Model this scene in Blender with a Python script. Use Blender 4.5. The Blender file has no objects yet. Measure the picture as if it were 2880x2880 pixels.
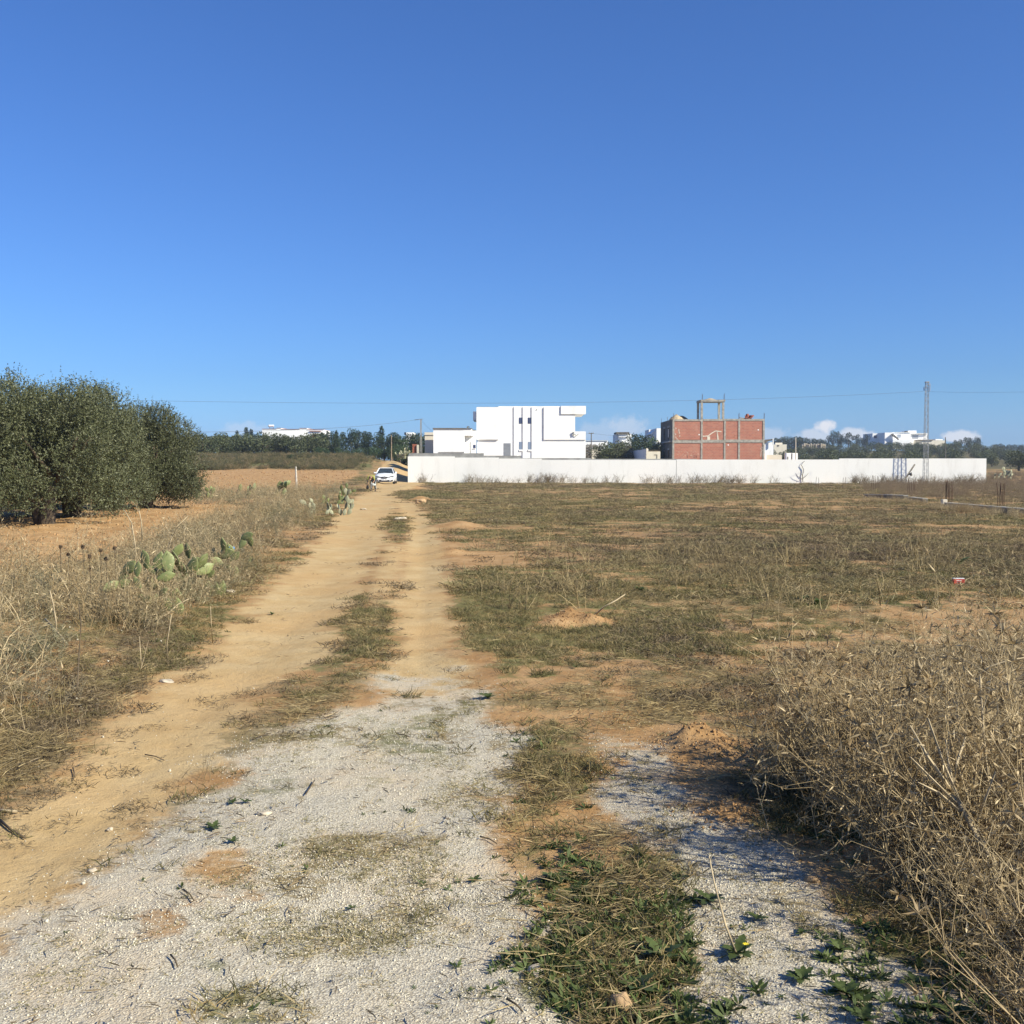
import bpy, math, random
import numpy as np
from mathutils import Vector, Matrix, Euler

random.seed(7)
RNG = np.random.default_rng(11)
SC = bpy.context.scene
COL = SC.collection
R = math.radians

# ------------------------------------------------------------------ camera
F = 3000.0            # focal length in pixels of the 2880 px photograph
PITCH = math.atan(128.0 / F)
CAM_H = 1.6
cam_d = bpy.data.cameras.new('camera')
cam = bpy.data.objects.new('camera', cam_d)
COL.objects.link(cam)
cam.location = (0, 0, CAM_H)
cam.rotation_euler = (R(90) - PITCH, 0, 0)
cam_d.sensor_width = 36
cam_d.sensor_height = 36
cam_d.lens = 36 * F / 2880
cam_d.clip_start = 0.05
cam_d.clip_end = 20000
SC.camera = cam

# ------------------------------------------------------------------ light
SUN_EL, SUN_AZ = R(34.5), R(60.5)          # azimuth measured from straight behind the camera towards the right
SUN_DIR = Vector((math.sin(SUN_AZ) * math.cos(SUN_EL), -math.cos(SUN_AZ) * math.cos(SUN_EL), math.sin(SUN_EL)))
sun_d = bpy.data.lights.new('sun', 'SUN')
sun_d.energy = 5.0
sun_d.angle = R(0.53)
sun_d.color = (1.0, 0.925, 0.745)
sun = bpy.data.objects.new('sun', sun_d)
COL.objects.link(sun)
sun.location = (60, -40, 60)
sun.rotation_euler = SUN_DIR.to_track_quat('Z', 'Y').to_euler()

SC.view_settings.view_transform = 'Standard'
SC.view_settings.look = 'None'
SC.view_settings.gamma = 1
SC.view_settings.exposure = 0.72
SC.view_settings.use_curve_mapping = False

world = bpy.data.worlds.new('World')
SC.world = world
world.use_nodes = True
wn, wl = world.node_tree.nodes, world.node_tree.links
wn.clear()
w_out = wn.new('ShaderNodeOutputWorld')
w_bg = wn.new('ShaderNodeBackground')
w_bg.inputs['Strength'].default_value = 0.0775
sky = wn.new('ShaderNodeTexSky')
sky.sky_type = 'NISHITA'
sky.sun_disc = False
sky.sun_elevation = SUN_EL
sky.sun_rotation = math.atan2(SUN_DIR.x, SUN_DIR.y)
sky.altitude = 0
sky.air_density = 1.0
sky.dust_density = 0.6
sky.ozone_density = 3.0


def wmath(op, a, b=None, c=None):
    n = wn.new('ShaderNodeMath')
    n.operation = op
    for i, v in enumerate((a, b, c)):
        if v is None:
            continue
        if isinstance(v, (int, float)):
            n.inputs[i].default_value = v
        else:
            wl.new(v, n.inputs[i])
    return n.outputs[0]


tc = wn.new('ShaderNodeTexCoord')
sep = wn.new('ShaderNodeSeparateXYZ')
wl.new(tc.outputs['Generated'], sep.inputs[0])
wy = wmath('MAXIMUM', sep.outputs['Y'], 0.02)
wu = wmath('DIVIDE', sep.outputs['X'], wy)
wv = wmath('DIVIDE', sep.outputs['Z'], wy)
nz = wn.new('ShaderNodeTexNoise')
nz.inputs['Scale'].default_value = 70
nz.inputs['Detail'].default_value = 7
nz.inputs['Roughness'].default_value = 0.62
wl.new(tc.outputs['Generated'], nz.inputs['Vector'])
nzv = wmath('SUBTRACT', nz.outputs['Fac'], 0.5)
total = None
# azimuth/elevation (as tangents) of the small fair-weather clouds low over the hill
for (u, v, ru, rv, s) in [((2316 - 1440) / F, 112 / F, 34 / F, 24 / F, 1.0), ((2285 - 1440) / F, 88 / F, 55 / F, 22 / F, .6),
                          ((2405 - 1440) / F, 90 / F, 55 / F, 20 / F, .75), ((2700 - 1440) / F, 84 / F, 58 / F, 18 / F, .8),
                          ((1762 - 1440) / F, 108 / F, 60 / F, 34 / F, .42), ((1690 - 1440) / F, 92 / F, 110 / F, 40 / F, .25),
                          ((2165 - 1440) / F, 88 / F, 60 / F, 26 / F, .35),
                          ((690 - 1440) / F, 105 / F, 60 / F, 24 / F, .28),
                          (0.95, 90 / F, 0.05, 0.012, .7), (1.25, 110 / F, 0.07, 0.02, .7), (-0.85, 100 / F, 0.06, 0.014, .5)]:
    du = wmath('DIVIDE', wmath('SUBTRACT', wu, u), ru)
    dv = wmath('DIVIDE', wmath('SUBTRACT', wv, v), rv)
    d = wmath('SQRT', wmath('ADD', wmath('MULTIPLY', du, du), wmath('MULTIPLY', dv, dv)))
    d = wmath('ADD', d, wmath('MULTIPLY', nzv, 2.2))
    m = wn.new('ShaderNodeMapRange')
    m.interpolation_type = 'SMOOTHSTEP'
    m.inputs['From Min'].default_value = 1.15
    m.inputs['From Max'].default_value = 0.45
    m.inputs['To Max'].default_value = s
    wl.new(d, m.inputs['Value'])
    total = m.outputs[0] if total is None else wmath('MAXIMUM', total, m.outputs[0])
hs = wn.new('ShaderNodeHueSaturation')
hs.inputs['Saturation'].default_value = 1.0
hs.inputs['Value'].default_value = 1.0
tint = wn.new('ShaderNodeValToRGB')          # clearer, bluer air than the model's default, paler towards the horizon
tint.color_ramp.elements[0].position = 0.0
tint.color_ramp.elements[0].color = (.58, .94, 1.0, 1)
tint.color_ramp.elements[1].position = 1.0
tint.color_ramp.elements[1].color = (.44, .71, 1.0, 1)
e = tint.color_ramp.elements.new(.3)
e.color = (.485, .785, 1.0, 1)
wl.new(wmath('MULTIPLY', wmath('MAXIMUM', sep.outputs['Z'], 0.0), 12.0), tint.inputs[0])
blue = wmath('ADD', 1.17, wmath('MULTIPLY', wmath('POWER', wmath('SUBTRACT', 1.0, wmath('MINIMUM', wmath('MULTIPLY', wmath('MAXIMUM', sep.outputs['Z'], 0.0), 11.0), 1.0)), 2.0), .62))
comb = wn.new('ShaderNodeCombineColor')
tsep = wn.new('ShaderNodeSeparateColor')
ssep = wn.new('ShaderNodeSeparateColor')
wl.new(tint.outputs[0], tsep.inputs[0])
wl.new(sky.outputs[0], ssep.inputs[0])
wl.new(wmath('MULTIPLY', ssep.outputs[0], tsep.outputs[0]), comb.inputs[0])
wl.new(wmath('MULTIPLY', ssep.outputs[1], tsep.outputs[1]), comb.inputs[1])
wl.new(wmath('MULTIPLY', ssep.outputs[2], blue), comb.inputs[2])
wl.new(comb.outputs[0], hs.inputs['Color'])
cmix = wn.new('ShaderNodeMix')
cmix.data_type = 'RGBA'
wl.new(total, cmix.inputs[0])
wl.new(hs.outputs[0], cmix.inputs[6])
cmix.inputs[7].default_value = (6.4, 6.6, 7.2, 1)
wl.new(cmix.outputs[2], w_bg.inputs['Color'])
wl.new(w_bg.outputs[0], w_out.inputs['Surface'])

# ------------------------------------------------------------------ geometry maths
CP, SP = math.cos(PITCH), math.sin(PITCH)


def pix(x, y, z):
    """world point -> position in the photograph (numpy friendly)"""
    dep = y * CP - (z - CAM_H) * SP
    dep = np.maximum(dep, 0.05)
    up = y * SP + (z - CAM_H) * CP
    return 1440 + F * x / dep, 1440 - F * up / dep


def ray(px, py):
    a, b = (px - 1440) / F, (py - 1440) / F
    return a, CP - b * SP, -SP - b * CP


def P(px, py, Y):
    """the point seen at (px,py) that stands Y metres in front of the camera"""
    x, y, z = ray(px, py)
    t = Y / y
    return Vector((x * t, Y, CAM_H + z * t))


def X(px, Y):
    return P(px, 1312, Y).x


def Z(py, Y):
    return P(1440, py, Y).z


def _hash(ix, iy, seed):
    n = (ix.astype(np.int64) * 374761393 + iy.astype(np.int64) * 668265263 + seed * 974634777) & 0x7fffffff
    n = ((n ^ (n >> 13)) * 1274126177) & 0x7fffffff
    return ((n ^ (n >> 16)) & 0xffff) / 65535.0


def vnoise(x, y, seed=0):
    x = np.asarray(x, float)
    y = np.asarray(y, float)
    ix, iy = np.floor(x), np.floor(y)
    fx, fy = x - ix, y - iy
    fx = fx * fx * (3 - 2 * fx)
    fy = fy * fy * (3 - 2 * fy)
    a, b = _hash(ix, iy, seed), _hash(ix + 1, iy, seed)
    c, d = _hash(ix, iy + 1, seed), _hash(ix + 1, iy + 1, seed)
    return (a + (b - a) * fx) * (1 - fy) + (c + (d - c) * fx) * fy


def fbm(x, y, s, o=4, seed=0):
    """0..1, feature size s metres"""
    t, amp, tot = 0, 1.0, 0
    for k in range(o):
        t = t + amp * vnoise(x / s * 2 ** k + 17.3 * k, y / s * 2 ** k - 9.1 * k, seed + k)
        tot += amp
        amp *= 0.55
    return t / tot


def sstep(a, b, x):
    t = np.clip((x - a) / (b - a), 0, 1)
    return t * t * (3 - 2 * t)


def poly_dist(px, py, poly):
    """signed distance to polygon in photograph pixels (positive inside)"""
    px = np.asarray(px, float)
    py = np.asarray(py, float)
    inside = np.zeros(px.shape, bool)
    best = np.full(px.shape, 1e9)
    n = len(poly)
    for i in range(n):
        x1, y1 = poly[i]
        x2, y2 = poly[(i + 1) % n]
        cond = ((y1 > py) != (y2 > py)) & (px < (x2 - x1) * (py - y1) / ((y2 - y1) or 1e-9) + x1)
        inside ^= cond
        dx, dy = x2 - x1, y2 - y1
        t = np.clip(((px - x1) * dx + (py - y1) * dy) / (dx * dx + dy * dy + 1e-9), 0, 1)
        d = np.hypot(px - x1 - t * dx, py - y1 - t * dy)
        best = np.minimum(best, d)
    return np.where(inside, best, -best)


# outlines measured on the ground
SAND_A = [(-400, 2850), (-200, 2560), (-20, 2380), (160, 2210), (310, 2060), (450, 1940), (570, 1820), (680, 1710), (830, 1600),
          (910, 1500), (960, 1430), (1010, 1395), (1050, 1378), (1108, 1372), (1110, 1400), (1105, 1460), (1060, 1560), (1000, 1660),
          (950, 1760), (900, 1850), (800, 1940), (720, 2020), (600, 2140), (480, 2270), (300, 2440), (0, 2650), (-400, 3000)]
SAND_B = [(1100, 1395), (1160, 1412), (1205, 1450), (1245, 1550), (1272, 1700), (1285, 1800), (1305, 1900), (1300, 1990), (1060, 1990),
          (1078, 1850), (1098, 1720), (1128, 1620), (1140, 1520), (1130, 1440)]
SAND_C = [(1100, 1395), (1130, 1440), (1150, 1500), (1140, 1600), (1110, 1690), (1040, 1690), (1030, 1650), (1060, 1580), (1098, 1460)]
ROAD_UP = [(1050, 1385), (1112, 1385), (1200, 1360), (1200, 1285), (1090, 1285), (1072, 1320), (1056, 1345)]
GRAV_A = [(-400, 3050), (60, 2660), (220, 2530), (400, 2390), (590, 2240), (710, 2150), (850, 2080), (930, 2020), (975, 1975),
          (1080, 1925), (1270, 1930), (1330, 1990), (1340, 2050), (1440, 2110), (1430, 2200), (1380, 2250), (1470, 2400),
          (1500, 2550), (1540, 2700), (1620, 2880), (1700, 3300), (1700, 5000), (-3000, 5000)]
GRAV_B = [(1700, 2120), (1850, 2130), (1960, 2230), (2080, 2290), (2300, 2450), (2450, 2600), (2600, 2750), (2750, 2880),
          (3000, 3400), (2400, 4500), (2000, 3400), (1850, 2880), (1900, 2700), (1850, 2550), (1820, 2400), (1720, 2300), (1680, 2200)]
PLOUGH_A = [(300, 1322), (540, 1321), (700, 1318), (1000, 1324), (1010, 1335), (970, 1352), (955, 1378), (540, 1378), (200, 1380), (200, 1330)]
PLOUGH_B = [(-1500, 1375), (300, 1378), (520, 1385), (560, 1418), (700, 1418), (690, 1450), (600, 1470), (520, 1490), (420, 1520), (250, 1570),
            (0, 1640), (-500, 1800), (-1500, 2000)]
BANK = [(-600, 1850), (-200, 1690), (0, 1640), (250, 1580), (420, 1520), (560, 1468), (700, 1427), (850, 1385), (1000, 1368), (1025, 1372),
        (950, 1405), (860, 1480), (730, 1580), (590, 1690), (490, 1790), (380, 1900), (250, 2010), (110, 2130), (-40, 2270), (-400, 2600)]
STRIP = [(530, 1386), (700, 1378), (1000, 1350), (1040, 1360), (1000, 1385), (850, 1400), (700, 1420), (560, 1415)]
SCRUB = [(2430, 1362), (2780, 1345), (2780, 1312), (3300, 1310), (3300, 1460), (2880, 1432), (2650, 1412), (2430, 1392)]


def z440(u):
    return np.interp(u, [0.1, .24, .30, .34, .42, .45, .48, .6, 1.2], [3, 6.0, 7.4, 8.0, 8.3, 7.0, 4.4, 3.0, 3.0])


def H0(x, y):
    """large shapes of the land"""
    x = np.asarray(x, float)
    y = np.asarray(y, float)
    u = x / np.maximum(y, 1.0)
    hl = np.interp(y, [0, 78, 90, 120, 150, 200, 300, 450, 900, 5000], [0, 0, .25, 1.2, 2.9, 3.4, 5.5, 7, 8, 0])
    hr_ = np.interp(y, [0, 104, 120, 150, 600], [0, 0, 1.1, 2.4, 5])
    hc = np.interp(y, [0, 104, 130, 150, 220, 330, 600, 900, 5000], [0, 0, 1.0, 1.5, 1.8, 3.2, 5, 5, 0])
    zt = z440(u)
    hr = np.where(y < 220, np.interp(y, [0, 110, 160, 220], [0, 0.0, .8, 1.5]),
                  1.5 + (zt - 1.5) * sstep(215, 450, y))
    hr = np.where(y > 500, hr * np.interp(y, [500, 1500, 5000], [1, .4, 0]), hr)
    wl_ = sstep(-0.118, -0.14, u)
    wrd = sstep(-0.095, -0.112, u)
    wr = sstep(.22, .27, u)
    h = hc * (1 - wr) + hr * wr
    h = h * (1 - wrd) + hr_ * wrd
    h = h * (1 - wl_) + hl * wl_
    return h


MOUNDS = []   # x, y, radius, height


def H(x, y):
    x = np.asarray(x, float)
    y = np.asarray(y, float)
    h = H0(x, y)
    r = np.hypot(x, y)
    px, py = pix(x, np.maximum(y, .3), h)
    front = y > .5
    near = np.interp(r, [2, 60, 110, 140], [1, 1, .6, 0])
    h = h + (fbm(x, y, 2.6, 3, 3) - .5) * .10 * near
    h = h + (fbm(x, y, .45, 3, 9) - .5) * .030 * np.interp(r, [2, 25, 60], [1, 1, 0])
    ds = np.where(front, np.maximum(poly_dist(px, py, SAND_A), poly_dist(px, py, SAND_B)), -500)
    wr = np.clip(r / 6, .6, 6)
    sc = np.clip(F / np.maximum(y, .5), 20, 3000)
    h = h - .045 * sstep(-.25, .55, ds / sc) * near
    db = np.where(front, poly_dist(px, py, BANK), -500)
    h = h + .10 * sstep(-.1, .7, db / sc) * near
    dp = np.where(front, np.maximum(poly_dist(px, py, PLOUGH_A), poly_dist(px, py, PLOUGH_B)), -500)
    h = h + sstep(0, 8, dp) * ((fbm(x, y, .7, 3, 21) - .4) * .16 + .03 * np.sin(y * 7 + 2 * fbm(x, y, 3, 2, 5)))
    for (mx, my, mr, mh) in MOUNDS:
        d = np.hypot(x - mx, (y - my)) / mr
        h = h + mh * np.exp(-d * d * 1.6) * (0.35 + 1.3 * fbm(x, y, .09 + mr * .12, 4, 77))
    return h


def G(px, py):
    """where the line of sight through (px,py) meets the land"""
    dx, dy, dz = ray(px, py)
    t = np.geomspace(1.5, 900, 1500)
    x, y, z = dx * t, dy * t, CAM_H + dz * t
    below = z < H0(x, y)
    if not below.any():
        k = 1400
    else:
        k = int(np.argmax(below))
    tt = t[k]
    x, y = dx * tt, dy * tt
    if tt < 60:
        for _ in range(6):
            z = float(H(np.array([x]), np.array([y]))[0])
            if dz < -0.01:
                tt = (z - CAM_H) / dz
                x, y = dx * tt, dy * tt
    return Vector((x, y, float(H(np.array([x]), np.array([y]))[0])))


for (mpx, mpy, mr, mh) in [(1600, 1745, .22, .10), (1560, 1755, .18, .06), (1672, 1752, .20, .09), (1955, 2098, .24, .10), (2040, 2115, .20, .05), (2040, 2290, .14, .05),
                           (1180, 1406, .55, .20), (2480, 2420, .2, .07), (1260, 1560, .5, .10), (1290, 1480, .8, .12), (1150, 1376, 1.4, .25)]:
    g = G(mpx, mpy)
    MOUNDS.append((g.x, g.y, mr, mh))


def on(x, y, dz=0.0):
    return Vector((x, y, float(H(np.array([x]), np.array([y]))[0]) + dz))


# ------------------------------------------------------------------ materials
def new_mat(name):
    m = bpy.data.materials.new(name)
    m.use_nodes = True
    nt = m.node_tree
    b = nt.nodes['Principled BSDF']
    return m, nt, b


def nd(nt, t, **kw):
    n = nt.nodes.new(t)
    for k, v in kw.items():
        if k.startswith('_'):
            setattr(n, k[1:], v)
        else:
            n.inputs[k.replace('_', ' ')].default_value = v
    return n


def mixc(nt, fac, a, b):
    n = nt.nodes.new('ShaderNodeMix')
    n.data_type = 'RGBA'
    for i, v in ((0, fac), (6, a), (7, b)):
        if isinstance(v, (int, float)):
            n.inputs[i].default_value = v
        elif isinstance(v, tuple):
            n.inputs[i].default_value = (*v, 1) if len(v) == 3 else v
        else:
            nt.links.new(v, n.inputs[i])
    return n.outputs[2]


def mth(nt, op, a, b=None, c=None, clamp=False):
    n = nt.nodes.new('ShaderNodeMath')
    n.operation = op
    n.use_clamp = clamp
    for i, v in enumerate((a, b, c)):
        if v is None:
            continue
        if isinstance(v, (int, float)):
            n.inputs[i].default_value = v
        else:
            nt.links.new(v, n.inputs[i])
    return n.outputs[0]


def noise(nt, scale, detail=4, rough=.6, vec=None, dist=0):
    n = nd(nt, 'ShaderNodeTexNoise', Scale=scale, Detail=detail, Roughness=rough, Distortion=dist)
    if vec is None:
        c = nt.nodes.get('geo') or nt.nodes.new('ShaderNodeTexCoord')
        c.name = 'geo'
        vec = c.outputs['Object']
    nt.links.new(vec, n.inputs['Vector'])
    return n.outputs['Fac']


def mrange(nt, v, a, b, c=0.0, d=1.0, smooth=True):
    n = nt.nodes.new('ShaderNodeMapRange')
    if smooth:
        n.interpolation_type = 'SMOOTHSTEP'
    n.inputs['From Min'].default_value = a
    n.inputs['From Max'].default_value = b
    n.inputs['To Min'].default_value = c
    n.inputs['To Max'].default_value = d
    nt.links.new(v, n.inputs['Value'])
    return n.outputs[0]


def bump(nt, b, h, dist=.01, strength=.6):
    n = nd(nt, 'ShaderNodeBump', Distance=dist, Strength=strength)
    nt.links.new(h, n.inputs['Height'])
    nt.links.new(n.outputs[0], b.inputs['Normal'])


def plain(name, c, rough=.7, var=.15, scale=3.0, c2=None, metallic=0, bmp=0, spec=.3, det=5):
    m, nt, b = new_mat(name)
    f = noise(nt, scale, det)
    c2 = c2 or tuple(v * (1 - var) for v in c)
    nt.links.new(mixc(nt, mrange(nt, f, .35, .65), c2, c), b.inputs['Base Color'])
    b.inputs['Roughness'].default_value = rough
    b.inputs['Metallic'].default_value = metallic
    b.inputs['Specular IOR Level'].default_value = spec
    if bmp:
        bump(nt, b, noise(nt, scale * 6, 4), bmp)
    return m


def leafy(name, c1, c2, rnd=.25, trans=.25, c3=None, rough=.55, spec=.25):
    """thin plant matter: colour between c1 and c2 by the vertex value 'tint', varied from one clump to the next"""
    m, nt, b = new_mat(name)
    a = nt.nodes.new('ShaderNodeAttribute')
    a.attribute_name = 'tint'
    oi = nt.nodes.new('ShaderNodeObjectInfo')
    col = mixc(nt, a.outputs['Fac'], c1, c2)
    if c3:
        col = mixc(nt, mrange(nt, oi.outputs['Random'], .45, 1.0), col, c3)
    hsv = nt.nodes.new('ShaderNodeHueSaturation')
    nt.links.new(col, hsv.inputs['Color'])
    nt.links.new(mrange(nt, oi.outputs['Random'], 0, 1, 1 - rnd, 1 + rnd, False), hsv.inputs['Value'])
    nt.links.new(hsv.outputs[0], b.inputs['Base Color'])
    b.inputs['Roughness'].default_value = rough
    b.inputs['Specular IOR Level'].default_value = spec
    if trans:
        tr = nt.nodes.new('ShaderNodeBsdfTranslucent')
        nt.links.new(hsv.outputs[0], tr.inputs['Color'])
        mx = nt.nodes.new('ShaderNodeMixShader')
        mx.inputs[0].default_value = trans
        out = nt.nodes['Material Output']
        nt.links.new(b.outputs[0], mx.inputs[1])
        nt.links.new(tr.outputs[0], mx.inputs[2])
        nt.links.new(mx.outputs[0], out.inputs['Surface'])
    return m


def ground_material():
    m, nt, b = new_mat('earth')

    def attr(n):
        a = nt.nodes.new('ShaderNodeAttribute')
        a.attribute_name = n
        return a.outputs['Fac']
    n_big = noise(nt, .35, 5, .6)
    n_mid = noise(nt, 2.2, 6, .65)
    n_fine = noise(nt, 14, 6, .7)
    n_grain = noise(nt, 90, 4, .7)
    n_spk = noise(nt, 260, 2, .6)
    # bare earth, orange to tan
    soil = mixc(nt, mrange(nt, n_mid, .35, .68), (.31, .178, .074), (.43, .28, .138))
    soil = mixc(nt, mrange(nt, n_fine, .35, .75, 0, .6), soil, (.36, .235, .12))
    # packed sand of the wheel tracks
    sand = mixc(nt, mrange(nt, n_mid, .3, .7), (.42, .295, .140), (.50, .375, .200))
    sand = mixc(nt, mrange(nt, n_big, .40, .62, 0, .5), sand, (.46, .29, .125))
    sand = mixc(nt, mrange(nt, n_grain, .45, .8, 0, .35), sand, (.36, .245, .125))
    # pale crushed stone
    vor = nd(nt, 'ShaderNodeTexVoronoi', Scale=120.0)
    nt.links.new(nt.nodes['geo'].outputs['Object'], vor.inputs['Vector'])
    sp = nt.nodes.new('ShaderNodeSeparateColor')
    nt.links.new(vor.outputs['Color'], sp.inputs[0])
    gcol = mixc(nt, sp.outputs[0], (.42, .385, .30), (.62, .575, .46))
    gcol = mixc(nt, mrange(nt, vor.outputs['Distance'], .35, .75, 0, .75), gcol, (.28, .24, .175))
    gdust = mixc(nt, mrange(nt, n_mid, .38, .60, .1, .9), gcol, (.53, .43, .295))
    grav = mixc(nt, mrange(nt, noise(nt, .9, 5, .65), .38, .66, .0, .95), gcol, gdust)
    # withered plant litter and low growth
    org = mixc(nt, mrange(nt, n_fine, .35, .7), (.115, .092, .042), (.27, .205, .100))
    org = mixc(nt, mrange(nt, n_spk, .5, .8, 0, .5), org, (.30, .24, .14))
    grn = mixc(nt, mrange(nt, n_fine, .3, .7), (.062, .074, .024), (.165, .165, .062))

    def edge(a, n, w=.16, k=.9):
        v = mth(nt, 'ADD', attr(a), mth(nt, 'MULTIPLY', mth(nt, 'SUBTRACT', n, .5), k))
        return mrange(nt, v, .5 - w, .5 + w)
    nedge = mth(nt, 'ADD', mth(nt, 'MULTIPLY', n_mid, .5), mth(nt, 'MULTIPLY', n_fine, .5))
    col = mixc(nt, edge('m_sand', nedge, .34, 1.4), soil, sand)
    col = mixc(nt, edge('m_gravel', nedge, .26, 1.9), col, grav)
    col = mixc(nt, mth(nt, 'MULTIPLY', edge('m_litter', nedge, .20, 2.6), .92), col, org)
    col = mixc(nt, mth(nt, 'MULTIPLY', edge('m_dark', nedge, .3, 2.4), .8), col, mixc(nt, mrange(nt, n_fine, .35, .7), (.062, .046, .030), (.165, .125, .080)))
    col = mixc(nt, mth(nt, 'MULTIPLY', edge('m_green', nedge, .24, 2.2), .85), col, grn)
    col = mixc(nt, mth(nt, 'MULTIPLY', attr('m_hill'), .95), col, mixc(nt, n_mid, (.05, .055, .028), (.15, .125, .065)))
    nt.links.new(col, b.inputs['Base Color'])
    b.inputs['Roughness'].default_value = .95
    b.inputs['Specular IOR Level'].default_value = .1
    h = mth(nt, 'ADD', mth(nt, 'MULTIPLY', n_fine, 1.0), mth(nt, 'MULTIPLY', n_grain, .35))
    h = mth(nt, 'ADD', h, mth(nt, 'MULTIPLY', mth(nt, 'MULTIPLY', edge('m_gravel', nedge), vor.outputs['Distance']), -.20))
    bump(nt, b, h, .02, .8)
    return m


M = {}
M['earth'] = ground_material()


def wall_white(name, base, dirt, amt=.5, scale=.6, streak=True):
    m, nt, b = new_mat(name)
    tcn = nt.nodes.new('ShaderNodeTexCoord')
    tcn.name = 'geo'
    mp = nt.nodes.new('ShaderNodeMapping')
    mp.inputs['Scale'].default_value = (1, 1, .22)
    nt.links.new(tcn.outputs['Object'], mp.inputs[0])
    f = noise(nt, scale * 2.2, 7, .65, mp.outputs[0])
    f2 = noise(nt, scale * .5, 5, .6)
    c = mixc(nt, mrange(nt, f, .5, .78, 0, amt), base, dirt)
    c = mixc(nt, mrange(nt, f2, .5, .75, 0, amt * .6), c, dirt)
    nt.links.new(c, b.inputs['Base Color'])
    b.inputs['Roughness'].default_value = .9
    b.inputs['Specular IOR Level'].default_value = .15
    bump(nt, b, noise(nt, 9, 5), .01, .4)
    return m


M['lime'] = wall_white('whitewashed plaster', (.88, .875, .825), (.60, .58, .52), .38, .5)
M['villa'] = wall_white('white painted render', (.86, .86, .84), (.60, .60, .58), .5)
M['annex'] = wall_white('chalky white render', (.82, .83, .82), (.62, .63, .63), .7)
M['cream'] = wall_white('cream render', (.66, .61, .50), (.45, .41, .33), .6)
M['concrete'] = plain('bare concrete', (.40, .38, .33), .9, .4, 2.5, bmp=.01)
M['conc_dark'] = plain('weathered and shaded dark concrete', (.17, .155, .13), .9, .4, 2.5, bmp=.01)  # also carries painted shade: foundation beam sides, left side of the brick building
M['coping'] = plain('grey coping mortar', (.33, .33, .31), .9, .3, 1.5)
M['steel'] = plain('galvanised steel', (.30, .31, .32), .55, .3, 5, metallic=.3)
M['rust'] = plain('rusty iron', (.13, .070, .042), .85, .45, 12, c2=(.06, .035, .025), metallic=.1)
M['wire'] = plain('dark wire', (.10, .11, .13), .6, .2, 2)
M['glass_dark'] = plain('dark blue glass', (.045, .060, .14), .12, .2, 1, spec=.6)
M['shutter'] = plain('grey roller shutter', (.30, .33, .38), .5, .12, 3)
M['shutter_blue'] = plain('pale blue shutter', (.28, .36, .50), .5, .12, 3)
M['black'] = plain('black plastic', (.02, .02, .022), .5, .2, 4)
M['rubber'] = plain('tyre rubber', (.022, .022, .022), .8, .2, 12)
M['bark'] = plain('olive bark', (.13, .10, .070), .9, .5, 9, bmp=.03)
M['pine_bark'] = plain('pale bark', (.26, .21, .15), .9, .4, 6, bmp=.03)
M['mound'] = plain('heaped sand', (.48, .38, .24), .95, .3, 3, bmp=.03)
M['stone'] = plain('pale stone', (.52, .45, .34), .9, .35, 14, bmp=.006)
M['stone_tan'] = plain('tan stone', (.46, .31, .17), .9, .35, 10, bmp=.01)
M['redbrick'] = plain('hollow red brick', (.42, .145, .090), .9, .35, 4)
M['post'] = plain('weathered whitewashed post', (.62, .58, .50), .9, .45, 9)
M['wood'] = plain('weathered pole wood', (.30, .235, .16), .9, .35, 6)
M['car_white'] = plain('white car paint', (.80, .82, .82), .22, .03, 1, spec=.6)
M['chrome'] = plain('chrome trim', (.62, .63, .65), .25, .05, 1, metallic=.8)
M['lamp'] = plain('headlamp lens', (.42, .47, .50), .15, .3, 20, spec=.7)
M['windscreen'] = plain('windscreen glass', (.035, .05, .06), .08, .2, 2, spec=.7)
M['plate'] = plain('number plate', (.75, .76, .76), .4, .05, 3)
M['skin'] = plain('skin', (.32, .19, .12), .6, .1, 20)
M['shirt'] = plain('yellow green cloth', (.36, .38, .10), .9, .25, 12)
M['trousers'] = plain('dark slate cloth', (.045, .055, .065), .9, .3, 12)
M['palecloth'] = plain('pale grey cloth', (.52, .54, .50), .9, .25, 12)
M['hair'] = plain('dark hair', (.02, .017, .014), .7, .3, 30)
M['blueplastic'] = plain('blue plastic film', (.06, .22, .55), .4, .2, 20)
M['redcard'] = plain('red printed card', (.62, .075, .055), .5, .15, 20)
M['redroof'] = plain('faded red trim', (.34, .13, .09), .9, .2, 3)
M['drystem'] = plain('dry plant stem', (.46, .37, .23), .8, .45, 9)
M['drystem_dark'] = plain('dark dry stem', (.12, .09, .055), .9, .4, 12)
M['head'] = plain('dry seed head', (.12, .085, .055), .95, .4, 60)
M['olive_leaf'] = leafy('olive leaves', (.026, .034, .009), (.170, .182, .098), .1, .12, rough=.45)
M['olive_far'] = leafy('far olive leaves', (.042, .056, .022), (.140, .158, .080), .22, .12)
M['pine_leaf'] = leafy('pine foliage', (.018, .034, .020), (.060, .088, .042), .18, .08)
M['bush_leaf'] = leafy('shrub leaves', (.030, .055, .026), (.09, .14, .06), .18, .15)
M['grey_bush'] = leafy('bare grey twigs', (.17, .15, .115), (.32, .29, .23), .2, .1)
M['grass'] = leafy('low grass blades', (.088, .086, .032), (.245, .212, .092), .3, .3, c3=(.28, .21, .10))
M['straw'] = leafy('dry straw', (.17, .125, .058), (.46, .365, .19), .3, .25)
M['fieldstraw'] = leafy('field straw', (.11, .082, .042), (.36, .28, .145), .35, .2, c3=(.17, .15, .07))
M['moss'] = leafy('creeping olive growth', (.13, .125, .050), (.34, .30, .150), .3, .2, c3=(.36, .29, .17))
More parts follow.
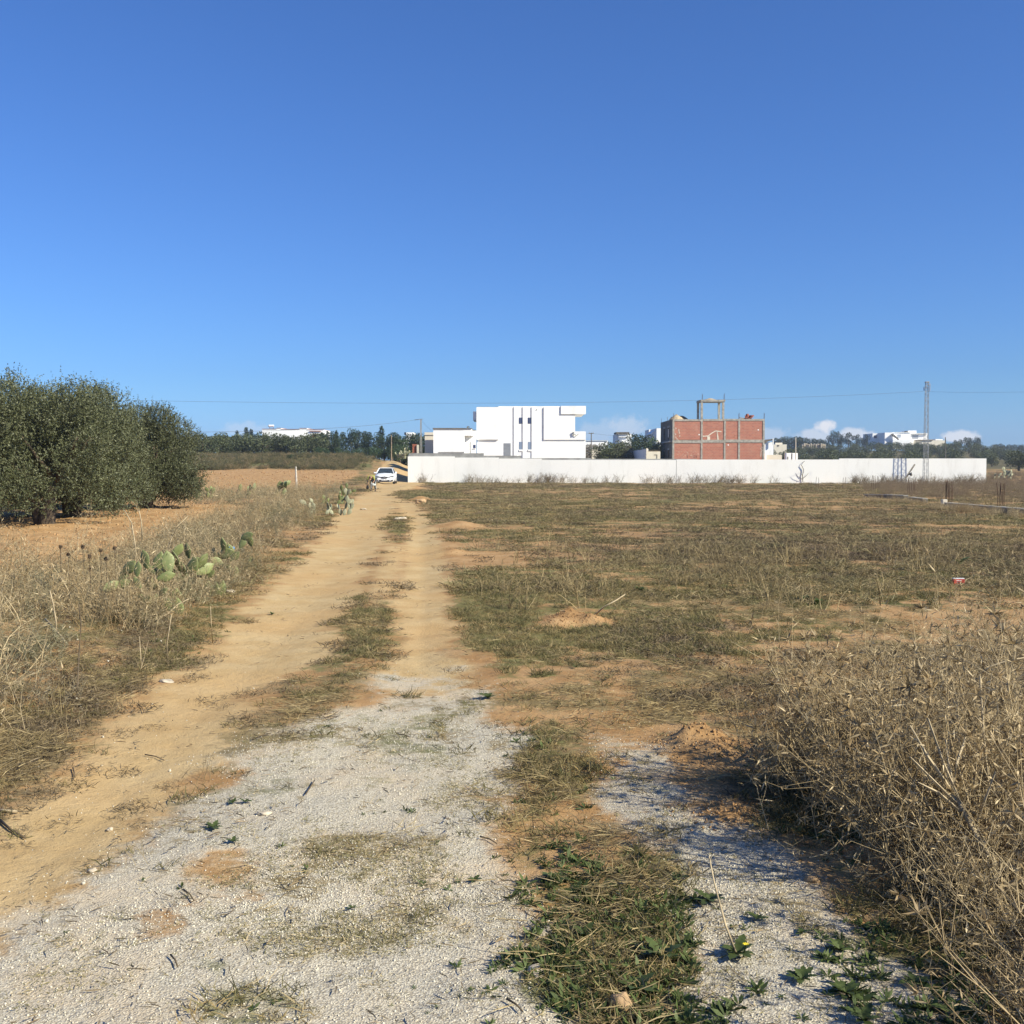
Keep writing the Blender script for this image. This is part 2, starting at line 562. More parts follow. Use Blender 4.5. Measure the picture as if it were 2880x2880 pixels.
M['litter'] = leafy('dark plant litter', (.05, .040, .022), (.20, .15, .085), .3, 0)
M['thistle'] = leafy('dry thistle', (.18, .128, .060), (.68, .55, .33), .25, .2, c3=(.26, .185, .092))
M['greyweed'] = leafy('grey green weed', (.125, .120, .058), (.36, .325, .20), .28, .2, c3=(.17, .14, .088))
M['weed'] = leafy('green weed leaves', (.035, .054, .016), (.105, .140, .044), .2, .25)
M['cactus'] = leafy('prickly pear skin', (.090, .120, .042), (.215, .235, .095), .28, 0, rough=.5, spec=.35)
M['cactus_pale'] = leafy('dusty and sunlit prickly pear skin', (.17, .19, .11), (.36, .35, .24), .18, 0, rough=.7)
M['pebble'] = leafy('crushed stone chips', (.36, .33, .26), (.60, .56, .45), .22, 0, rough=.9)
M['clod'] = leafy('earth clods', (.27, .155, .068), (.40, .25, .12), .2, 0, rough=.95)


def brick_mat():
    m, nt, b = new_mat('hollow brick infill')
    tcn = nt.nodes.new('ShaderNodeTexCoord')
    tcn.name = 'geo'
    sx = nt.nodes.new('ShaderNodeSeparateXYZ')
    nt.links.new(tcn.outputs['Object'], sx.inputs[0])
    cx = nt.nodes.new('ShaderNodeCombineXYZ')
    nt.links.new(mth(nt, 'ADD', sx.outputs[0], sx.outputs[1]), cx.inputs[0])
    nt.links.new(sx.outputs[2], cx.inputs[1])
    bt = nt.nodes.new('ShaderNodeTexBrick')
    bt.inputs['Scale'].default_value = 1
    bt.inputs['Brick Width'].default_value = .42
    bt.inputs['Row Height'].default_value = .21
    bt.inputs['Mortar Size'].default_value = .016
    bt.inputs['Color1'].default_value = (.43, .165, .108, 1)
    bt.inputs['Color2'].default_value = (.34, .125, .084, 1)
    bt.inputs['Mortar'].default_value = (.40, .27, .20, 1)
    nt.links.new(cx.outputs[0], bt.inputs['Vector'])
    f = noise(nt, .9, 5, .6)
    c = mixc(nt, mrange(nt, f, .45, .75, 0, .45), bt.outputs['Color'], (.44, .25, .175))
    nt.links.new(c, b.inputs['Base Color'])
    b.inputs['Roughness'].default_value = .9
    bump(nt, b, mth(nt, 'SUBTRACT', 1.0, bt.outputs['Fac']), .012, .7)
    return m


M['brick'] = brick_mat()


# ------------------------------------------------------------------ mesh building
class MB:
    """collects shapes that become ONE mesh object"""

    def __init__(self):
        self.v, self.f, self.t = [], [], []

    def add(self, vs, fs, tint=.5):
        o = len(self.v)
        self.v += [tuple(p) for p in vs]
        self.f += [tuple(i + o for i in q) for q in fs]
        if np.isscalar(tint):
            self.t += [tint] * len(vs)
        else:
            self.t += list(tint)
        return self

    def box(self, x0, x1, y0, y1, z0, z1, tint=.5):
        if x0 > x1: x0, x1 = x1, x0
        if y0 > y1: y0, y1 = y1, y0
        if z0 > z1: z0, z1 = z1, z0
        v = [(x0, y0, z0), (x1, y0, z0), (x1, y1, z0), (x0, y1, z0), (x0, y0, z1), (x1, y0, z1), (x1, y1, z1), (x0, y1, z1)]
        return self.add(v, [(3, 2, 1, 0), (4, 5, 6, 7), (0, 1, 5, 4), (1, 2, 6, 5), (2, 3, 7, 6), (3, 0, 4, 7)], tint)

    def prism(self, pts, y0, y1):
        """outline (x,z) run along y"""
        n = len(pts)
        v = [(x, y0, z) for x, z in pts] + [(x, y1, z) for x, z in pts]
        f = [tuple(range(n)), tuple(range(2 * n - 1, n - 1, -1))] + [((i + 1) % n, i, i + n, (i + 1) % n + n) for i in range(n)]
        return self.add(v, f)

    def tube(self, pts, r0, r1=None, n=6, tint=.5, cap=True):
        r1 = r0 if r1 is None else r1
        pts = [Vector(p) for p in pts]
        m = len(pts)
        v = []
        for i, p in enumerate(pts):
            d = (pts[min(i + 1, m - 1)] - pts[max(i - 1, 0)]).normalized()
            a = d.cross(Vector((0, 0, 1)) if abs(d.z) < .9 else Vector((1, 0, 0))).normalized()
            b = d.cross(a)
            r = r0 + (r1 - r0) * i / max(m - 1, 1)
            for k in range(n):
                t = 2 * math.pi * k / n
                v.append(p + a * math.cos(t) * r + b * math.sin(t) * r)
        f = []
        for i in range(m - 1):
            for k in range(n):
                f.append((i * n + k, i * n + (k + 1) % n, (i + 1) * n + (k + 1) % n, (i + 1) * n + k))
        if cap:
            f.append(tuple(range(n - 1, -1, -1)))
            f.append(tuple(range((m - 1) * n, m * n)))
        return self.add(v, f, tint)

    def bar(self, a, b, w, d=None):
        """rectangular bar from a to b"""
        d = d or w
        a, b = Vector(a), Vector(b)
        u = (b - a).normalized()
        s = u.cross(Vector((0, 1, 0)) if abs(u.y) < .9 else Vector((1, 0, 0))).normalized()
        t = u.cross(s)
        v = [p + s * i * w / 2 + t * j * d / 2 for p in (a, b) for i, j in ((-1, -1), (1, -1), (1, 1), (-1, 1))]
        return self.add(v, [(0, 1, 2, 3), (7, 6, 5, 4), (1, 0, 4, 5), (2, 1, 5, 6), (3, 2, 6, 7), (0, 3, 7, 4)])

    def build(self, name, mat, parent=None, smooth=False, bevel=0, loc=None):
        me = bpy.data.meshes.new(name)
        me.from_pydata(self.v, [], self.f)
        if self.t and (max(self.t) != min(self.t)):
            a = me.attributes.new('tint', 'FLOAT', 'POINT')
            a.data.foreach_set('value', np.array(self.t, 'f'))
        me.update()
        if smooth:
            me.polygons.foreach_set('use_smooth', [True] * len(me.polygons))
        me.materials.append(M[mat] if isinstance(mat, str) else mat)
        return link(name, me, parent, bevel, loc)


def link(name, me, parent=None, bevel=0, loc=None):
    o = bpy.data.objects.new(name, me)
    COL.objects.link(o)
    if parent is not None:
        o.parent = parent
    if loc is not None:
        o.location = loc
    if bevel:
        b = o.modifiers.new('bevel', 'BEVEL')
        b.width = bevel
        b.segments = 2
        b.limit_method = 'ANGLE'
    return o


def tag(o, label=None, cat=None, group=None, kind=None):
    for k, v in (('label', label), ('category', cat), ('group', group), ('kind', kind)):
        if v:
            o[k] = v
    return o


def empty(name, loc=(0, 0, 0), rz=0, label=None, cat=None, group=None):
    o = bpy.data.objects.new(name, None)
    o.empty_display_size = .2
    COL.objects.link(o)
    o.location = loc
    o.rotation_euler = (0, 0, rz)
    return tag(o, label, cat, group)


def np_mesh(name, V, Q, mat, tint=None, smooth=False):
    """V (n,3), Q (m,k) faces"""
    me = bpy.data.meshes.new(name)
    n, k = Q.shape
    me.vertices.add(len(V))
    me.vertices.foreach_set('co', V.astype('f').ravel())
    me.loops.add(n * k)
    me.loops.foreach_set('vertex_index', Q.astype('i').ravel())
    me.polygons.add(n)
    me.polygons.foreach_set('loop_start', np.arange(0, n * k, k, dtype='i'))
    if smooth:
        me.polygons.foreach_set('use_smooth', np.ones(n, bool))
    if tint is not None:
        a = me.attributes.new('tint', 'FLOAT', 'POINT')
        a.data.foreach_set('value', tint.astype('f'))
    me.update(calc_edges=True)
    me.validate()
    me.materials.append(M[mat] if isinstance(mat, str) else mat)
    return me


def unit(v):
    return v / np.maximum(np.linalg.norm(v, axis=-1, keepdims=True), 1e-9)


def blades(base, d, length, width, side=None, mid=.45):
    """diamond leaves: arrays base (n,3), direction d, length (n), width (n)"""
    n = len(base)
    if side is None:
        side = unit(np.cross(d, RNG.normal(size=(n, 3))))
    L = length[:, None]
    W = width[:, None]
    V = np.stack([base, base + d * L * mid + side * W / 2, base + d * L, base + d * L * mid - side * W / 2], 1).reshape(-1, 3)
    Q = np.arange(4 * n).reshape(n, 4)
    return V, Q


def sticks(a, b, ra, rb):
    """three-sided straight twigs from a to b (n,3)"""
    n = len(a)
    d = unit(b - a)
    ref = np.where(np.abs(d[:, 2:3]) < .9, np.array([[0, 0, 1.]]), np.array([[1., 0, 0]]))
    s = unit(np.cross(d, ref))
    t = np.cross(d, s)
    V = np.zeros((n, 6, 3))
    for k in range(3):
        w = s * math.cos(k * 2.0944) + t * math.sin(k * 2.0944)
        V[:, k] = a + w * ra[:, None]
        V[:, 3 + k] = b + w * rb[:, None]
    base = np.arange(n)[:, None] * 6
    Q = np.concatenate([base + np.array([[k, (k + 1) % 3, 3 + (k + 1) % 3, 3 + k]]) for k in range(3)], 0)
    return V.reshape(-1, 3), Q


class Cloud:
    """numpy collector for plant meshes made of many small quads"""

    def __init__(self):
        self.V, self.Q, self.T, self.n = [], [], [], 0

    def add(self, VQ, tint):
        V, Q = VQ
        self.V.append(V)
        self.Q.append(Q + self.n)
        self.T.append(np.broadcast_to(np.asarray(tint, float), (len(V),)) if np.isscalar(tint) else np.repeat(tint, len(V) // len(tint)))
        self.n += len(V)

    def mesh(self, name, mat):
        return np_mesh(name, np.concatenate(self.V), np.concatenate(self.Q), mat, np.concatenate(self.T))


def rand_dirs(n, zmin=-1, zmax=1, rng=RNG):
    z = rng.uniform(zmin, zmax, n)
    a = rng.uniform(0, 2 * math.pi, n)
    r = np.sqrt(np.maximum(1 - z * z, 0))
    return np.stack([np.cos(a) * r, np.sin(a) * r, z], 1)


def scatter(name, protos, Pn, rot, scl, idx, label=None, cat=None):
    """one 'stuff' object: protos (meshes) set out at the points Pn by geometry nodes"""
    coll = bpy.data.collections.new(name + '_kinds')
    for i, me in enumerate(protos):
        o = bpy.data.objects.new('%s_kind_%02d' % (name, i), me)
        coll.objects.link(o)
    me = bpy.data.meshes.new(name)
    n = len(Pn)
    me.vertices.add(n)
    me.vertices.foreach_set('co', Pn.astype('f').ravel())
    for nm, ty, dat in (('rot', 'FLOAT_VECTOR', rot), ('scl', 'FLOAT', scl), ('idx', 'INT', idx)):
        a = me.attributes.new(nm, ty, 'POINT')
        a.data.foreach_set('vector' if ty == 'FLOAT_VECTOR' else 'value', np.ascontiguousarray(dat).astype('i' if ty == 'INT' else 'f').ravel())
    o = bpy.data.objects.new(name, me)
    COL.objects.link(o)
    ng = bpy.data.node_groups.new(name, 'GeometryNodeTree')
    ng.interface.new_socket('Geometry', in_out='INPUT', socket_type='NodeSocketGeometry')
    ng.interface.new_socket('Geometry', in_out='OUTPUT', socket_type='NodeSocketGeometry')
    gi, go = ng.nodes.new('NodeGroupInput'), ng.nodes.new('NodeGroupOutput')
    ci = ng.nodes.new('GeometryNodeCollectionInfo')
    ci.inputs['Collection'].default_value = coll
    ci.inputs['Separate Children'].default_value = True
    ci.inputs['Reset Children'].default_value = True
    ip = ng.nodes.new('GeometryNodeInstanceOnPoints')
    ip.inputs['Pick Instance'].default_value = True

    def named(nm, ty):
        k = ng.nodes.new('GeometryNodeInputNamedAttribute')
        k.data_type = ty
        k.inputs['Name'].default_value = nm
        return k.outputs['Attribute']
    e2r = ng.nodes.new('FunctionNodeEulerToRotation')
    L = ng.links.new
    L(gi.outputs[0], ip.inputs['Points'])
    L(ci.outputs[0], ip.inputs['Instance'])
    L(named('idx', 'INT'), ip.inputs['Instance Index'])
    L(named('rot', 'FLOAT_VECTOR'), e2r.inputs[0])
    L(e2r.outputs[0], ip.inputs['Rotation'])
    L(named('scl', 'FLOAT'), ip.inputs['Scale'])
    L(ip.outputs[0], go.inputs[0])
    md = o.modifiers.new('scatter', 'NODES')
    md.node_group = ng
    return tag(o, label, cat, None, 'stuff')


# ------------------------------------------------------------------ land
def masks(x, y, z):
    """what covers the land at a point: bare sand, crushed stone, litter, green growth, ploughed soil"""
    front = y > .4
    px, py = pix(x, np.maximum(y, .4), z)
    px = np.where(front, px, -9999)
    wob = 1.0
    n1 = (fbm(x, y, .9, 4, 40) - .5)
    n2 = (fbm(x, y, .25, 3, 50) - .5)
    dep = np.maximum(y, 1)
    sc = np.clip(F / dep, 20, 900)                         # pixels per metre
    j = n1 * np.minimum(sc * .75, 260) + n2 * np.minimum(sc * .5, 150)
    w = np.clip(sc * .24, 6, 150)

    def soft(poly, jj=1.0):
        return sstep(-1, 1, (poly_dist(px, py, poly) + j * jj) / w)
    sand = np.maximum.reduce([soft(SAND_A, .8), soft(SAND_B, .6), soft(SAND_C, .4) * .8, soft(ROAD_UP, .3)])
    sand = sand * (1 - .8 * sstep(1.3, .6, np.hypot((px - 1118) / 32, (py - 1490) / 45) + n2))
    grav = np.maximum(soft(GRAV_A, .9), soft(GRAV_B, .9))
    behind = y < 1.0
    grav = np.where(behind, 1.0, grav)
    plough = np.maximum(soft(PLOUGH_A, .3), soft(PLOUGH_B, .4))
    bank = np.maximum(soft(BANK, .5), soft(STRIP, .3))
    grav0 = grav
    # sandy spots inside the crushed stone
    for (bx, by, br, bs) in [(600, 2490, 130, .8), (650, 2440, 60, .9), (460, 2590, 70, .7), (520, 2720, 60, .5), (1250, 2160, 90, .4), (1180, 2500, 120, .4), (1530, 2680, 70, .8),
                             (400, 2640, 80, .6), (1590, 2290, 70, .8), (720, 2530, 40, .6)]:
        d = np.hypot((px - bx) / br, (py - by) / (br * .55))
        q = bs * .62 * sstep(2.2, .1, d + n2 * 3.0 + n1 * 1.5)
        sand = np.maximum(sand, q * .7)
        grav = grav * (1 - q)
    field = 1 - np.maximum.reduce([sand, grav0, plough])
    field = np.where(front, field, 0)
    far = sstep(8, 45, dep)
    nA = fbm(x, y, 3.2, 4, 60)
    nB = fbm(x, y, 9.0, 4, 70)
    litter = field * (.09 + .54 * sstep(.38, .58, nA * .6 + nB * .4 + n2 * .8 + n1 * .5 + .04 * far) + .08 * far)
    # dark brown withered band across the field, paler bare patches
    d = poly_dist(px, py, [(1850, 1500), (2880, 1500), (2880, 1610), (2300, 1640), (1800, 1600)])
    litter = litter + field * .35 * sstep(-60, 40, d + j * .6)
    for (bx, by, rx, ry, s) in [(1560, 1560, 140, 18, .8), (1790, 1500, 160, 14, .8), (2200, 1475, 150, 16, .8), (1500, 1800, 210, 55, .75), (2150, 1790, 300, 40, .8), (2300, 1570, 160, 12, .5),
                                (1480, 1900, 120, 50, .7), (2100, 1870, 120, 40, .6), (1600, 2010, 90, 30, .8), (2700, 1760, 200, 40, .8), (1350, 1600, 150, 80, .95), (1340, 1790, 110, 120, .75), (1400, 1900, 170, 60, .7), (1480, 2010, 110, 30, .7), (1330, 1720, 60, 60, .8), (1290, 1500, 60, 60, .8), (1380, 1850, 110, 40, .7), (2600, 1480, 260, 12, .7), (2400, 1545, 260, 12, .7), (1900, 1660, 120, 12, .6), (1750, 1540, 200, 10, .6), (1620, 1745, 150, 45, .9),
                                (1960, 2110, 130, 60, .9), (2040, 2300, 110, 40, .8), (1590, 2420, 70, 130, .7), (2350, 1900, 140, 45, .7), (2480, 2440, 130, 50, .7), (2700, 2800, 160, 80, .8),
                                (1300, 1820, 60, 160, .8), (1380, 1760, 80, 90, .5)]:
        d = np.hypot((px - bx) / rx, (py - by) / ry)
        litter = litter * (1 - s * sstep(1.5, .4, d + n2 * 2.0 + n1))
    green = field * sstep(.50, .70, fbm(x, y, 5, 4, 90) + n2 * .6) * .68
    for (bx, by, rx, ry, s) in [(1400, 1665, 90, 45, 1.0), (1560, 1690, 260, 60, .42), (1450, 1760, 130, 30, .6), (1480, 1440, 330, 40, .55), (1200, 1392, 90, 14, .8), (1600, 2720, 170, 190, .75),
                                (1830, 2620, 130, 200, .7), (2270, 1692, 60, 20, .9), (1520, 2130, 150, 130, .5), (1560, 2250, 110, 120, .5), (2350, 2250, 180, 160, .6), (2600, 2500, 260, 260, .6),
                                (1120, 1480, 26, 30, .9), (2000, 1610, 260, 60, .28), (700, 1700, 50, 40, .5), (520, 1740, 70, 30, .5)]:
        d = np.hypot((px - bx) / rx, (py - by) / ry)
        green = np.maximum(green, np.where(front, s, 0) * (1 - sand) * sstep(1.35, .5, d + n2 * 1.8 + n1))
    # grass on the crown of the road between the wheel tracks, thin moss on the stones
    d = poly_dist(px, py, [(900, 1840), (980, 1740), (1060, 1640), (1100, 1600), (1130, 1640), (1110, 1760), (1080, 1880), (1050, 1925), (940, 1985), (700, 2060), (640, 2080), (760, 1970)])
    crown = sstep(-1, 1, (d + j * .9) / w) * np.interp(py, [1600, 1760, 1850, 1950], [.25, .38, .62, .92])
    up = sstep(1640, 1560, py)
    litter = np.maximum(litter, crown * (.28 + .45 * sstep(.38, .6, nA + n2 * .6)) * (1 - .5 * up))
    green = np.maximum(green, crown * .62 * sstep(.42, .62, fbm(x, y, 1.0, 3, 33)) * (1 - .7 * up))
    litter = np.maximum(litter, grav * .52 * sstep(.50, .66, fbm(x, y, .38, 4, 47)))
    moss = grav * sstep(.46, .62, fbm(x, y, .45, 4, 44) * .7 + fbm(x, y, 1.8, 3, 45) * .3)
    d = np.hypot((px - 900) / 520, (py - 2560) / 260)
    green = np.maximum(green, moss * (.46 + .26 * sstep(1.3, .5, d)))
    litter = np.maximum(litter, bank * (.34 + .38 * sstep(.36, .6, nA + n2 * .5)))
    green = np.maximum(green * (1 - .55 * bank), bank * .18 * sstep(.55, .68, fbm(x, y, 2, 3, 91)))
    # far slopes
    upper = np.where((px < 1050) & (py < 1322), 1.0, 0.0)
    litter = np.maximum(litter * (1 - .0), upper * .9 * (1 - plough))
    green = np.maximum(green, upper * .80 * (1 - plough) * sstep(.30, .5, fbm(x, y, 12, 3, 14)))
    for (mx, my, mr, mh) in MOUNDS:
        g_ = np.exp(-((x - mx) ** 2 + (y - my) ** 2) / (mr * mr) * .8)
        litter = litter * (1 - .95 * g_)
        green = green * (1 - g_)
    hill = np.where(y > 190, 1.0, 0.0) * front
    side = np.abs(x) > np.maximum(y, .1) * .62              # outside the view: grass and earth go on
    litter = np.where(side & ~behind, .4 + .5 * sstep(.4, .6, nA), litter)
    return px, py, sand, grav, np.clip(litter, 0, 1), np.clip(green, 0, 1), plough, hill, bank


def darkness(x, y, px, py):
    n2 = fbm(x, y, .6, 3, 12) - .5
    n5 = fbm(x, y, 4, 3, 13)
    k = sstep(.52, .66, n5 + n2 * .5) * .4
    for (bx, by, rx, ry, s) in [(2250, 1548, 620, 42, .9), (2650, 1560, 300, 40, .7), (1900, 1500, 260, 20, .5), (1880, 1790, 190, 75, .85), (2080, 1960, 170, 60, .6), (2350, 1620, 130, 16, .7), (1640, 1440, 300, 14, .5), (2400, 1440, 320, 14, .4),
                                (1680, 1560, 160, 14, .5), (700, 1480, 90, 60, .5), (420, 1800, 120, 60, .7), (250, 1960, 150, 80, .85), (100, 2090, 130, 70, .8), (620, 1640, 90, 50, .5), (1900, 1366, 800, 7, .5)]:
        e = np.hypot((px - bx) / rx, (py - by) / ry)
        k = np.maximum(k, s * sstep(1.3, .3, e + n2 * 1.8))
    return k


def make_land():
    fine = np.linspace(-.56, .56, 250)
    left = np.linspace(-math.pi, -.56, 26)[:-1]
    right = np.linspace(.56, math.pi, 26)[1:-1]
    th = np.concatenate([left, fine, right])
    r = np.concatenate([np.geomspace(.25, 1.6, 26)[:-1], np.geomspace(1.6, 600, 1080), [760, 1000, 1500, 2500, 4500, 9000]])
    T, RR = np.meshgrid(th, r)
    x, y = np.sin(T) * RR, np.cos(T) * RR
    z = H(x, y)
    nr, nt_ = x.shape
    V = np.stack([x, y, z], -1).reshape(-1, 3)
    px, py, sand, grav, litter, green, plough, hill, bank = [a.ravel() for a in masks(x.ravel(), y.ravel(), z.ravel())]
    dark = darkness(x.ravel(), y.ravel(), px, py) * (1 - sand) * (1 - grav) * (1 - plough)
    i = np.arange(nr - 1)[:, None] * nt_
    j = np.arange(nt_)[None, :]
    j2 = (j + 1) % nt_
    Q = np.stack([i + j, i + j2, i + nt_ + j2, i + nt_ + j], -1).reshape(-1, 4)[:, ::-1]
    fm = lambda a: a[Q].mean(1)
    fs, fg, fp = fm(sand), fm(grav), fm(plough)
    cls = np.zeros(len(Q), int)
    cls[fs > .5] = 1
    cls[(fp > .5) & (cls == 0)] = 3
    cls[fg > .5] = 2
    # middle disc under the tripod of the viewer
    names = {0: ('ground', 'uneven earth field with withered grass on both sides of the track'),
             1: ('dirt_track', 'sandy yellow dirt track with two wheel ruts running to the white car'),
             2: ('gravel_patch', 'pale crushed stone spread over the near end of the dirt track'),
             3: ('ploughed_field', 'bare orange ploughed soil left of the track')}
    for k, (nm, lb) in names.items():
        q = Q[cls == k]
        used, inv = np.unique(q, return_inverse=True)
        me = np_mesh(nm, V[used], inv.reshape(-1, 4), 'earth', None, True)
        for an, arr in (('m_sand', sand), ('m_gravel', grav), ('m_litter', litter), ('m_green', green), ('m_dark', dark), ('m_hill', hill)):
            a = me.attributes.new(an, 'FLOAT', 'POINT')
            a.data.foreach_set('value', arr[used].astype('f'))
        o = link(nm, me)
        tag(o, lb, None, None, 'structure')


make_land()


# ------------------------------------------------------------------ low plants
def polar_points(n, r0, r1, half=.52, power=1.0):
    u = RNG.random(n)
    r = r0 * (r1 / r0) ** (u ** power)
    t = RNG.uniform(-half, half, n)
    x, y = np.sin(t) * r, np.cos(t) * r
    return x, y


def tuft_mesh(name, mat, n, spread, lmin, lmax, w, lean, flat=False, seed=0, tlo=0, thi=1):
    g = np.random.default_rng(seed)
    c = Cloud()
    a = g.uniform(0, 6.283, n)
    rr = spread * np.sqrt(g.random(n))
    base = np.stack([np.cos(a) * rr, np.sin(a) * rr, np.full(n, -.004)], 1)
    if flat:
        base[:, 2] = g.uniform(0.002, .02, n)
    d = rand_dirs(n, 0, 1, g)
    d[:, 2] = np.abs(g.normal(0 if flat else lean, .12 if flat else .35, n))
    d = unit(d)
    L = g.uniform(lmin, lmax, n)
    mid = base + d * (L * .5)[:, None]
    d2 = d + np.stack([g.normal(0, .35, n), g.normal(0, .35, n), -g.uniform(0, .5, n) if not flat else g.normal(0, .08, n)], 1)
    d2 = unit(d2)
    tip = mid + d2 * (L * .5)[:, None]
    side = unit(np.cross(d, rand_dirs(n, -.3, 1, g)))
    W = (w * g.uniform(.6, 1.2, n))[:, None]
    V = np.stack([base - side * W * .4, base + side * W * .4, mid + side * W * .5, mid - side * W * .5, tip + side * W * .1, tip - side * W * .1], 1)
    V[:, :, 2] = np.maximum(V[:, :, 2], -.004)
    Q = np.concatenate([np.arange(n)[:, None] * 6 + np.array([[0, 1, 2, 3]]), np.arange(n)[:, None] * 6 + np.array([[3, 2, 4, 5]])], 0)
    c.add((V.reshape(-1, 3), Q), np.clip(g.uniform(tlo, thi, n), 0, 1))
    return c.mesh(name, mat)


def stalk_mesh(name, mat, seed, n=5, h=.35, spread=.05, twigs=4, r=.0022, lean=.25, spikes=0, spike_len=.03, heads=0):
    """upright dry stems with side twigs, spiny leaf bits at the joints"""
    g = np.random.default_rng(seed)
    c = Cloud()
    A, B, RA, RB, TT = [], [], [], [], []
    nodes = []
    for k in range(n):
        p = np.array([g.normal(0, spread), g.normal(0, spread), -.02])
        d = unit(np.array([g.normal(0, lean), g.normal(0, lean), 1.0]))
        hh = h * g.uniform(.55, 1.1)
        seg = 6
        t0 = g.uniform(.2, 1)
        for s in range(seg):
            q = p + d * hh / seg
            rr = r * (1 - .7 * s / seg)
            A.append(p); B.append(q); RA.append(rr); RB.append(rr * .88); TT.append(t0)
            if s >= 1:
                nodes.append((q, d, s / seg))
                for _ in range(g.poisson(twigs / seg)):
                    td = unit(d * .6 + g.normal(0, .6, 3) + np.array([0, 0, .2]))
                    L = hh * g.uniform(.12, .38)
                    e = q + td * L
                    A.append(q); B.append(e); RA.append(rr * .6); RB.append(rr * .3); TT.append(t0)
                    nodes.append((e, td, 1))
                    e2 = e + unit(td + g.normal(0, .5, 3)) * L * .6
                    A.append(e); B.append(e2); RA.append(rr * .4); RB.append(rr * .2); TT.append(t0)
                    nodes.append((e2, td, 1))
            p = q
            d = unit(d + g.normal(0, .16, 3))
    c.add(sticks(np.array(A), np.array(B), np.array(RA), np.array(RB)), np.array(TT))
    if spikes:
        nb, db = [], []
        for (q, d, s) in nodes:
            for _ in range(spikes):
                nb.append(q)
                db.append(unit(d * .25 + g.normal(0, 1, 3)))
        nb, db = np.array(nb), np.array(db)
        L = spike_len * g.uniform(.4, 1.3, len(nb))
        c.add(blades(nb, db, L, L * .12 + .001, None, .3), g.uniform(.0, 1, len(nb)))
    if heads:
        tips = [(q, d) for (q, d, s) in nodes if s == 1]
        tips = [tips[i] for i in g.permutation(len(tips))[:heads]]
        hb = np.array([q for q, d in tips for _ in range(13)])
        hd = unit(np.array([d for q, d in tips for _ in range(13)]) * .5 + rand_dirs(len(hb), -1, 1, g))
        L = spike_len * g.uniform(.8, 1.5, len(hb))
        c.add(blades(hb, hd, L, L * .16 + .001, None, .25), g.uniform(.0, .45, len(hb)))
    return c.mesh(name, mat)


def place_stuff(name, protos, x, y, smin, smax, label, cat, keep=None, tilt=.12, sink=0.0, grow=None, prob=None):
    z = H(x, y)
    if keep is not None:
        k = keep(x, y, z)
        m = RNG.random(len(x)) < k
        x, y, z = x[m], y[m], z[m]
    n = len(x)
    s = RNG.uniform(smin, smax, n)
    if grow is not None:
        s = s * grow(np.hypot(x, y))
    rot = np.stack([RNG.normal(0, tilt, n), RNG.normal(0, tilt, n), RNG.uniform(0, 6.283, n)], 1)
    idx = RNG.choice(len(protos), n, p=prob)
    return scatter(name, protos, np.stack([x, y, z - sink], 1), rot, s, idx, label, cat)


def wall_clear(x, y):
    """1 where no wall stands"""
    yw = 105 + (x + 10.2) / 54.4 * (-5.5)
    return np.where((x > -10.6) & (x < 44.6) & (y > yw - .15), 0.0, 1.0)


grass_k = [tuft_mesh('grass_tuft_%d' % i, 'grass', 34, .07, .03, .085, .0042, .55, False, 100 + i) for i in range(4)]
straw_k = [tuft_mesh('straw_tuft_%d' % i, 'straw', 22, .10, .04, .13, .0028, .0, True, 200 + i) for i in range(4)]
gpatch_k = [tuft_mesh('grass_patch_%d' % i, 'grass', 150, .34, .03, .085, .010, .30, False, 300 + i) for i in range(3)]
spatch_k = [tuft_mesh('straw_patch_%d' % i, 'fieldstraw', 120, .32, .07, .2, .009, .12, False, 400 + i) for i in range(3)]


def k_grass(x, y, z):
    px, py, sand, grav, litter, green, plough, hill, bank = masks(x, y, z)
    n3 = fbm(x, y, .5, 3, 81) - .5
    dense = np.where((px > 1450) & (py > 2350), .22, 1.0)
    return np.clip(sstep(.30, .75, green + n3 * .7) * .62 + .08 * litter, 0, 1) * (1 - sand * .9) * (1 - .86 * grav) * dense * wall_clear(x, y) * (py < 2990)


def k_straw(x, y, z):
    px, py, sand, grav, litter, green, plough, hill, bank = masks(x, y, z)
    n3 = fbm(x, y, .5, 3, 82) - .5
    return np.clip(sstep(.34, .85, litter + n3 * .9) * .42 + green * .05 + grav * .006, 0, 1) * (1 - sand * .93) * (1 - .85 * grav) * wall_clear(x, y)


x, y = polar_points(52000, 2.4, 16)
place_stuff('short_grass', grass_k, x, y, .6, 1.25, 'short trodden green and yellowing grass in patches near the camera', 'grass', k_grass)
x, y = polar_points(46000, 2.4, 16)
place_stuff('dry_straw', straw_k, x, y, .6, 1.3, 'broken dry straw and stalks lying flat near the track', 'straw', k_straw)
x, y = polar_points(19000, 13, 104, .50, .8)
place_stuff('field_grass', gpatch_k, x, y, .7, 1.3, 'low green and brown grass over the open field', 'grass', k_grass, .05, 0,
            lambda r: np.interp(r, [13, 104], [.8, 2.0]))
x, y = polar_points(21000, 13, 104, .50, .8)
place_stuff('field_straw', spatch_k, x, y, .7, 1.3, 'withered brown stalks over the open field', 'dry grass', k_straw, .05, 0,
            lambda r: np.interp(r, [13, 104], [.8, 1.8]))

# dark brown withered growth in bands
dark_k = [tuft_mesh('dark_patch_%d' % i, 'litter', 90, .30, .05, .13, .010, .25, False, 420 + i) for i in range(3)]


def k_dark(x, y, z):
    px, py, sand, grav, litter, green, plough, *_ = masks(x, y, z)
    return darkness(x, y, px, py) * (1 - sand) * (1 - grav) * (1 - plough) * wall_clear(x, y)


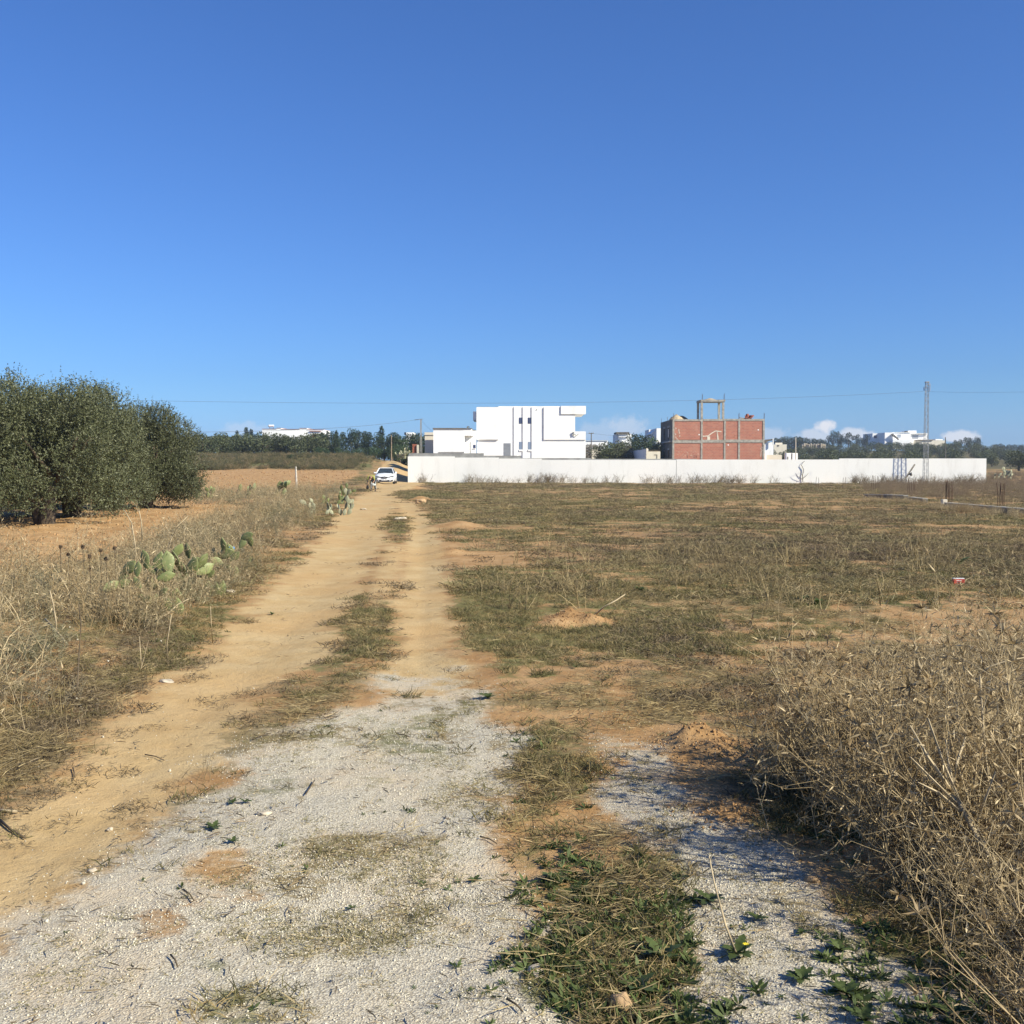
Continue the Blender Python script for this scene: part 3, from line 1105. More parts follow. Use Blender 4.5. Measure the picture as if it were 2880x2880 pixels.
x, y = polar_points(26000, 5, 90, .5, .9)
place_stuff('withered_growth', dark_k, x, y, .5, 1.0, 'dark brown withered growth in bands across the field', 'dead plants', k_dark, .05, 0,
            lambda r: np.interp(r, [5, 14, 90], [.45, .8, 1.8]))

# upright dry stalks
stalk_k = [stalk_mesh('stalk_%d' % i, 'straw', 500 + i, 4, .26, .07, 4, .0024, .35) for i in range(4)]
scrub_k = [stalk_mesh('scrub_%d' % i, 'thistle', 540 + i, 16, .75, .22, 7, .006, .42, 1, .07) for i in range(4)]
weedy_k = [stalk_mesh('weedy_%d' % i, 'greyweed', 560 + i, 12, .42, .14, 8, .0036, .5, 3, .05) for i in range(4)]


def k_stalk(x, y, z):
    px, py, sand, grav, litter, green, plough, hill, bank = masks(x, y, z)
    return np.clip(litter * .75 + bank * .5, 0, 1) * (1 - sand) * (1 - grav) * wall_clear(x, y) * .8


x, y = polar_points(5200, 4, 100, .5)
place_stuff('standing_stalks', stalk_k, x, y, .5, 1.2, 'thin upright dry stalks scattered over the field', 'stalks', k_stalk, .15, 0,
            lambda r: np.interp(r, [4, 30, 100], [.6, 1.0, 1.6]))


tall_k = [stalk_mesh('tall_stalk_%d' % i, 'straw', 520 + i, 5, .42, .10, 4, .0075, .30, 1, .03) for i in range(4)]


def k_tall(x, y, z):
    px, py, sand, grav, litter, green, plough, *_ = masks(x, y, z)
    return sstep(.50, .70, fbm(x, y, 4.5, 4, 29)) * (1 - sand) * (1 - grav) * (1 - plough) * wall_clear(x, y) * (px > 1250)


x, y = polar_points(2600, 9, 92, .5, .8)
place_stuff('tall_stalks', tall_k, x, y, .35, 1.05, 'taller pale dry stalks standing in loose groups over the field', 'stalks', k_tall, .22, 0)
# dry growth hiding the foot of the foundation beams
bx_, by_ = [], []
for (a0, b0, a1, b1, k) in [(2430, 1408, 2610, 1420, 60), (2640, 1432, 2900, 1458, 80)]:
    for _ in range(k):
        f_ = RNG.random()
        g_ = G(a0 + (a1 - a0) * f_, b0 + (b1 - b0) * f_)
        bx_.append(g_.x + RNG.normal(0, .2))
        by_.append(g_.y + RNG.normal(0, .25))
place_stuff('beam_foot_weeds', scrub_k, np.array(bx_), np.array(by_), .22, .5, 'dry weeds along the foot of the foundation beams', 'weeds', None, .3)


def k_scrub(x, y, z):
    px, py, *_ = masks(x, y, z)
    d = poly_dist(px, py, SCRUB)
    return sstep(-6, 12, d) * wall_clear(x, y)


M['brownscrub'] = leafy('brown scrub stems', (.11, .080, .048), (.36, .275, .175), .3, .2, c3=(.15, .11, .068))
brown_k = [stalk_mesh('brown_scrub_%d' % i, 'brownscrub', 550 + i, 16, .75, .22, 7, .006, .42, 1, .07) for i in range(4)]
x = RNG.uniform(12, 100, 9000)
y = RNG.uniform(36, 150, 9000)
place_stuff('brown_scrub', brown_k, x, y, .38, .80, 'dense brown dry scrub behind the low foundation beams on the right', 'scrub', k_scrub)

# rank grass against the foot of the white wall
n = 520
t = RNG.random(n)
xw = -9 + t * 53
yw = 105 + (xw + 10.2) / 54.4 * (-5.5) - RNG.uniform(.2, 2.0, n)
cl = fbm(xw, yw * 0, 3.0, 3, 5)
m = RNG.random(n) < np.clip((cl - .34) * 3.6 + .12, 0, 1)
lean_k = []
for i in range(3):
    lean_k.append(stalk_mesh('lean_weed_%d' % i, 'litter', 590 + i, 7, .85, .16, 6, .011, .5, 1, .06))
xw, yw = xw[m], yw[m]
rot = np.stack([RNG.normal(0, .1, len(xw)), RNG.normal(.35, .2, len(xw)), RNG.normal(0, .5, len(xw))], 1)
scatter('wall_foot_weeds', lean_k, np.stack([xw, yw, H(xw, yw)], 1), rot, RNG.uniform(.5, 1.25, len(xw)) * 1.1,
        RNG.integers(0, 3, len(xw)), 'wind-bent dry weeds along the foot of the white boundary wall', 'weeds')


# left bank of weeds between ploughed earth and track
def k_bank(x, y, z):
    px, py, *_ = masks(x, y, z)
    d = poly_dist(px, py, BANK) / np.clip(F / y * .09, 3, 40)
    d2 = poly_dist(px, py, STRIP) / 6
    edge = poly_dist(px, py, [(-400, 2200), (0, 1930), (200, 1800), (420, 1720), (640, 1560), (820, 1470), (980, 1376), (1000, 1350), (200, 1370), (-400, 1600)])
    nearf = np.interp(np.hypot(x, y), [6, 10, 16, 24], [.40, .42, .75, 1.0])
    return nearf * np.maximum(sstep(.0, 1.6, d) * (.06 + .5 * sstep(-60, 20, edge) + .35 * sstep(-25, 15, poly_dist(px, py, [(560, 1600), (420, 1510), (560, 1465), (700, 1425), (850, 1385), (1020, 1366), (1000, 1390), (900, 1470), (760, 1570), (640, 1660)]))), sstep(0, 1, d2) * 1.0)


x, y = polar_points(9000, 5, 75, .52)
m = x < 0
place_stuff('bank_weeds', weedy_k + scrub_k, x[m], y[m], .32, 1.0, 'tangled grey-green and straw-coloured weeds along the left edge of the track', 'weeds', k_bank, .2, .02,
            lambda r: np.interp(r, [5, 12, 30, 75], [.75, 1.0, 1.1, 1.25]), prob=[.16] * 4 + [.09] * 4)
# upper bank behind the ploughed strip
x = RNG.uniform(-62, -14, 9000)
y = RNG.uniform(116, 158, 9000)


M['dullweed'] = leafy('dull green bank weeds', (.05, .055, .022), (.19, .175, .085), .35, .2, c3=(.20, .15, .08))
bankw_k = [stalk_mesh('bank_weed_%d' % i, 'dullweed', 575 + i, 12, .42, .14, 8, .006, .5, 3, .09) for i in range(3)]


def k_up(x, y, z):
    u = x / y
    return ((y > 119)).astype(float) * sstep(-.124, -.160, u + (fbm(x, y, 2.5, 3, 6) - .5) * .04) * sstep(.30, .55, fbm(x, y, 5, 3, 4)) * (u < -.126)


place_stuff('upper_bank_weeds', bankw_k, x, y, .35, 1.55, 'dull green and brown weeds on the rise behind the ploughed strip', 'weeds', k_up, .1)

# thistle thicket, right foreground
thick_k = [stalk_mesh('thicket_%d' % i, 'thistle', 620 + i, 12, .62, .10, 17, .0040, .55, 2, .032, 34) for i in range(5)]
tang_k = [stalk_mesh('tangle_%d' % i, 'thistle', 640 + i, 22, .36, .14, 9, .0026, 1.2, 1, .024) for i in range(4)]
THICK = [(2290, 2110), (2440, 2010), (2560, 1950), (2800, 1860), (3300, 1800), (3600, 3300), (3200, 3100), (2880, 2760), (2700, 2620), (2500, 2430), (2360, 2300), (2250, 2200)]


def k_thick(x, y, z):
    px, py, *_ = masks(x, y, z)
    d = poly_dist(px, py, THICK)
    return sstep(-20, 120, d + (fbm(x, y, .5, 3, 8) - .5) * 120)


x = RNG.uniform(.6, 5.5, 1500)
y = RNG.uniform(2.6, 9.5, 1500)
place_stuff('thistle_thicket', thick_k, x, y, .55, 1.15, 'tangled dry brown thistles crowding the right foreground', 'thistles', lambda a, b, c: k_thick(a, b, c) * .44 * np.interp(b, [4.6, 6.6], [1, .28]), .22, .01)
x = RNG.uniform(.6, 5.5, 3600)
y = RNG.uniform(2.6, 9.5, 3600)
place_stuff('thicket_undergrowth', tang_k, x, y, .6, 1.3, 'matted dead stems lying under the dry thistles on the right', 'dead stems', lambda a, b, c: k_thick(a, b, c) * .52 * np.interp(b, [4.6, 6.6], [1, .30]), .3, .01)

# crushed stone chips and clods
def chip_mesh(name, seed, mat='pebble'):
    g = np.random.default_rng(seed)
    v = np.array([(1, 0, 0), (-1, 0, 0), (0, 1, 0), (0, -1, 0), (0, 0, .8), (0, 0, -.8)], float)
    v = v * g.uniform(.6, 1.2, (6, 1)) + g.normal(0, .12, (6, 3))
    q = np.array([(0, 2, 4), (2, 1, 4), (1, 3, 4), (3, 0, 4), (2, 0, 5), (1, 2, 5), (3, 1, 5), (0, 3, 5)])
    return np_mesh(name, v, q, mat, np.full(6, g.random()))


chips = [chip_mesh('chip_%d' % i, 700 + i) for i in range(5)]
clods = [chip_mesh('clod_%d' % i, 720 + i, 'clod') for i in range(5)]


def k_grav(x, y, z):
    px, py, sand, grav, litter, green, *_ = masks(x, y, z)
    return np.clip(grav * (.18 + .8 * sstep(.42, .62, fbm(x, y, .8, 3, 66))) + .010 * sand + .006, 0, 1) * (py < 2990)


x, y = polar_points(110000, 2.4, 9.5, .47)
place_stuff('stone_chips', chips, x, y, .0022, .0052, 'loose pale stone chips of the crushed stone surface', 'gravel', k_grav, 2.0, -.001)


def k_clod(x, y, z):
    px, py, sand, grav, litter, green, plough, *_ = masks(x, y, z)
    return np.clip(plough, 0, 1)


x, y = polar_points(30000, 14, 135, .52, .7)
m = x < 0
place_stuff('soil_clods', clods, x[m], y[m], .012, .062, 'rough clods on the ploughed orange soil', 'clods', k_clod, 2.0, 0,
            lambda r: np.interp(r, [14, 100], [.6, 1.9]))

# clods and crumbs on the soil heaps, small litter on the track
mx, my = [], []
for (a, b, mr, mh) in MOUNDS:
    if mr > .5:
        continue
    k = 230
    q = RNG.normal(0, .75, (k, 2)) * mr
    mx += list(a + q[:, 0])
    my += list(b + q[:, 1])
place_stuff('heap_crumbs', clods, np.array(mx), np.array(my), .003, .012, 'crumbs of orange soil on the small heaps', 'clods', None, 2.0)
twig_k = [tuft_mesh('litter_bits_%d' % i, 'litter', 3, .05, .02, .06, .004, 0, True, 250 + i) for i in range(4)]


def k_litter(x, y, z):
    px, py, sand, grav, litter, green, plough, *_ = masks(x, y, z)
    return np.clip((sand * .35 + grav * .8) * (.25 + sstep(.4, .6, fbm(x, y, .7, 3, 19))) + (1 - sand) * (1 - grav) * .5, 0, 1) * (1 - plough)


x, y = polar_points(5200, 2.5, 30, .5)
place_stuff('plant_litter', twig_k, x, y, .6, 1.5, 'small dark bits of dead plants lying on gravel and sand', 'litter', k_litter, .05, -.003,
            lambda r: np.interp(r, [3, 30], [.8, 1.6]))

# small leafy weeds, as a carpet
def rosette_mesh(name, seed, n=9, L=.09):
    g = np.random.default_rng(seed)
    c = Cloud()
    a = np.linspace(0, 6.283, n, endpoint=False) + g.normal(0, .25, n)
    el = g.uniform(.1, .7, n)
    d = np.stack([np.cos(a) * np.cos(el), np.sin(a) * np.cos(el), np.sin(el)], 1)
    side = unit(np.cross(d, np.array([[0, 0, 1.]])) + g.normal(0, .25, (n, 3)))
    ln = L * g.uniform(.6, 1.2, n)
    c.add(blades(np.zeros((n, 3)), d, ln, ln * .27, side, .55), g.uniform(0, 1, n))
    c.add(blades(d * ln[:, None] * .25, unit(d + g.normal(0, .5, (n, 3))), ln * .7, ln * .2, None, .6), g.uniform(0, 1, n))
    return c.mesh(name, 'weed')


ros_k = [rosette_mesh('rosette_%d' % i, 760 + i) for i in range(4)]


def k_weed(x, y, z):
    px, py, sand, grav, litter, green, *_ = masks(x, y, z)
    k = np.zeros_like(x)
    for (bx, by, rx, ry, s) in [(1640, 2660, 190, 260, 1.0), (1850, 2640, 130, 200, 1.0), (1900, 2780, 120, 110, 1.0), (1620, 2720, 170, 200, .9), (1920, 2840, 140, 90, 1), (1780, 2480, 110, 120, .5), (2360, 2300, 120, 90, .8), (2600, 2640, 200, 130, .6),
                                (2420, 2700, 120, 120, .4), (1650, 2560, 90, 130, .7), (2680, 2860, 200, 90, .5), (500, 1790, 120, 60, .3), (2270, 1690, 50, 18, 1), (1400, 1665, 60, 25, .5),
                                (1560, 2180, 120, 120, .15), (2080, 2150, 60, 40, .2)]:
        d = np.hypot((px - bx) / rx, (py - by) / ry)
        k = np.maximum(k, s * sstep(1.2, .5, d + (fbm(x, y, .2, 3, 31) - .5) * 2.2))
    return k * .9


x, y = polar_points(24000, 2.5, 14, .5)
def k_sprig(x, y, z):
    px, py, sand, grav, litter, green, *_ = masks(x, y, z)
    return grav * sstep(.48, .62, fbm(x, y, .6, 3, 23)) * .5


moss_k = [tuft_mesh('moss_bits_%d' % i, 'moss', 16, .055, .010, .032, .0028, .12, False, 270 + i) for i in range(4)]


def k_moss(x, y, z):
    px, py, sand, grav, litter, green, *_ = masks(x, y, z)
    n = fbm(x, y, .30, 4, 44) * .6 + fbm(x, y, 1.1, 3, 45) * .4 + (fbm(x, y, .07, 2, 46) - .5) * .25
    boost = 0
    for (bx, by, rx, ry) in [(1000, 2620, 300, 120), (1130, 2440, 160, 70), (960, 2400, 130, 60), (750, 2800, 220, 70), (1300, 2230, 140, 60), (700, 2480, 120, 60), (780, 2080, 120, 40), (1150, 2800, 200, 60), (1250, 2140, 80, 30)]:
        boost = np.maximum(boost, sstep(1.4, .3, np.hypot((px - bx) / rx, (py - by) / ry)))
    return np.clip(grav * sstep(.50, .60, n + .10 * boost) * (.25 + .75 * boost), 0, 1)


xm, ym = polar_points(60000, 2.5, 9.5, .47)
place_stuff('gravel_moss', moss_k, xm, ym, .5, 1.2, 'thin low olive growth creeping over parts of the gravel', 'moss', k_moss, .1)
xs_, ys_ = polar_points(1500, 2.6, 9, .5)
place_stuff('gravel_sprigs', ros_k + grass_k[:2], xs_, ys_, .12, .38, 'tiny sprigs of weed growing through the gravel', 'weeds', k_sprig, .3)
place_stuff('low_weeds', ros_k, x, y, .2, .62, 'low dark green leafy weeds between gravel and earth', 'weeds', k_weed, .3)


# ================================================================== THINGS
class Thing:
    """an Empty at the base of a thing; parts are written in world coordinates and stored relative to it"""

    def __init__(self, name, base, label, cat, group=None, rz=0):
        self.base = Vector(base)
        self.root = empty(name, self.base, rz, label, cat, group)
        self.root['kind'] = 'thing'

    def part(self, name, mb, mat, parent=None, smooth=False, bevel=0, label=None, kind=None):
        b = self.base
        mb.v = [(v[0] - b.x, v[1] - b.y, v[2] - b.z) for v in mb.v]
        o = mb.build(name, mat, parent or self.root, smooth, bevel)
        if label:
            o['label'] = label
        if kind:
            o['kind'] = kind
        return o

    def box(self, name, mat, x0, x1, y0, y1, z0, z1, parent=None, bevel=0, label=None, kind=None):
        return self.part(name, MB().box(x0, x1, y0, y1, z0, z1), mat, parent, False, bevel, label, kind)

    def pbox(self, name, mat, px0, px1, py0, py1, Y, depth, parent=None, label=None, kind=None, bevel=0):
        """a block whose front stands at distance Y and fills the given span of the photograph"""
        return self.box(name, mat, X(px0, Y), X(px1, Y), Y, Y + depth, Z(py1, Y), Z(py0, Y), parent, bevel, label, kind)


def copy_tree(o, parent=None):
    c = o.copy()
    COL.objects.link(c)
    c.parent = parent
    for ch in [k for k in COL.objects if k.parent == o]:
        copy_tree(ch, c)
    return c


# ------------------------------------------------------------------ white boundary wall
def wall_y(x):
    return 105 - (x + 10.2) / 54.4 * 5.5


def make_wall():
    xl, xr = X(1147, 105), 44.2
    t = Thing('boundary_wall', (xl, 105, 0), 'long low whitewashed wall with stepped grey coping across the field', 'wall')

    def run(name, mat, px0, px1, top, zb, off, th):
        # piece of wall between two picture columns following the line of the wall
        pts = []
        for px in (px0, px1):
            x = X(px, 103)
            for _ in range(4):
                x = X(px, wall_y(x))
            pts.append(x)
        x0, x1 = pts
        y0, y1 = wall_y(x0) + off, wall_y(x1) + off
        zt0, zt1 = Z(top, y0), Z(top if not isinstance(top, tuple) else top[1], y1)
        mb = MB()
        v = [(x0, y0, zb), (x1, y1, zb), (x1, y1 + th, zb), (x0, y0 + th, zb), (x0, y0, zt0), (x1, y1, zt1), (x1, y1 + th, zt1), (x0, y0 + th, zt0)]
        mb.add(v, [(3, 2, 1, 0), (4, 5, 6, 7), (0, 1, 5, 4), (1, 2, 6, 5), (2, 3, 7, 6), (3, 0, 4, 7)])
        return t.part(name, mb, mat)
    # plastered faces in five stretches
    segs = [(1147, 1278.6, 1283.5), (1278.8, 1403, 1287), (1403.2, 1524, 1289.8), (1524.2, 1902, 1293.6), (1902.6, 2360, 1292.4), (2360.2, 2774, 1289.4)]
    for a, b, top in segs:
        run('plaster_panel', 'lime', a, b, top, -.4, 0, .14)
    # grey courses left bare behind and above the plaster
    for a, b, top in [(1150, 1360.6, 1274.6), (1360.8, 1466.4, 1281.5), (1466.6, 1662, 1288.2), (1662.2, 1960, 1290.6)]:
        run('coping', 'coping', a, b, top, .8, .145, .12)
    run('joint', 'coping', 1901.8, 1903, 1294, -.3, -.004, .1)
    # side of the yard along the lane, with a gateway
    for (ya, yb, zt) in [(105.3, 116, 2.75), (127, 138, 3.2)]:
        t.box('side_panel', 'cream', xl + .02, xl + .2, ya, yb, -.3, zt)
    # crooked dark root hanging down the plaster
    px = [(2263, 1297), (2257, 1302), (2254, 1308), (2257, 1314), (2260, 1320), (2259, 1328), (2257, 1336), (2258, 1350)]
    Yc = wall_y(X(2258, 100)) - .06
    return t


make_wall()
w = Thing('dead_climber', P(2258, 1356, 100.1), 'crooked dead stem climbing the white wall right of the brick building', 'dead plant')
Yc = wall_y(X(2258, 100)) - .12
w.part('stem', MB().tube([P(a, b, Yc) for a, b in [(2263, 1297), (2257, 1302), (2254, 1308), (2257, 1314), (2260, 1320), (2259, 1328), (2257, 1336), (2258, 1356)]], .022, .035, 5), 'drystem_dark')
for pts in [[(2258, 1340), (2252, 1330), (2250, 1322)], [(2257, 1348), (2244, 1340), (2238, 1332)], [(2258, 1346), (2268, 1338), (2274, 1330)]]:
    w.part('twig', MB().tube([P(a, b, Yc - .05) for a, b in pts], .02, .012, 4), 'drystem_dark')


# ------------------------------------------------------------------ white villa
def make_villa():
    Y = 128.0
    zb = .3
    t = Thing('white_villa', (X(1490, Y), Y + 6, zb + .6), 'two storey white flat roofed villa with vertical fins and a cantilevered balcony', 'house')
    x_l, x_r, x_b = X(1343, Y), X(1617, Y), X(1647, Y)
    zt = Z(1142.5, Y)
    z1 = Z(1237, Y)
    # ground floor, upper floor
    t.box('wall', 'villa', x_l, x_b, Y, Y + 12, zb, z1)
    t.box('wall', 'villa', X(1402, Y), x_r, Y + .002, Y + 12, z1, zt)
    t.box('wall_panel', 'villa', X(1340.5, Y), X(1402, Y) - .002, Y - .22, Y + 12, z1 + .02, Z(1145.5, Y))
    # broken edge of the roof on the left
    g = random.Random(3)
    mb = MB()
    n = 9
    xs = np.linspace(X(1342, Y), X(1401, Y), n)
    for i in range(n - 1):
        mb.box(xs[i], xs[i + 1] - .01, Y - .2, Y + .1, Z(1145.5, Y), Z(1145.5 - g.uniform(.2, 1.6), Y))
    t.part('roof_edge', mb, 'coping')
    # fins with a narrow shadow line on their left
    for px in (1445, 1470, 1495):
        t.box('fin', 'villa', X(px, Y), X(px + 9, Y), Y - .09, Y - .002, zb, Z(1144.5, Y))
    # large proud panel and balcony front on the right
    t.box('wall_panel', 'villa', X(1529, Y), x_r, Y - .13, Y - .002, z1, Z(1165, Y) - .004)
    t.box('balcony_parapet', 'villa', x_r + .003, x_b, Y - .13, Y + .12, z1, Z(1213.5, Y))
    t.box('balcony_parapet', 'villa', x_b - .12, x_b, Y + .123, Y + 9, z1 + .002, Z(1213.5, Y))
    t.box('roof_beam', 'villa', X(1577, Y), x_b, Y - .26, Y + .1, Z(1165, Y), Z(1142, Y))
    t.box('roof_slab', 'villa', x_r + .004, x_b - .004, Y + .103, Y + 9, Z(1163, Y), Z(1143, Y))
    t.box('wall_panel', 'villa', X(1529, Y), X(1577, Y) - .003, Y - .13, Y - .003, Z(1165, Y), Z(1145, Y))
    # windows set just left of two fins
    for px in (1459.5, 1484.5):
        f = t.box('window', 'glass_dark', X(px, Y), X(px + 10.4, Y), Y - .025, Y - .003, Z(1191.5, Y), Z(1174.5, Y))
        t.box('window_bar', 'shutter', X(px + 5, Y), X(px + 5.5, Y), Y - .04, Y - .026, Z(1191.3, Y), Z(1174.7, Y), f)
        f = t.box('window', 'shutter_blue', X(px + .2, Y), X(px + 10.3, Y), Y - .025, Y - .003, Z(1264, Y), Z(1242.5, Y), label='lower window with closed pale blue shutter')
        for k in range(3):
            t.box('slat', 'shutter', X(px + 2 + 3 * k, Y), X(px + 2.6 + 3 * k, Y), Y - .04, Y - .026, Z(1263.7, Y), Z(1243, Y), f)
        t.box('sill', 'villa', X(px, Y), X(px + 10.4, Y), Y - .1, Y - .003, Z(1268.8, Y), Z(1264.4, Y))
    # roller shutter
    s = t.box('shutter', 'shutter', X(1416.6, Y), X(1436.4, Y), Y - .02, Y - .003, Z(1284, Y), Z(1246.3, Y))
    for k in range(9):
        z = Z(1248.5 + k * 3.8, Y)
        t.box('slat', 'coping', X(1417, Y), X(1436, Y), Y - .05, Y - .021, z - .035, z, s)
    # shaded box on the left side
    t.part('side_balcony', MB().box(X(1340.4, Y) - .45, X(1340.5, Y) - .003, Y + 1.0, Y + 6, Z(1181, Y), Z(1156, Y)), 'villa')
    t.box('lamp', 'coping', X(1508, Y), X(1510.5, Y), Y - .12, Y - .003, Z(1153.5, Y), Z(1151, Y))
    d = MB().tube([P(1612, 1218, Y - .28), P(1617, 1222, Y - .3), P(1622, 1225, Y - .3), P(1627, 1220, Y - .28)], .06, .03, 5)
    d.tube([P(1613, 1215, Y - .28), P(1613, 1226, Y - .28)], .12, .05, 6)
    t.part('railing_fitting', d, 'coping', label='small grey broken fitting on the balcony front')
    return t


make_villa()


def make_annex():
    Y = 126.3
    t = Thing('white_annex', (X(1262, Y), Y + 3, .9), 'plain one storey white house with a dark roof edge left of the villa', 'house')
    zb = .2
    t.box('wall', 'annex', X(1219, Y), X(1307, Y), Y, Y + 5, zb, Z(1206.5, Y))
    t.box('roof_edge', 'conc_dark', X(1217.5, Y), X(1308, Y), Y - .12, Y + 5.1, Z(1206.5, Y), Z(1203.8, Y))
    t.box('wall', 'annex', X(1307, Y) + .004, X(1327, Y), Y, Y + 4, Z(1224, Y), Z(1206.5, Y))
    t.box('roof_edge', 'conc_dark', X(1308, Y) + .01, X(1327, Y), Y - .1, Y + 4, Z(1206.5, Y), Z(1204.2, Y))
    Y2 = Y + 1.1
    t.box('wall', 'annex', X(1307, Y2) + .02, X(1339, Y2), Y2, Y2 + 1.6, zb, Z(1224, Y2) - .003)
    t.box('wall', 'annex', X(1327, Y2) + .01, X(1338, Y2), Y2, Y2 + 1.6, Z(1224, Y2), Z(1210.5, Y2))
    t.box('roof_edge', 'conc_dark', X(1327, Y2) + .01, X(1338, Y2), Y2 - .05, Y2 + 1.6, Z(1210.5, Y2), Z(1208.7, Y2))
    t.box('canopy', 'annex', X(1307, Y), X(1331, Y), Y + .003, Y2 - .003, Z(1226, Y), Z(1224.2, Y))
    w = t.box('window', 'glass_dark', X(1331, Y2), X(1338, Y2), Y2 - .03, Y2 - .003, Z(1260.5, Y2), Z(1251, Y2))
    t.box('sill', 'annex', X(1330.5, Y2), X(1338.5, Y2), Y2 - .12, Y2 - .031, Z(1261.5, Y2), Z(1260.6, Y2), w)
    t.box('drainpipe', 'coping', X(1323, Y2), X(1324, Y2), Y2 - .06, Y2 - .003, zb, Z(1243, Y2))
    t.box('ledge', 'coping', X(1234, Y), X(1306, Y), Y - .06, Y - .003, Z(1273, Y), Z(1270.8, Y))
    # roof fitting
    m = MB().tube([P(1314, 1203.5, Y + 1), P(1316, 1200, Y + 1), P(1321, 1201.5, Y + 1)], .12, .06, 6)
    t.part('roof_fitting', m, 'conc_dark')
    # wing set back on the left
    Y3 = Y + 6.0
    t.box('wing_wall', 'cream', X(1195, Y3), X(1222, Y3), Y3, Y3 + 5, zb, Z(1223.5, Y3))
    t.box('wing_parapet', 'cream', X(1194.5, Y3), X(1222, Y3), Y3 - .1, Y3 + 5, Z(1223.4, Y3), Z(1216, Y3))
    return t


make_annex()


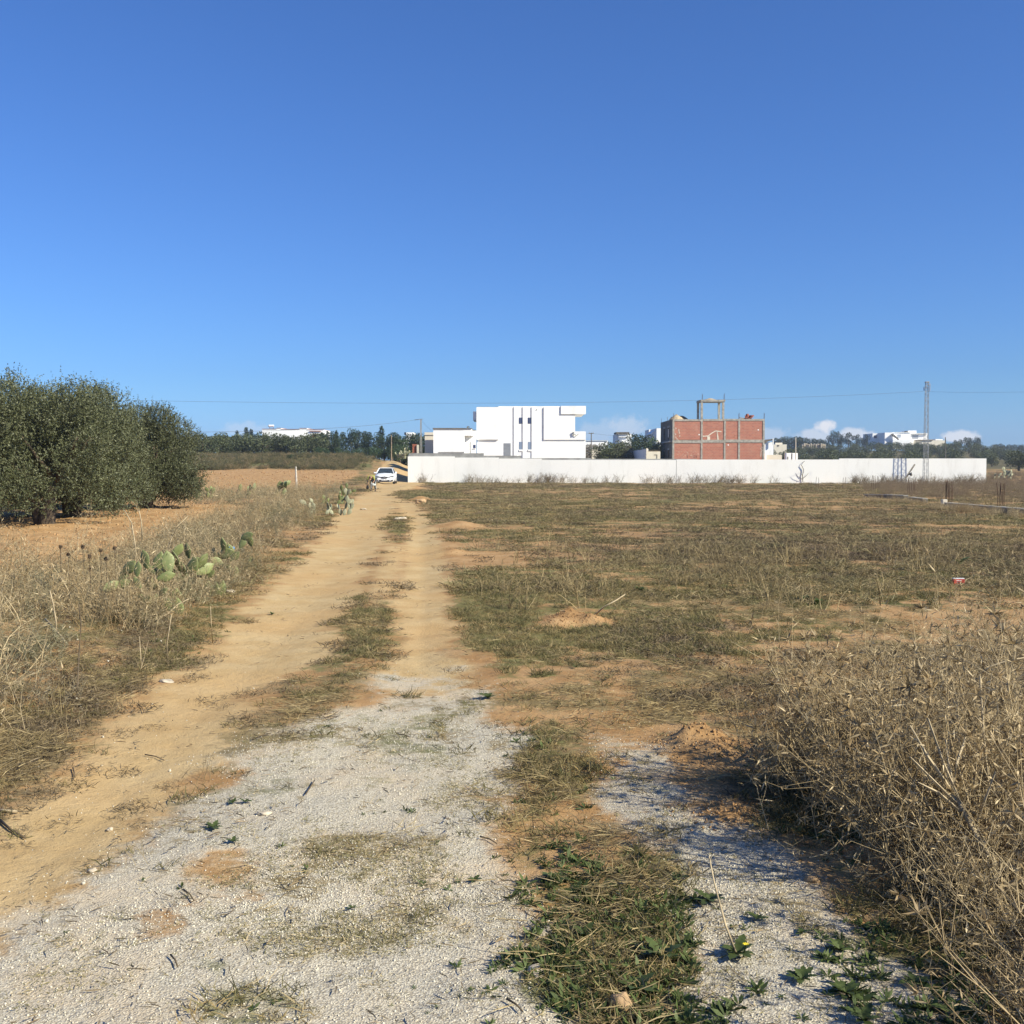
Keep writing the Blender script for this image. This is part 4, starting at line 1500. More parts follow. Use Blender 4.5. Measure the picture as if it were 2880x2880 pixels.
# ------------------------------------------------------------------ unfinished brick building
def make_brick_building():
    Y = 150.0
    xl, xr = X(1891, Y), X(2149.3, Y)
    zb = .9
    D = 12.0
    zt = Z(1178.5, Y)
    zm = Z(1241, Y)
    t = Thing('brick_building', ((xl + xr) / 2, Y + 6, zb + .5), 'unfinished two storey red brick building with bare concrete frame and a portal on its roof', 'building')
    cw = .26
    t.box('floor_slab', 'concrete', xl + .1, xr - .1, Y + .2, Y + D - .1, zt - .32, zt - .02)
    t.box('floor_slab', 'concrete', xl + .1, xr - .1, Y + .2, Y + D - .1, zm - .15, zm + .1)
    # front frame
    cols = [1891, 1970.5, 2035.2, 2075.5, 2144.5]
    for i, px in enumerate(cols):
        x0 = X(px, Y)
        for (a, b) in ((zb, zm - .2), (zm + .2, zt - .26)):
            t.box('column', 'concrete', x0, x0 + cw, Y, Y + .3, a, b)
    for i in range(4):
        x0, x1 = X(cols[i], Y) + cw + .002, X(cols[i + 1], Y) - .002
        for (a, b) in ((zb, zm - .2), (zm + .2, zt - .26)):
            t.box('brick_panel', 'brick', x0, x1, Y + .06, Y + .2, a, b)
        jit = (-.06, 0.0, .03, .02)[i]
        t.box('beam', 'concrete', X(cols[i], Y), X(cols[i + 1], Y) - .003, Y - .004, Y + .3, zm - .198 + jit, zm + .198 + jit)
        t.box('beam', 'concrete', X(cols[i], Y), X(cols[i + 1], Y) - .003, Y - .004, Y + .3, zt - .258 + jit * .6, zt + jit)
    t.box('beam', 'concrete', X(cols[4], Y), xr, Y - .004, Y + .3, zt - .258, zt + .02)
    t.box('beam', 'concrete', X(cols[4], Y), xr, Y - .004, Y + .3, zm - .198, zm + .2)
    # left side, grey blockwork coloured dark for its shade, with openings
    xs = xl + .01
    mb = MB()
    t.box('side_column', 'conc_dark', xl, xl + .2, Y + D - .3, Y + D, zb, zt)
    ys = [Y + .302, Y + 3.0, Y + 4.6, Y + 7.2, Y + 9.0, Y + D - .302]
    up_b, up_t = zm + .35, zt - 1.1
    lo_t = zm - 1.2
    for k in range(5):
        a, b = ys[k], ys[k + 1]
        if k in (1, 3):
            mb.box(xs, xs + .16, a, b, up_t, zt - .01)
            mb.box(xs, xs + .16, a, b, zm - .2, up_b)
            if k == 1:
                mb.box(xs, xs + .16, a, b, lo_t, zm - .2)
            else:
                mb.box(xs, xs + .16, a, b, zb, zm - .2)
        else:
            mb.box(xs, xs + .16, a, b, zb, zt - .01)
    t.part('side_wall', mb, 'conc_dark')
    for k in (1, 3):
        t.box('lintel', 'coping', xs - .04, xs - .003, ys[k] - .2, ys[k + 1] + .2, up_t + .02, up_t + .28)
        t.box('window_opening', 'black', xs + .17, xs + .2, ys[k], ys[k + 1], up_b, up_t)
    t.box('lintel', 'coping', xs - .04, xs - .003, ys[1] - .2, ys[2] + .2, lo_t + .02, lo_t + .28)
    t.box('window_opening', 'black', xs + .17, xs + .2, ys[1], ys[2], zb, lo_t)
    t.box('prop', 'lime', xs - .1, xs - .01, ys[1] + .6, ys[1] + .75, up_b + .3, up_t - .2)
    t.box('balcony_slab', 'concrete', xs - .35, xs - .003, Y + .3, Y + 9, zm - .12, zm + .08)
    t.box('balcony_slab', 'concrete', xs - 1.2, xs - .003, Y + D - 1, Y + D, zm - .3, zm - .18)
    t.box('back_wall', 'brick', xl + .3, xr, Y + D - .2, Y + D, zb, zt - .02)
    t.box('right_wall', 'brick', xr - .2, xr - .02, Y + .31, Y + D - .21, zb, zt - .02)
    # projecting slab on the right
    t.part('balcony_slab', MB().prism([(xr + .003, zm + .05), (xr + 1.1, zm + .32), (xr + 1.1, zm + .24), (xr + .003, zm - .35)], Y + .4, Y + 3), 'conc_dark')
    # portal frame on the roof, four legs
    p0, p1 = X(1970, Y), X(2030, Y)
    zp = Z(1129.5, Y)
    for yy in (Y + .02, Y + 3.0):
        t.box('portal_column', 'concrete', p0, p0 + .3, yy, yy + .3, zt + .01, zp)
        t.box('portal_column', 'concrete', p1, p1 + .3, yy, yy + .3, zt + .01, zp)
    t.box('portal_slab', 'concrete', p0 - .05, p1 + .42, Y - .05, Y + 3.4, zp + .002, zp + .27)
    # sand heaps
    def heap(name, cx, cy, z0, rx, ry, h, mat, seed):
        g = np.random.default_rng(seed)
        mbh = MB()
        n, m = 14, 6
        vs, fs = [], []
        for i in range(m + 1):
            for k in range(n):
                a = 6.283 * k / n
                r = 1 - i / m
                vs.append((cx + math.cos(a) * rx * r * (1 + g.normal(0, .06)), cy + math.sin(a) * ry * r, z0 + h * (1 - r ** 1.5) * (1 + g.normal(0, .05))))
        for i in range(m):
            for k in range(n):
                fs.append((i * n + k, i * n + (k + 1) % n, (i + 1) * n + (k + 1) % n, (i + 1) * n + k))
        mbh.add(vs, fs)
        return t.part(name, mbh, mat, smooth=True)
    heap('sand_heap', X(2000, Y), Y + 1.2, zp + .27, 1.0, .8, .26, 'mound', 1)
    heap('sand_heap', X(1906, Y), Y + 1.6, zt - .02, 1.05, 1.2, .72, 'mound', 2)
    # vaulted stair cover
    x0, x1, z0, z1 = X(1913, Y), X(1944, Y), zt - .02, Z(1167, Y)
    n = 8
    arch = [(x0, z0)] + [(x0 + (x1 - x0) * (.1 + .9 * k / n), z0 + (z1 - z0) * math.sin(math.pi * (.35 + .65 * k / n))) for k in range(n)] + [(x1, z0)]
    t.part('stair_vault', MB().prism(arch, Y + 2.2, Y + 6), 'conc_dark')
    # pile of bricks on the roof: single bricks
    g = random.Random(5)
    me = None
    for k in range(26):
        row = k // 8
        bx = X(2093 + (k % 8) * 2.6 + row * 2.2, Y + 1) + g.uniform(-.03, .03)
        mbk = MB().box(-.11, .11, -.1, .1, 0, .2)
        if me is None:
            o = mbk.build('brick', 'redbrick', t.root)
            me = o.data
        else:
            o = link('brick', me, t.root)
        o.location = Vector((bx, Y + 1 + g.uniform(-.2, .3), zt - .02 + row * .2)) - t.base
        o.rotation_euler = (0, 0, g.uniform(-.3, .3))
    t.part('plank', MB().bar(P(2080, 1175, Y + .8), P(2093, 1177, Y + 1), .12, .2), 'wood')
    # starter bars
    for px, a, b, yy in [(1973, 1107, 1123, .1), (1974.5, 1110, 1123, .2), (2036, 1106, 1123, .1), (2034, 1109, 1123, .2), (1893, 1162, 1179, .1), (2076, 1163, 1178, .1), (2077.5, 1161, 1178, .2),
                         (2147, 1161, 1178, .1), (2148.5, 1163, 1178, .2), (1859.5, 1177, 1191, D - .2), (1876, 1173, 1186, D / 2)]:
        x = X(px, Y + yy)
        t.part('rebar', MB().tube([(x, Y + yy, Z(b, Y + yy) - .1), (x + .02, Y + yy, Z(a, Y + yy))], .022, .022, 4), 'rust')
    # mortar smears and chases filled with pale mortar
    def smear(pts, w):
        mbs = MB()
        for (a, b), (c, d) in zip(pts[:-1], pts[1:]):
            mbs.bar(P(a, b, Y + .045), P(c, d, Y + .045), w, .03)
        t.part('mortar_smear', mbs, 'cream')
    smear([(1977, 1227), (1992, 1226), (2002, 1218), (2013, 1212), (2020, 1213), (2029, 1214)], .13)
    smear([(2017, 1215), (2018, 1238)], .1)
    smear([(2018, 1218), (2021, 1238)], .08)
    t.pbox('plywood_patch', 'cream', 1988.5, 1996.5, 1227.5, 1240, Y + .02, .03)
    for k in range(9):
        a, b = 1898 + g.uniform(0, 13), 1203 + k * 4.2
        smear([(a, b), (a + 3, b + 2), (a, b + 4.2)], .07)
    for (a, b) in [(1964, 1221), (2046, 1250), (2130, 1207.5)]:
        t.pbox('white_patch', 'lime', a, a + 3.4, b, b + 3, Y + .04, .03)
    for k in range(7):
        a, b = 2139 + g.uniform(-2, 3), 1257 + k * 4
        smear([(a, b), (a + 2.5, b + 3)], .07)
    mbd = MB()
    for k in range(60):
        a, b = 1905 + g.uniform(0, 60), 1268 + g.uniform(0, 17)
        mbd.box(X(a, Y), X(a + .9, Y), Y + .04, Y + .063, Z(b + .9, Y), Z(b, Y))
    t.part('mortar_specks', mbd, 'cream', kind='stuff')
    for a in (1932.6, 1951.5, 1957.5):
        t.pbox('slit', 'black', a, a + 1, 1280, 1288, Y + .04, .024)
    return t


make_brick_building()


# ------------------------------------------------------------------ smaller buildings and walls behind
def simple_house(name, label, base_px, Y, cat='house'):
    return Thing(name, (X(base_px, Y), Y + 2, float(H(np.array([X(base_px, Y)]), np.array([Y + 2.0]))[0])), label, cat)


t = simple_house('white_house', 'small white house with dark roof fascia and small doorway among trees right of the villa', 1754, 210)
t.pbox('wall', 'villa', 1738, 1776, 1219.8, 1300, 210, 8)
t.pbox('roof_fascia', 'conc_dark', 1733, 1770, 1215.2, 1220, 209.4, 5)
t.pbox('wall_panel', 'villa', 1733, 1737.8, 1221, 1250, 210.5, 7)
d = t.pbox('door', 'shutter', 1742, 1749, 1236, 1248, 209.9, .08)
t.pbox('ledge', 'annex', 1740, 1768, 1227, 1229, 209.6, .38)
t.pbox('annex_wall', 'annex', 1750, 1773, 1248, 1290, 209, .98)

t = simple_house('long_white_building', 'low plain white building just right of the villa, behind bare shrubs', 1680, 230)
t.pbox('wall', 'villa', 1640, 1709, 1239.5, 1300, 230, 9)
t.pbox('roof_edge', 'annex', 1640, 1709.5, 1238.6, 1239.4, 229.8, 9)
t = simple_house('garden_wall', 'low pale grey garden wall beside the right edge of the villa', 1676, 175, 'wall')
t.pbox('wall', 'cream', 1664, 1689, 1264, 1300, 175, .3)

t = simple_house('gabled_white_house', 'white building with slanting stair parapets left of the brick building', 1838, 178)
t.pbox('wall', 'villa', 1846, 1860, 1204.5, 1300, 178, 8)
t.part('sloping_parapet', MB().prism([(X(1827, 180), Z(1300, 180)), (X(1846, 180), Z(1300, 180)), (X(1846, 180), Z(1205.5, 180)), (X(1827, 180), Z(1221, 180))], 180, 186), 'annex')
t.pbox('wall', 'villa', 1824.5, 1841, 1208, 1300, 187, 5)
t.box('side_wall', 'annex', X(1817.5, 190), X(1824.5, 187) - .03, 187.1, 192, Z(1300, 190), Z(1210, 190))

t = Thing('grey_yard_wall', P(1800, 1300, 160), 'shaded grey yard wall sloping in view, left of the brick building', 'wall')
xa, xb = X(1819, 147), X(1742, 172)
v = []
for (x, y, zt_) in ((xb, 172, Z(1273.5, 172)), (xa, 147, Z(1262.5, 147))):
    v += [(x, y, .6), (x, y, zt_), (x + .2, y, .6), (x + .2, y, zt_)]
t.part('wall', MB().add(v, [(0, 1, 5, 4), (2, 6, 7, 3), (1, 3, 7, 5), (0, 4, 6, 2), (4, 5, 7, 6), (0, 2, 3, 1)]), 'annex')
t = Thing('yard_gate_wall', P(1840, 1300, 146), 'cream yard wall with pillar and dark railing beside the brick building', 'wall')
t.pbox('pillar', 'cream', 1817.5, 1821.5, 1260.5, 1300, 146.5, .4)
t.pbox('wall', 'cream', 1821.6, 1857, 1270, 1300, 146.5, .2)
r = t.pbox('railing', 'wood', 1821.6, 1857, 1268.8, 1269.8, 146.55, .06)
for k in range(14):
    t.pbox('railing_bar', 'wood', 1823 + k * 2.5, 1823.5 + k * 2.5, 1264.8, 1268.7, 146.56, .04, r)
t.pbox('niche_frame', 'conc_dark', 1840, 1848.6, 1278.4, 1279.6, 146.45, .045)
t.pbox('niche_frame', 'conc_dark', 1847.2, 1848.6, 1279.7, 1289, 146.45, .045)

t = simple_house('low_white_house', 'low white house with a tilted dark roof just right of the brick building', 2160, 240)
t.pbox('wall', 'villa', 2140, 2175, 1244, 1300, 240, 8)
t.part('roof', MB().prism([(X(2140, 240), Z(1238, 240)), (X(2175.5, 240), Z(1234, 240)), (X(2175.5, 240), Z(1236, 240)), (X(2150, 240), Z(1245, 240)), (X(2140, 240), Z(1245, 240))], 239.5, 248), 'conc_dark')
t.pbox('wall', 'villa', 2172.5, 2175.2, 1233.5, 1252, 239.2, .25)
t = simple_house('cream_house', 'small low cream house behind the low white house on the slope', 2194, 270)
t.pbox('wall', 'cream', 2176, 2212, 1250, 1285, 270, 6)
t.pbox('parapet', 'cream', 2180, 2200, 1245, 1249.9, 271, 4)
w_ = t.pbox('window', 'conc_dark', 2186, 2191, 1251.5, 1255, 269.9, .08)
for i, (a, b, top, lab, mt) in enumerate([(2150, 2199, 1279.5, 'low cream wall at the right foot of the brick building', 'cream'),
                                          (2207, 2243.5, 1274, 'short white wall with dark stains behind the long white wall', 'villa')]):
    t = Thing('yard_wall', P((a + b) / 2, 1300, 152 + i), lab, 'wall')
    t.pbox('wall', mt, a, b, top, 1305, 152 + i, .25)
    if i == 1:
        t.pbox('stain', 'conc_dark', 2226, 2228.3, 1275, 1292, 152.96, .035)
        t.pbox('stain', 'conc_dark', 2215, 2217, 1284, 1292, 152.96, .035)
    else:
        t.pbox('pillar', 'villa', 2150, 2155.5, 1274, 1305, 151.9, .3)

# villa on the hill
Yh = 440.0
t = simple_house('hilltop_villa', 'sprawling white flat roofed villa on top of the hill beside the lattice mast', 2530, Yh)
t.box('wall', 'annex', X(2457.5, Yh), X(2487, Yh), Yh + 2, Yh + 14, Z(1262, Yh), Z(1218.5, Yh))
t.pbox('wall', 'villa', 2487.2, 2510, 1216.5, 1262, Yh - 6, 16)
t.part('stair', MB().prism([(X(2492, Yh), Z(1221, Yh)), (X(2510, Yh), Z(1236, Yh)), (X(2510, Yh), Z(1240, Yh)), (X(2489, Yh), Z(1224, Yh))], Yh - 7.5, Yh - 6.2), 'conc_dark')
t.pbox('wall', 'villa', 2509, 2560, 1216.5, 1262, Yh - 2, 16)
t.pbox('roof_edge', 'annex', 2508, 2560.5, 1215.6, 1216.4, Yh - 2.4, 16)
t.pbox('wall', 'villa', 2552, 2576, 1211, 1224, Yh + 1, 8)
t.pbox('water_tank', 'conc_dark', 2546.5, 2551.6, 1212.5, 1216.4, Yh + 1, 2)
t.pbox('wall', 'villa', 2560.5, 2608, 1219.5, 1262, Yh + .5, 12)
t.pbox('roof_edge', 'villa', 2558, 2609, 1218.4, 1219.4, Yh - .6, 12)
for a, b, c, d_, m_ in [(2462, 2469, 1224, 1232, 'glass_dark'), (2476, 2483, 1224, 1232, 'glass_dark')]:
    t.box('window', m_, X(a, Yh), X(b, Yh), Yh + 1.85, Yh + 1.99, Z(d_, Yh), Z(c, Yh))
for a, b, c, d_ in [(2523, 2527, 1222, 1231), (2528.5, 2532.5, 1222, 1231)]:
    t.pbox('window', 'shutter', a, b, c, d_, Yh - 2.1, .09)
w_ = t.pbox('window', 'shutter', 2564.5, 2581.5, 1223.5, 1233.5, Yh + .4, .09)
t.pbox('retaining_wall', 'annex', 2510, 2560, 1236.5, 1262, Yh - 9, 6.9)  # grey retaining wall below the main block
t = simple_house('beige_wall_house', 'low beige stone house with a terrace right of the hilltop villa', 2625, 430)
t.pbox('wall', 'cream', 2592, 2657, 1238.5, 1262, 430, 9)
t.pbox('roof_edge', 'villa', 2630, 2650, 1235, 1238, 431, 7)
t.pbox('roof_edge', 'wood', 2588, 2624, 1236.5, 1238.4, 429.5, 7)
t = simple_house('ruined_wall', 'tumbled pale stone wall on the slope left of the round trees', 2290, 400)
g = random.Random(8)
for k in range(14):
    a = 2255 + k * 4.8
    t.pbox('stone', 'stone', a, a + g.uniform(3, 5), 1248 + g.uniform(-1.5, 2.5), 1262, 398 + g.uniform(0, 2), 1.5, bevel=.15)

# white house far left with water heater
Yl = 262.0
t = simple_house('white_house', 'long white house behind the left tree line with a rooftop water heater', 820, Yl)
for a, b, top in [(738, 779, 1206.8), (779.1, 791, 1204.2), (791.1, 843, 1207.5), (843.1, 864, 1204.6), (864.1, 872, 1209), (872.1, 911.5, 1208.8)]:
    t.pbox('wall', 'villa', a, b, top, 1262, Yl, 9)
    t.pbox('roof_edge', 'redroof', a, b, top - .9, top - .1, Yl - .1, 9)
t.pbox('roof_edge', 'redroof', 871, 903, 1212, 1213.6, Yl - .3, .28)
t.pbox('window', 'redroof', 879, 892, 1220.5, 1232, Yl - .1, .09)
cyl = MB().tube([P(756.5, 1197.5, Yl + 2), P(770, 1197.5, Yl + 2)], .25, .25, 12)
t.part('water_heater', cyl, 'villa')
t.part('water_heater_end', MB().tube([P(755, 1197.5, Yl + 2), P(756.4, 1197.5, Yl + 2)], .22, .22, 12), 'conc_dark')
t.part('heater_frame', MB().bar(P(758, 1200, Yl + 2), P(758, 1207, Yl + 2), .1).bar(P(769, 1200, Yl + 2), P(769, 1207, Yl + 2), .1).bar(P(757, 1203, Yl + 2), P(770, 1205, Yl + 2), .1), 'steel')

# brick pillar, water tank, white hut left of the annex
t = Thing('brick_pillar', P(1170, 1285, 142), 'short red brick pillar with a pale post left of the annex', 'pillar')
mb = MB()
for k in range(7):
    mb.box(X(1160, 142) + .02 * (k % 2), X(1172, 142), 142, 142.5, Z(1274 - k * 3.6, 142), Z(1270.5 - k * 3.6, 142) - .015)
t.part('brickwork', mb, 'redbrick')
t.pbox('post', 'cream', 1172.3, 1177.6, 1251, 1278, 141.8, .3)
t = simple_house('white_hut', 'low white hut with a dark roof tank between trees at the lane end', 1140, 205)
t.pbox('wall', 'villa', 1131, 1144, 1234, 1290, 205, 5)
t.pbox('wall', 'villa', 1143, 1162, 1216, 1240, 215, 6)
t.part('tank', MB().tube([P(1140, 1223, 212), P(1140, 1216, 212)], .22, .2, 10), 'black')


# ------------------------------------------------------------------ masts, poles, wires
def lattice_mast():
    Y = 99.15
    x0 = X(2603.6, Y)
    base = on(x0, Y, -.1)
    top = Z(1076, Y)
    t = Thing('lattice_mast', base, 'tall slender steel lattice power mast standing in front of the white wall', 'mast')

    def half(z):
        return .19 + (.12 - .19) * (z - base.z) / (top - base.z)
    for sx in (-1, 1):
        for sy in (-1, 1):
            t.part('leg', MB().bar((x0 + sx * half(base.z), Y + sy * half(base.z), base.z), (x0 + sx * half(top), Y + sy * half(top), top), .036), 'steel')
    mb = MB()
    n = 30
    for k in range(n):
        z0, z1 = base.z + (top - base.z) * k / n, base.z + (top - base.z) * (k + 1) / n
        s = 1 if k % 2 else -1
        h0, h1 = half(z0), half(z1)
        mb.bar((x0 - s * h0, Y - h0, z0), (x0 + s * h1, Y - h1, z1), .015)
        mb.bar((x0 - s * h0, Y + h0, z0), (x0 + s * h1, Y + h1, z1), .015)
        mb.bar((x0 - h0, Y - s * h0, z0), (x0 - h1, Y + s * h1, z1), .015)
        mb.bar((x0 + h0, Y - s * h0, z0), (x0 + h1, Y + s * h1, z1), .015)
    t.part('bracing', mb, 'steel', kind='stuff')
    t.box('cap', 'steel', x0 - .17, x0 + .17, Y - .15, Y + .15, top, top + .09)
    for sx, za, zb_ in [(-1, 1089, 1099), (1, 1082, 1100)]:
        a = t.part('arm', MB().bar((x0, Y, Z(za, Y)), (x0 + sx * .30, Y, Z(za, Y) + .02), .045), 'steel')
        t.part('insulator', MB().tube([(x0 + sx * .29, Y, Z(za + 1, Y)), (x0 + sx * .27, Y, Z(zb_, Y))], .045, .04, 8), 'shutter_blue')
    t.part('insulator', MB().tube([(x0 + .12, Y, Z(1084, Y)), (x0 + .33, Y, Z(1079, Y))], .05, .03, 8), 'shutter_blue')
    return t


lattice_mast()


def cable(name, pts, label, r=.014, group=None):
    """hanging wire through 3 given points"""
    A, Mid, B = [Vector(p) for p in pts]
    q = []
    for k in range(25):
        s = k / 24
        q.append(A * (2 * (s - .5) * (s - 1)) + Mid * (4 * s * (1 - s)) + B * (2 * s * (s - .5)))
    mb = MB().tube(q, r, r, 5)
    o = mb.build(name, 'wire')
    return tag(o, label, 'cable', group)


cable('overhead_cable', [P(2597, 1101, 96), P(1250, 1134.2, 88), P(-700, 1098, 80)], 'thin overhead cable sagging from the lattice mast across the whole sky', .009)
cable('overhead_cable', [P(2610, 1101, 96), P(2900, 1102, 92), P(3400, 1085, 86)], 'thin overhead cable leaving the lattice mast to the right', .007)


def pole(name, px, top, base_py, Y, r, mat, label, arm=None, cat='pole'):
    b = P(px, base_py, Y)
    t = Thing(name, b, label, cat)
    t.part('shaft', MB().tube([b, P(px, top, Y)], r, r * .75, 8), mat)
    if arm:
        t.part('crossarm', MB().bar(P(px - arm, top + 2, Y), P(px + arm, top + 2, Y), .1), mat)
        for s in (-.8, .8):
            t.part('insulator', MB().tube([P(px + arm * s, top + 2, Y), P(px + arm * s, top - 1.5, Y)], .06, .04, 6), 'steel')
    return t


Yp = 150.0
t = Thing('concrete_pole', P(1183.5, 1292, Yp), 'tall pale concrete utility pole of two uprights left of the annex', 'pole')
t.part('upright', MB().bar(P(1181.2, 1292, Yp), P(1183, 1180, Yp), .09), 'coping')
t.part('upright', MB().bar(P(1186.8, 1292, Yp), P(1184.6, 1180, Yp), .09), 'coping')
for k in range(6):
    py = 1285 - k * 17
    t.part('rung', MB().bar(P(1181.6 + k * .3, py, Yp), P(1186.4 - k * .3, py, Yp), .06), 'coping')
t.part('crossarm', MB().bar(P(1177, 1179.5, Yp), P(1190, 1178.5, Yp), .08), 'steel')
cable('overhead_cable', [P(1177, 1179.5, Yp), P(890, 1206.5, 130), P(300, 1216, 96)], 'thin cable running left from the concrete pole over the left tree line', .018)
cable('overhead_cable', [P(1186, 1180, Yp), P(1192, 1190, Yp - 6), P(1216, 1214, Yp - 14)], 'short cable dropping from the concrete pole to the annex', .012)
cable('overhead_cable', [P(1166, 1181, Yp), P(1170, 1180.6, Yp), P(1177, 1179.5, Yp)], 'short thick bundled cable end beside the concrete pole top', .05)
pole('utility_pole', 1663, 1217, 1290, 165, .09, 'conc_dark', 'dark utility pole with crossarm just right of the villa', 7)
cable('overhead_cable', [P(1670, 1219, 165), P(1700, 1223, 172), P(1735, 1225, 190)], 'thin cable from the dark utility pole to the small white house', .015)
cable('overhead_cable', [P(1656, 1219, 165), P(1650, 1220, 165), P(1645, 1220.5, 160)], 'short cable from the dark utility pole to the villa', .015)
pole('wooden_pole', 1100.7, 1223, 1297, 152, .09, 'wood', 'bare wooden pole at the end of the lane')
pole('utility_pole', 2238, 1230.5, 1296, 152.3, .07, 'cream', 'thin pale pole in front of the short white wall')
pole('utility_pole', 2659, 1230, 1300, 200, .11, 'conc_dark', 'dark pole behind the white wall near its right end')

# fence post on the left
g = G(834, 1378)
t = Thing('fence_post', g, 'weathered whitewashed fence post alone beside the ploughed strip', 'post')
top = P(834 - 2, 1312, g.y)
t.part('shaft', MB().tube([g - Vector((0, 0, .1)), g.lerp(top, .35) + Vector((.01, 0, 0)), g.lerp(top, .7), top], .068, .055, 8), 'post')
t.part('broken_stub', MB().tube([g + Vector((-.1, 0, -.05)), g + Vector((-.12, .02, .32))], .06, .04, 7), 'drystem_dark')


# ------------------------------------------------------------------ rebar and foundation beams
def rebar_cluster(px0, px1, top, base_py, label, n=5):
    g = G((px0 + px1) / 2, base_py)
    t = Thing('rebar_column', g, label, 'rebar', 'rusty starter bars of the unfinished plot')
    Y = g.y
    rr = random.Random(int(px0))
    for k in range(n):
        f = k / max(n - 1, 1)
        px = px0 + (px1 - px0) * f
        dy = rr.uniform(-.12, .12)
        zt = Z(top + rr.uniform(0, 6) * (F / Y / 60), Y + dy)
        x = X(px, Y + dy)
        t.part('bar', MB().tube([(x, Y + dy, g.z - .1), (x + rr.uniform(-.02, .02), Y + dy, (g.z + zt) / 2), (x + rr.uniform(-.05, .05), Y + dy, zt)], .014, .013, 5), 'rust')
    return t


for a in [(2296, 2303, 1341, 1374, 'pair of rusty starter bars, leftmost of those before the white wall', 2),
          (2371, 2378, 1341, 1376, 'pair of rusty starter bars, second from the left before the white wall', 2),
          (2453, 2472, 1336, 1380, 'cluster of thin rusty starter bars, third from the left before the white wall', 5),
          (2555, 2574, 1342, 1392, 'cluster of rusty starter bars in the scrub just left of the lattice mast', 5),
          (2661, 2680, 1352, 1420, 'thick cluster of rusty starter bars beside the concrete block', 6),
          (2808, 2826, 1357, 1432, 'rightmost cluster of rusty starter bars above the long foundation beam', 5)]:
    rebar_cluster(*a)
g0 = P(2539, 1357, 92)
t = Thing('diagonal_shadow', g0, 'dark bar modelled for a diagonal shadow on the white wall near the lattice mast', 'plank')
t.part('shadow_strip', MB().bar(g0, P(2573, 1306, 93), .13, .04), 'conc_dark')  # solid dark bar in place of a diagonal shadow on the wall
t.part('dark_knot', MB().tube([P(2559, 1335, 92.4), P(2562, 1331, 92.3), P(2563, 1337, 92.4)], .12, .1, 6), 'conc_dark')


def foundation(label, pts, w=.22, h=.17):
    gs = [G(a, b) for a, b in pts]
    mid = sum(gs, Vector()) / len(gs)
    t = Thing('foundation_beam', mid, label, 'concrete beam', 'concrete footings of the unfinished plot')
    for a, b in zip(gs[:-1], gs[1:]):
        d = (b - a)
        d.z = 0
        nrm = Vector((-d.y, d.x, 0)).normalized() * w / 2
        mb = MB()
        v = []
        for p in (a, b):
            z0, z1 = p.z - .15, p.z + h
            v += [p + nrm + Vector((0, 0, -.15)), p - nrm + Vector((0, 0, -.15)), p - nrm + Vector((0, 0, h)), p + nrm + Vector((0, 0, h))]
        mb.add(v, [(0, 1, 2, 3), (7, 6, 5, 4), (0, 4, 5, 1), (1, 5, 6, 2), (2, 6, 7, 3), (3, 7, 4, 0)])
        t.part('beam', mb, 'conc_dark')  # dark colour paints the shade on the beam's front
        cap = MB()
        v = [q + Vector((0, 0, dz)) for p in (a, b) for q, dz in ((p + nrm * 1.15, h + .002), (p - nrm * 1.15, h + .002), (p - nrm * 1.15, h + .04), (p + nrm * 1.15, h + .04))]
        cap.add(v, [(0, 1, 2, 3), (7, 6, 5, 4), (0, 4, 5, 1), (1, 5, 6, 2), (2, 6, 7, 3), (3, 7, 4, 0)])
        t.part('beam_top', cap, 'concrete')  # paler cap added for the sunlit top edge
    return t


foundation('long low concrete foundation beam running to the right edge from the block', [(2664, 1428), (2760, 1437), (2900, 1449), (3100, 1470)])
foundation('short broken concrete beam left of the block', [(2562, 1410), (2602, 1415)])
foundation('farther weathered concrete beam, shade coloured onto its sides', [(2432, 1401), (2500, 1402), (2548, 1405)])
g = G(2655, 1421)
t = Thing('concrete_block', g, 'square pale concrete block at the corner of the foundation beams', 'block')
t.box('block', 'cream', g.x - .09, g.x + .1, g.y - .1, g.y + .1, g.z - .1, g.z + .24, bevel=.01)
t.box('footing', 'conc_dark', g.x - .14, g.x + .15, g.y - .12, g.y + .14, g.z - .15, g.z + .02)


# ================================================================== TREES
def lobed_points(n, centres, radii, rng, lo=.62):
    k = rng.integers(0, len(centres), n)
    d = rand_dirs(n, -1, 1, rng)
    r = radii[k] * (lo + (1 - lo) * rng.random(n) ** .5)
    return centres[k] + d * r[:, None], d


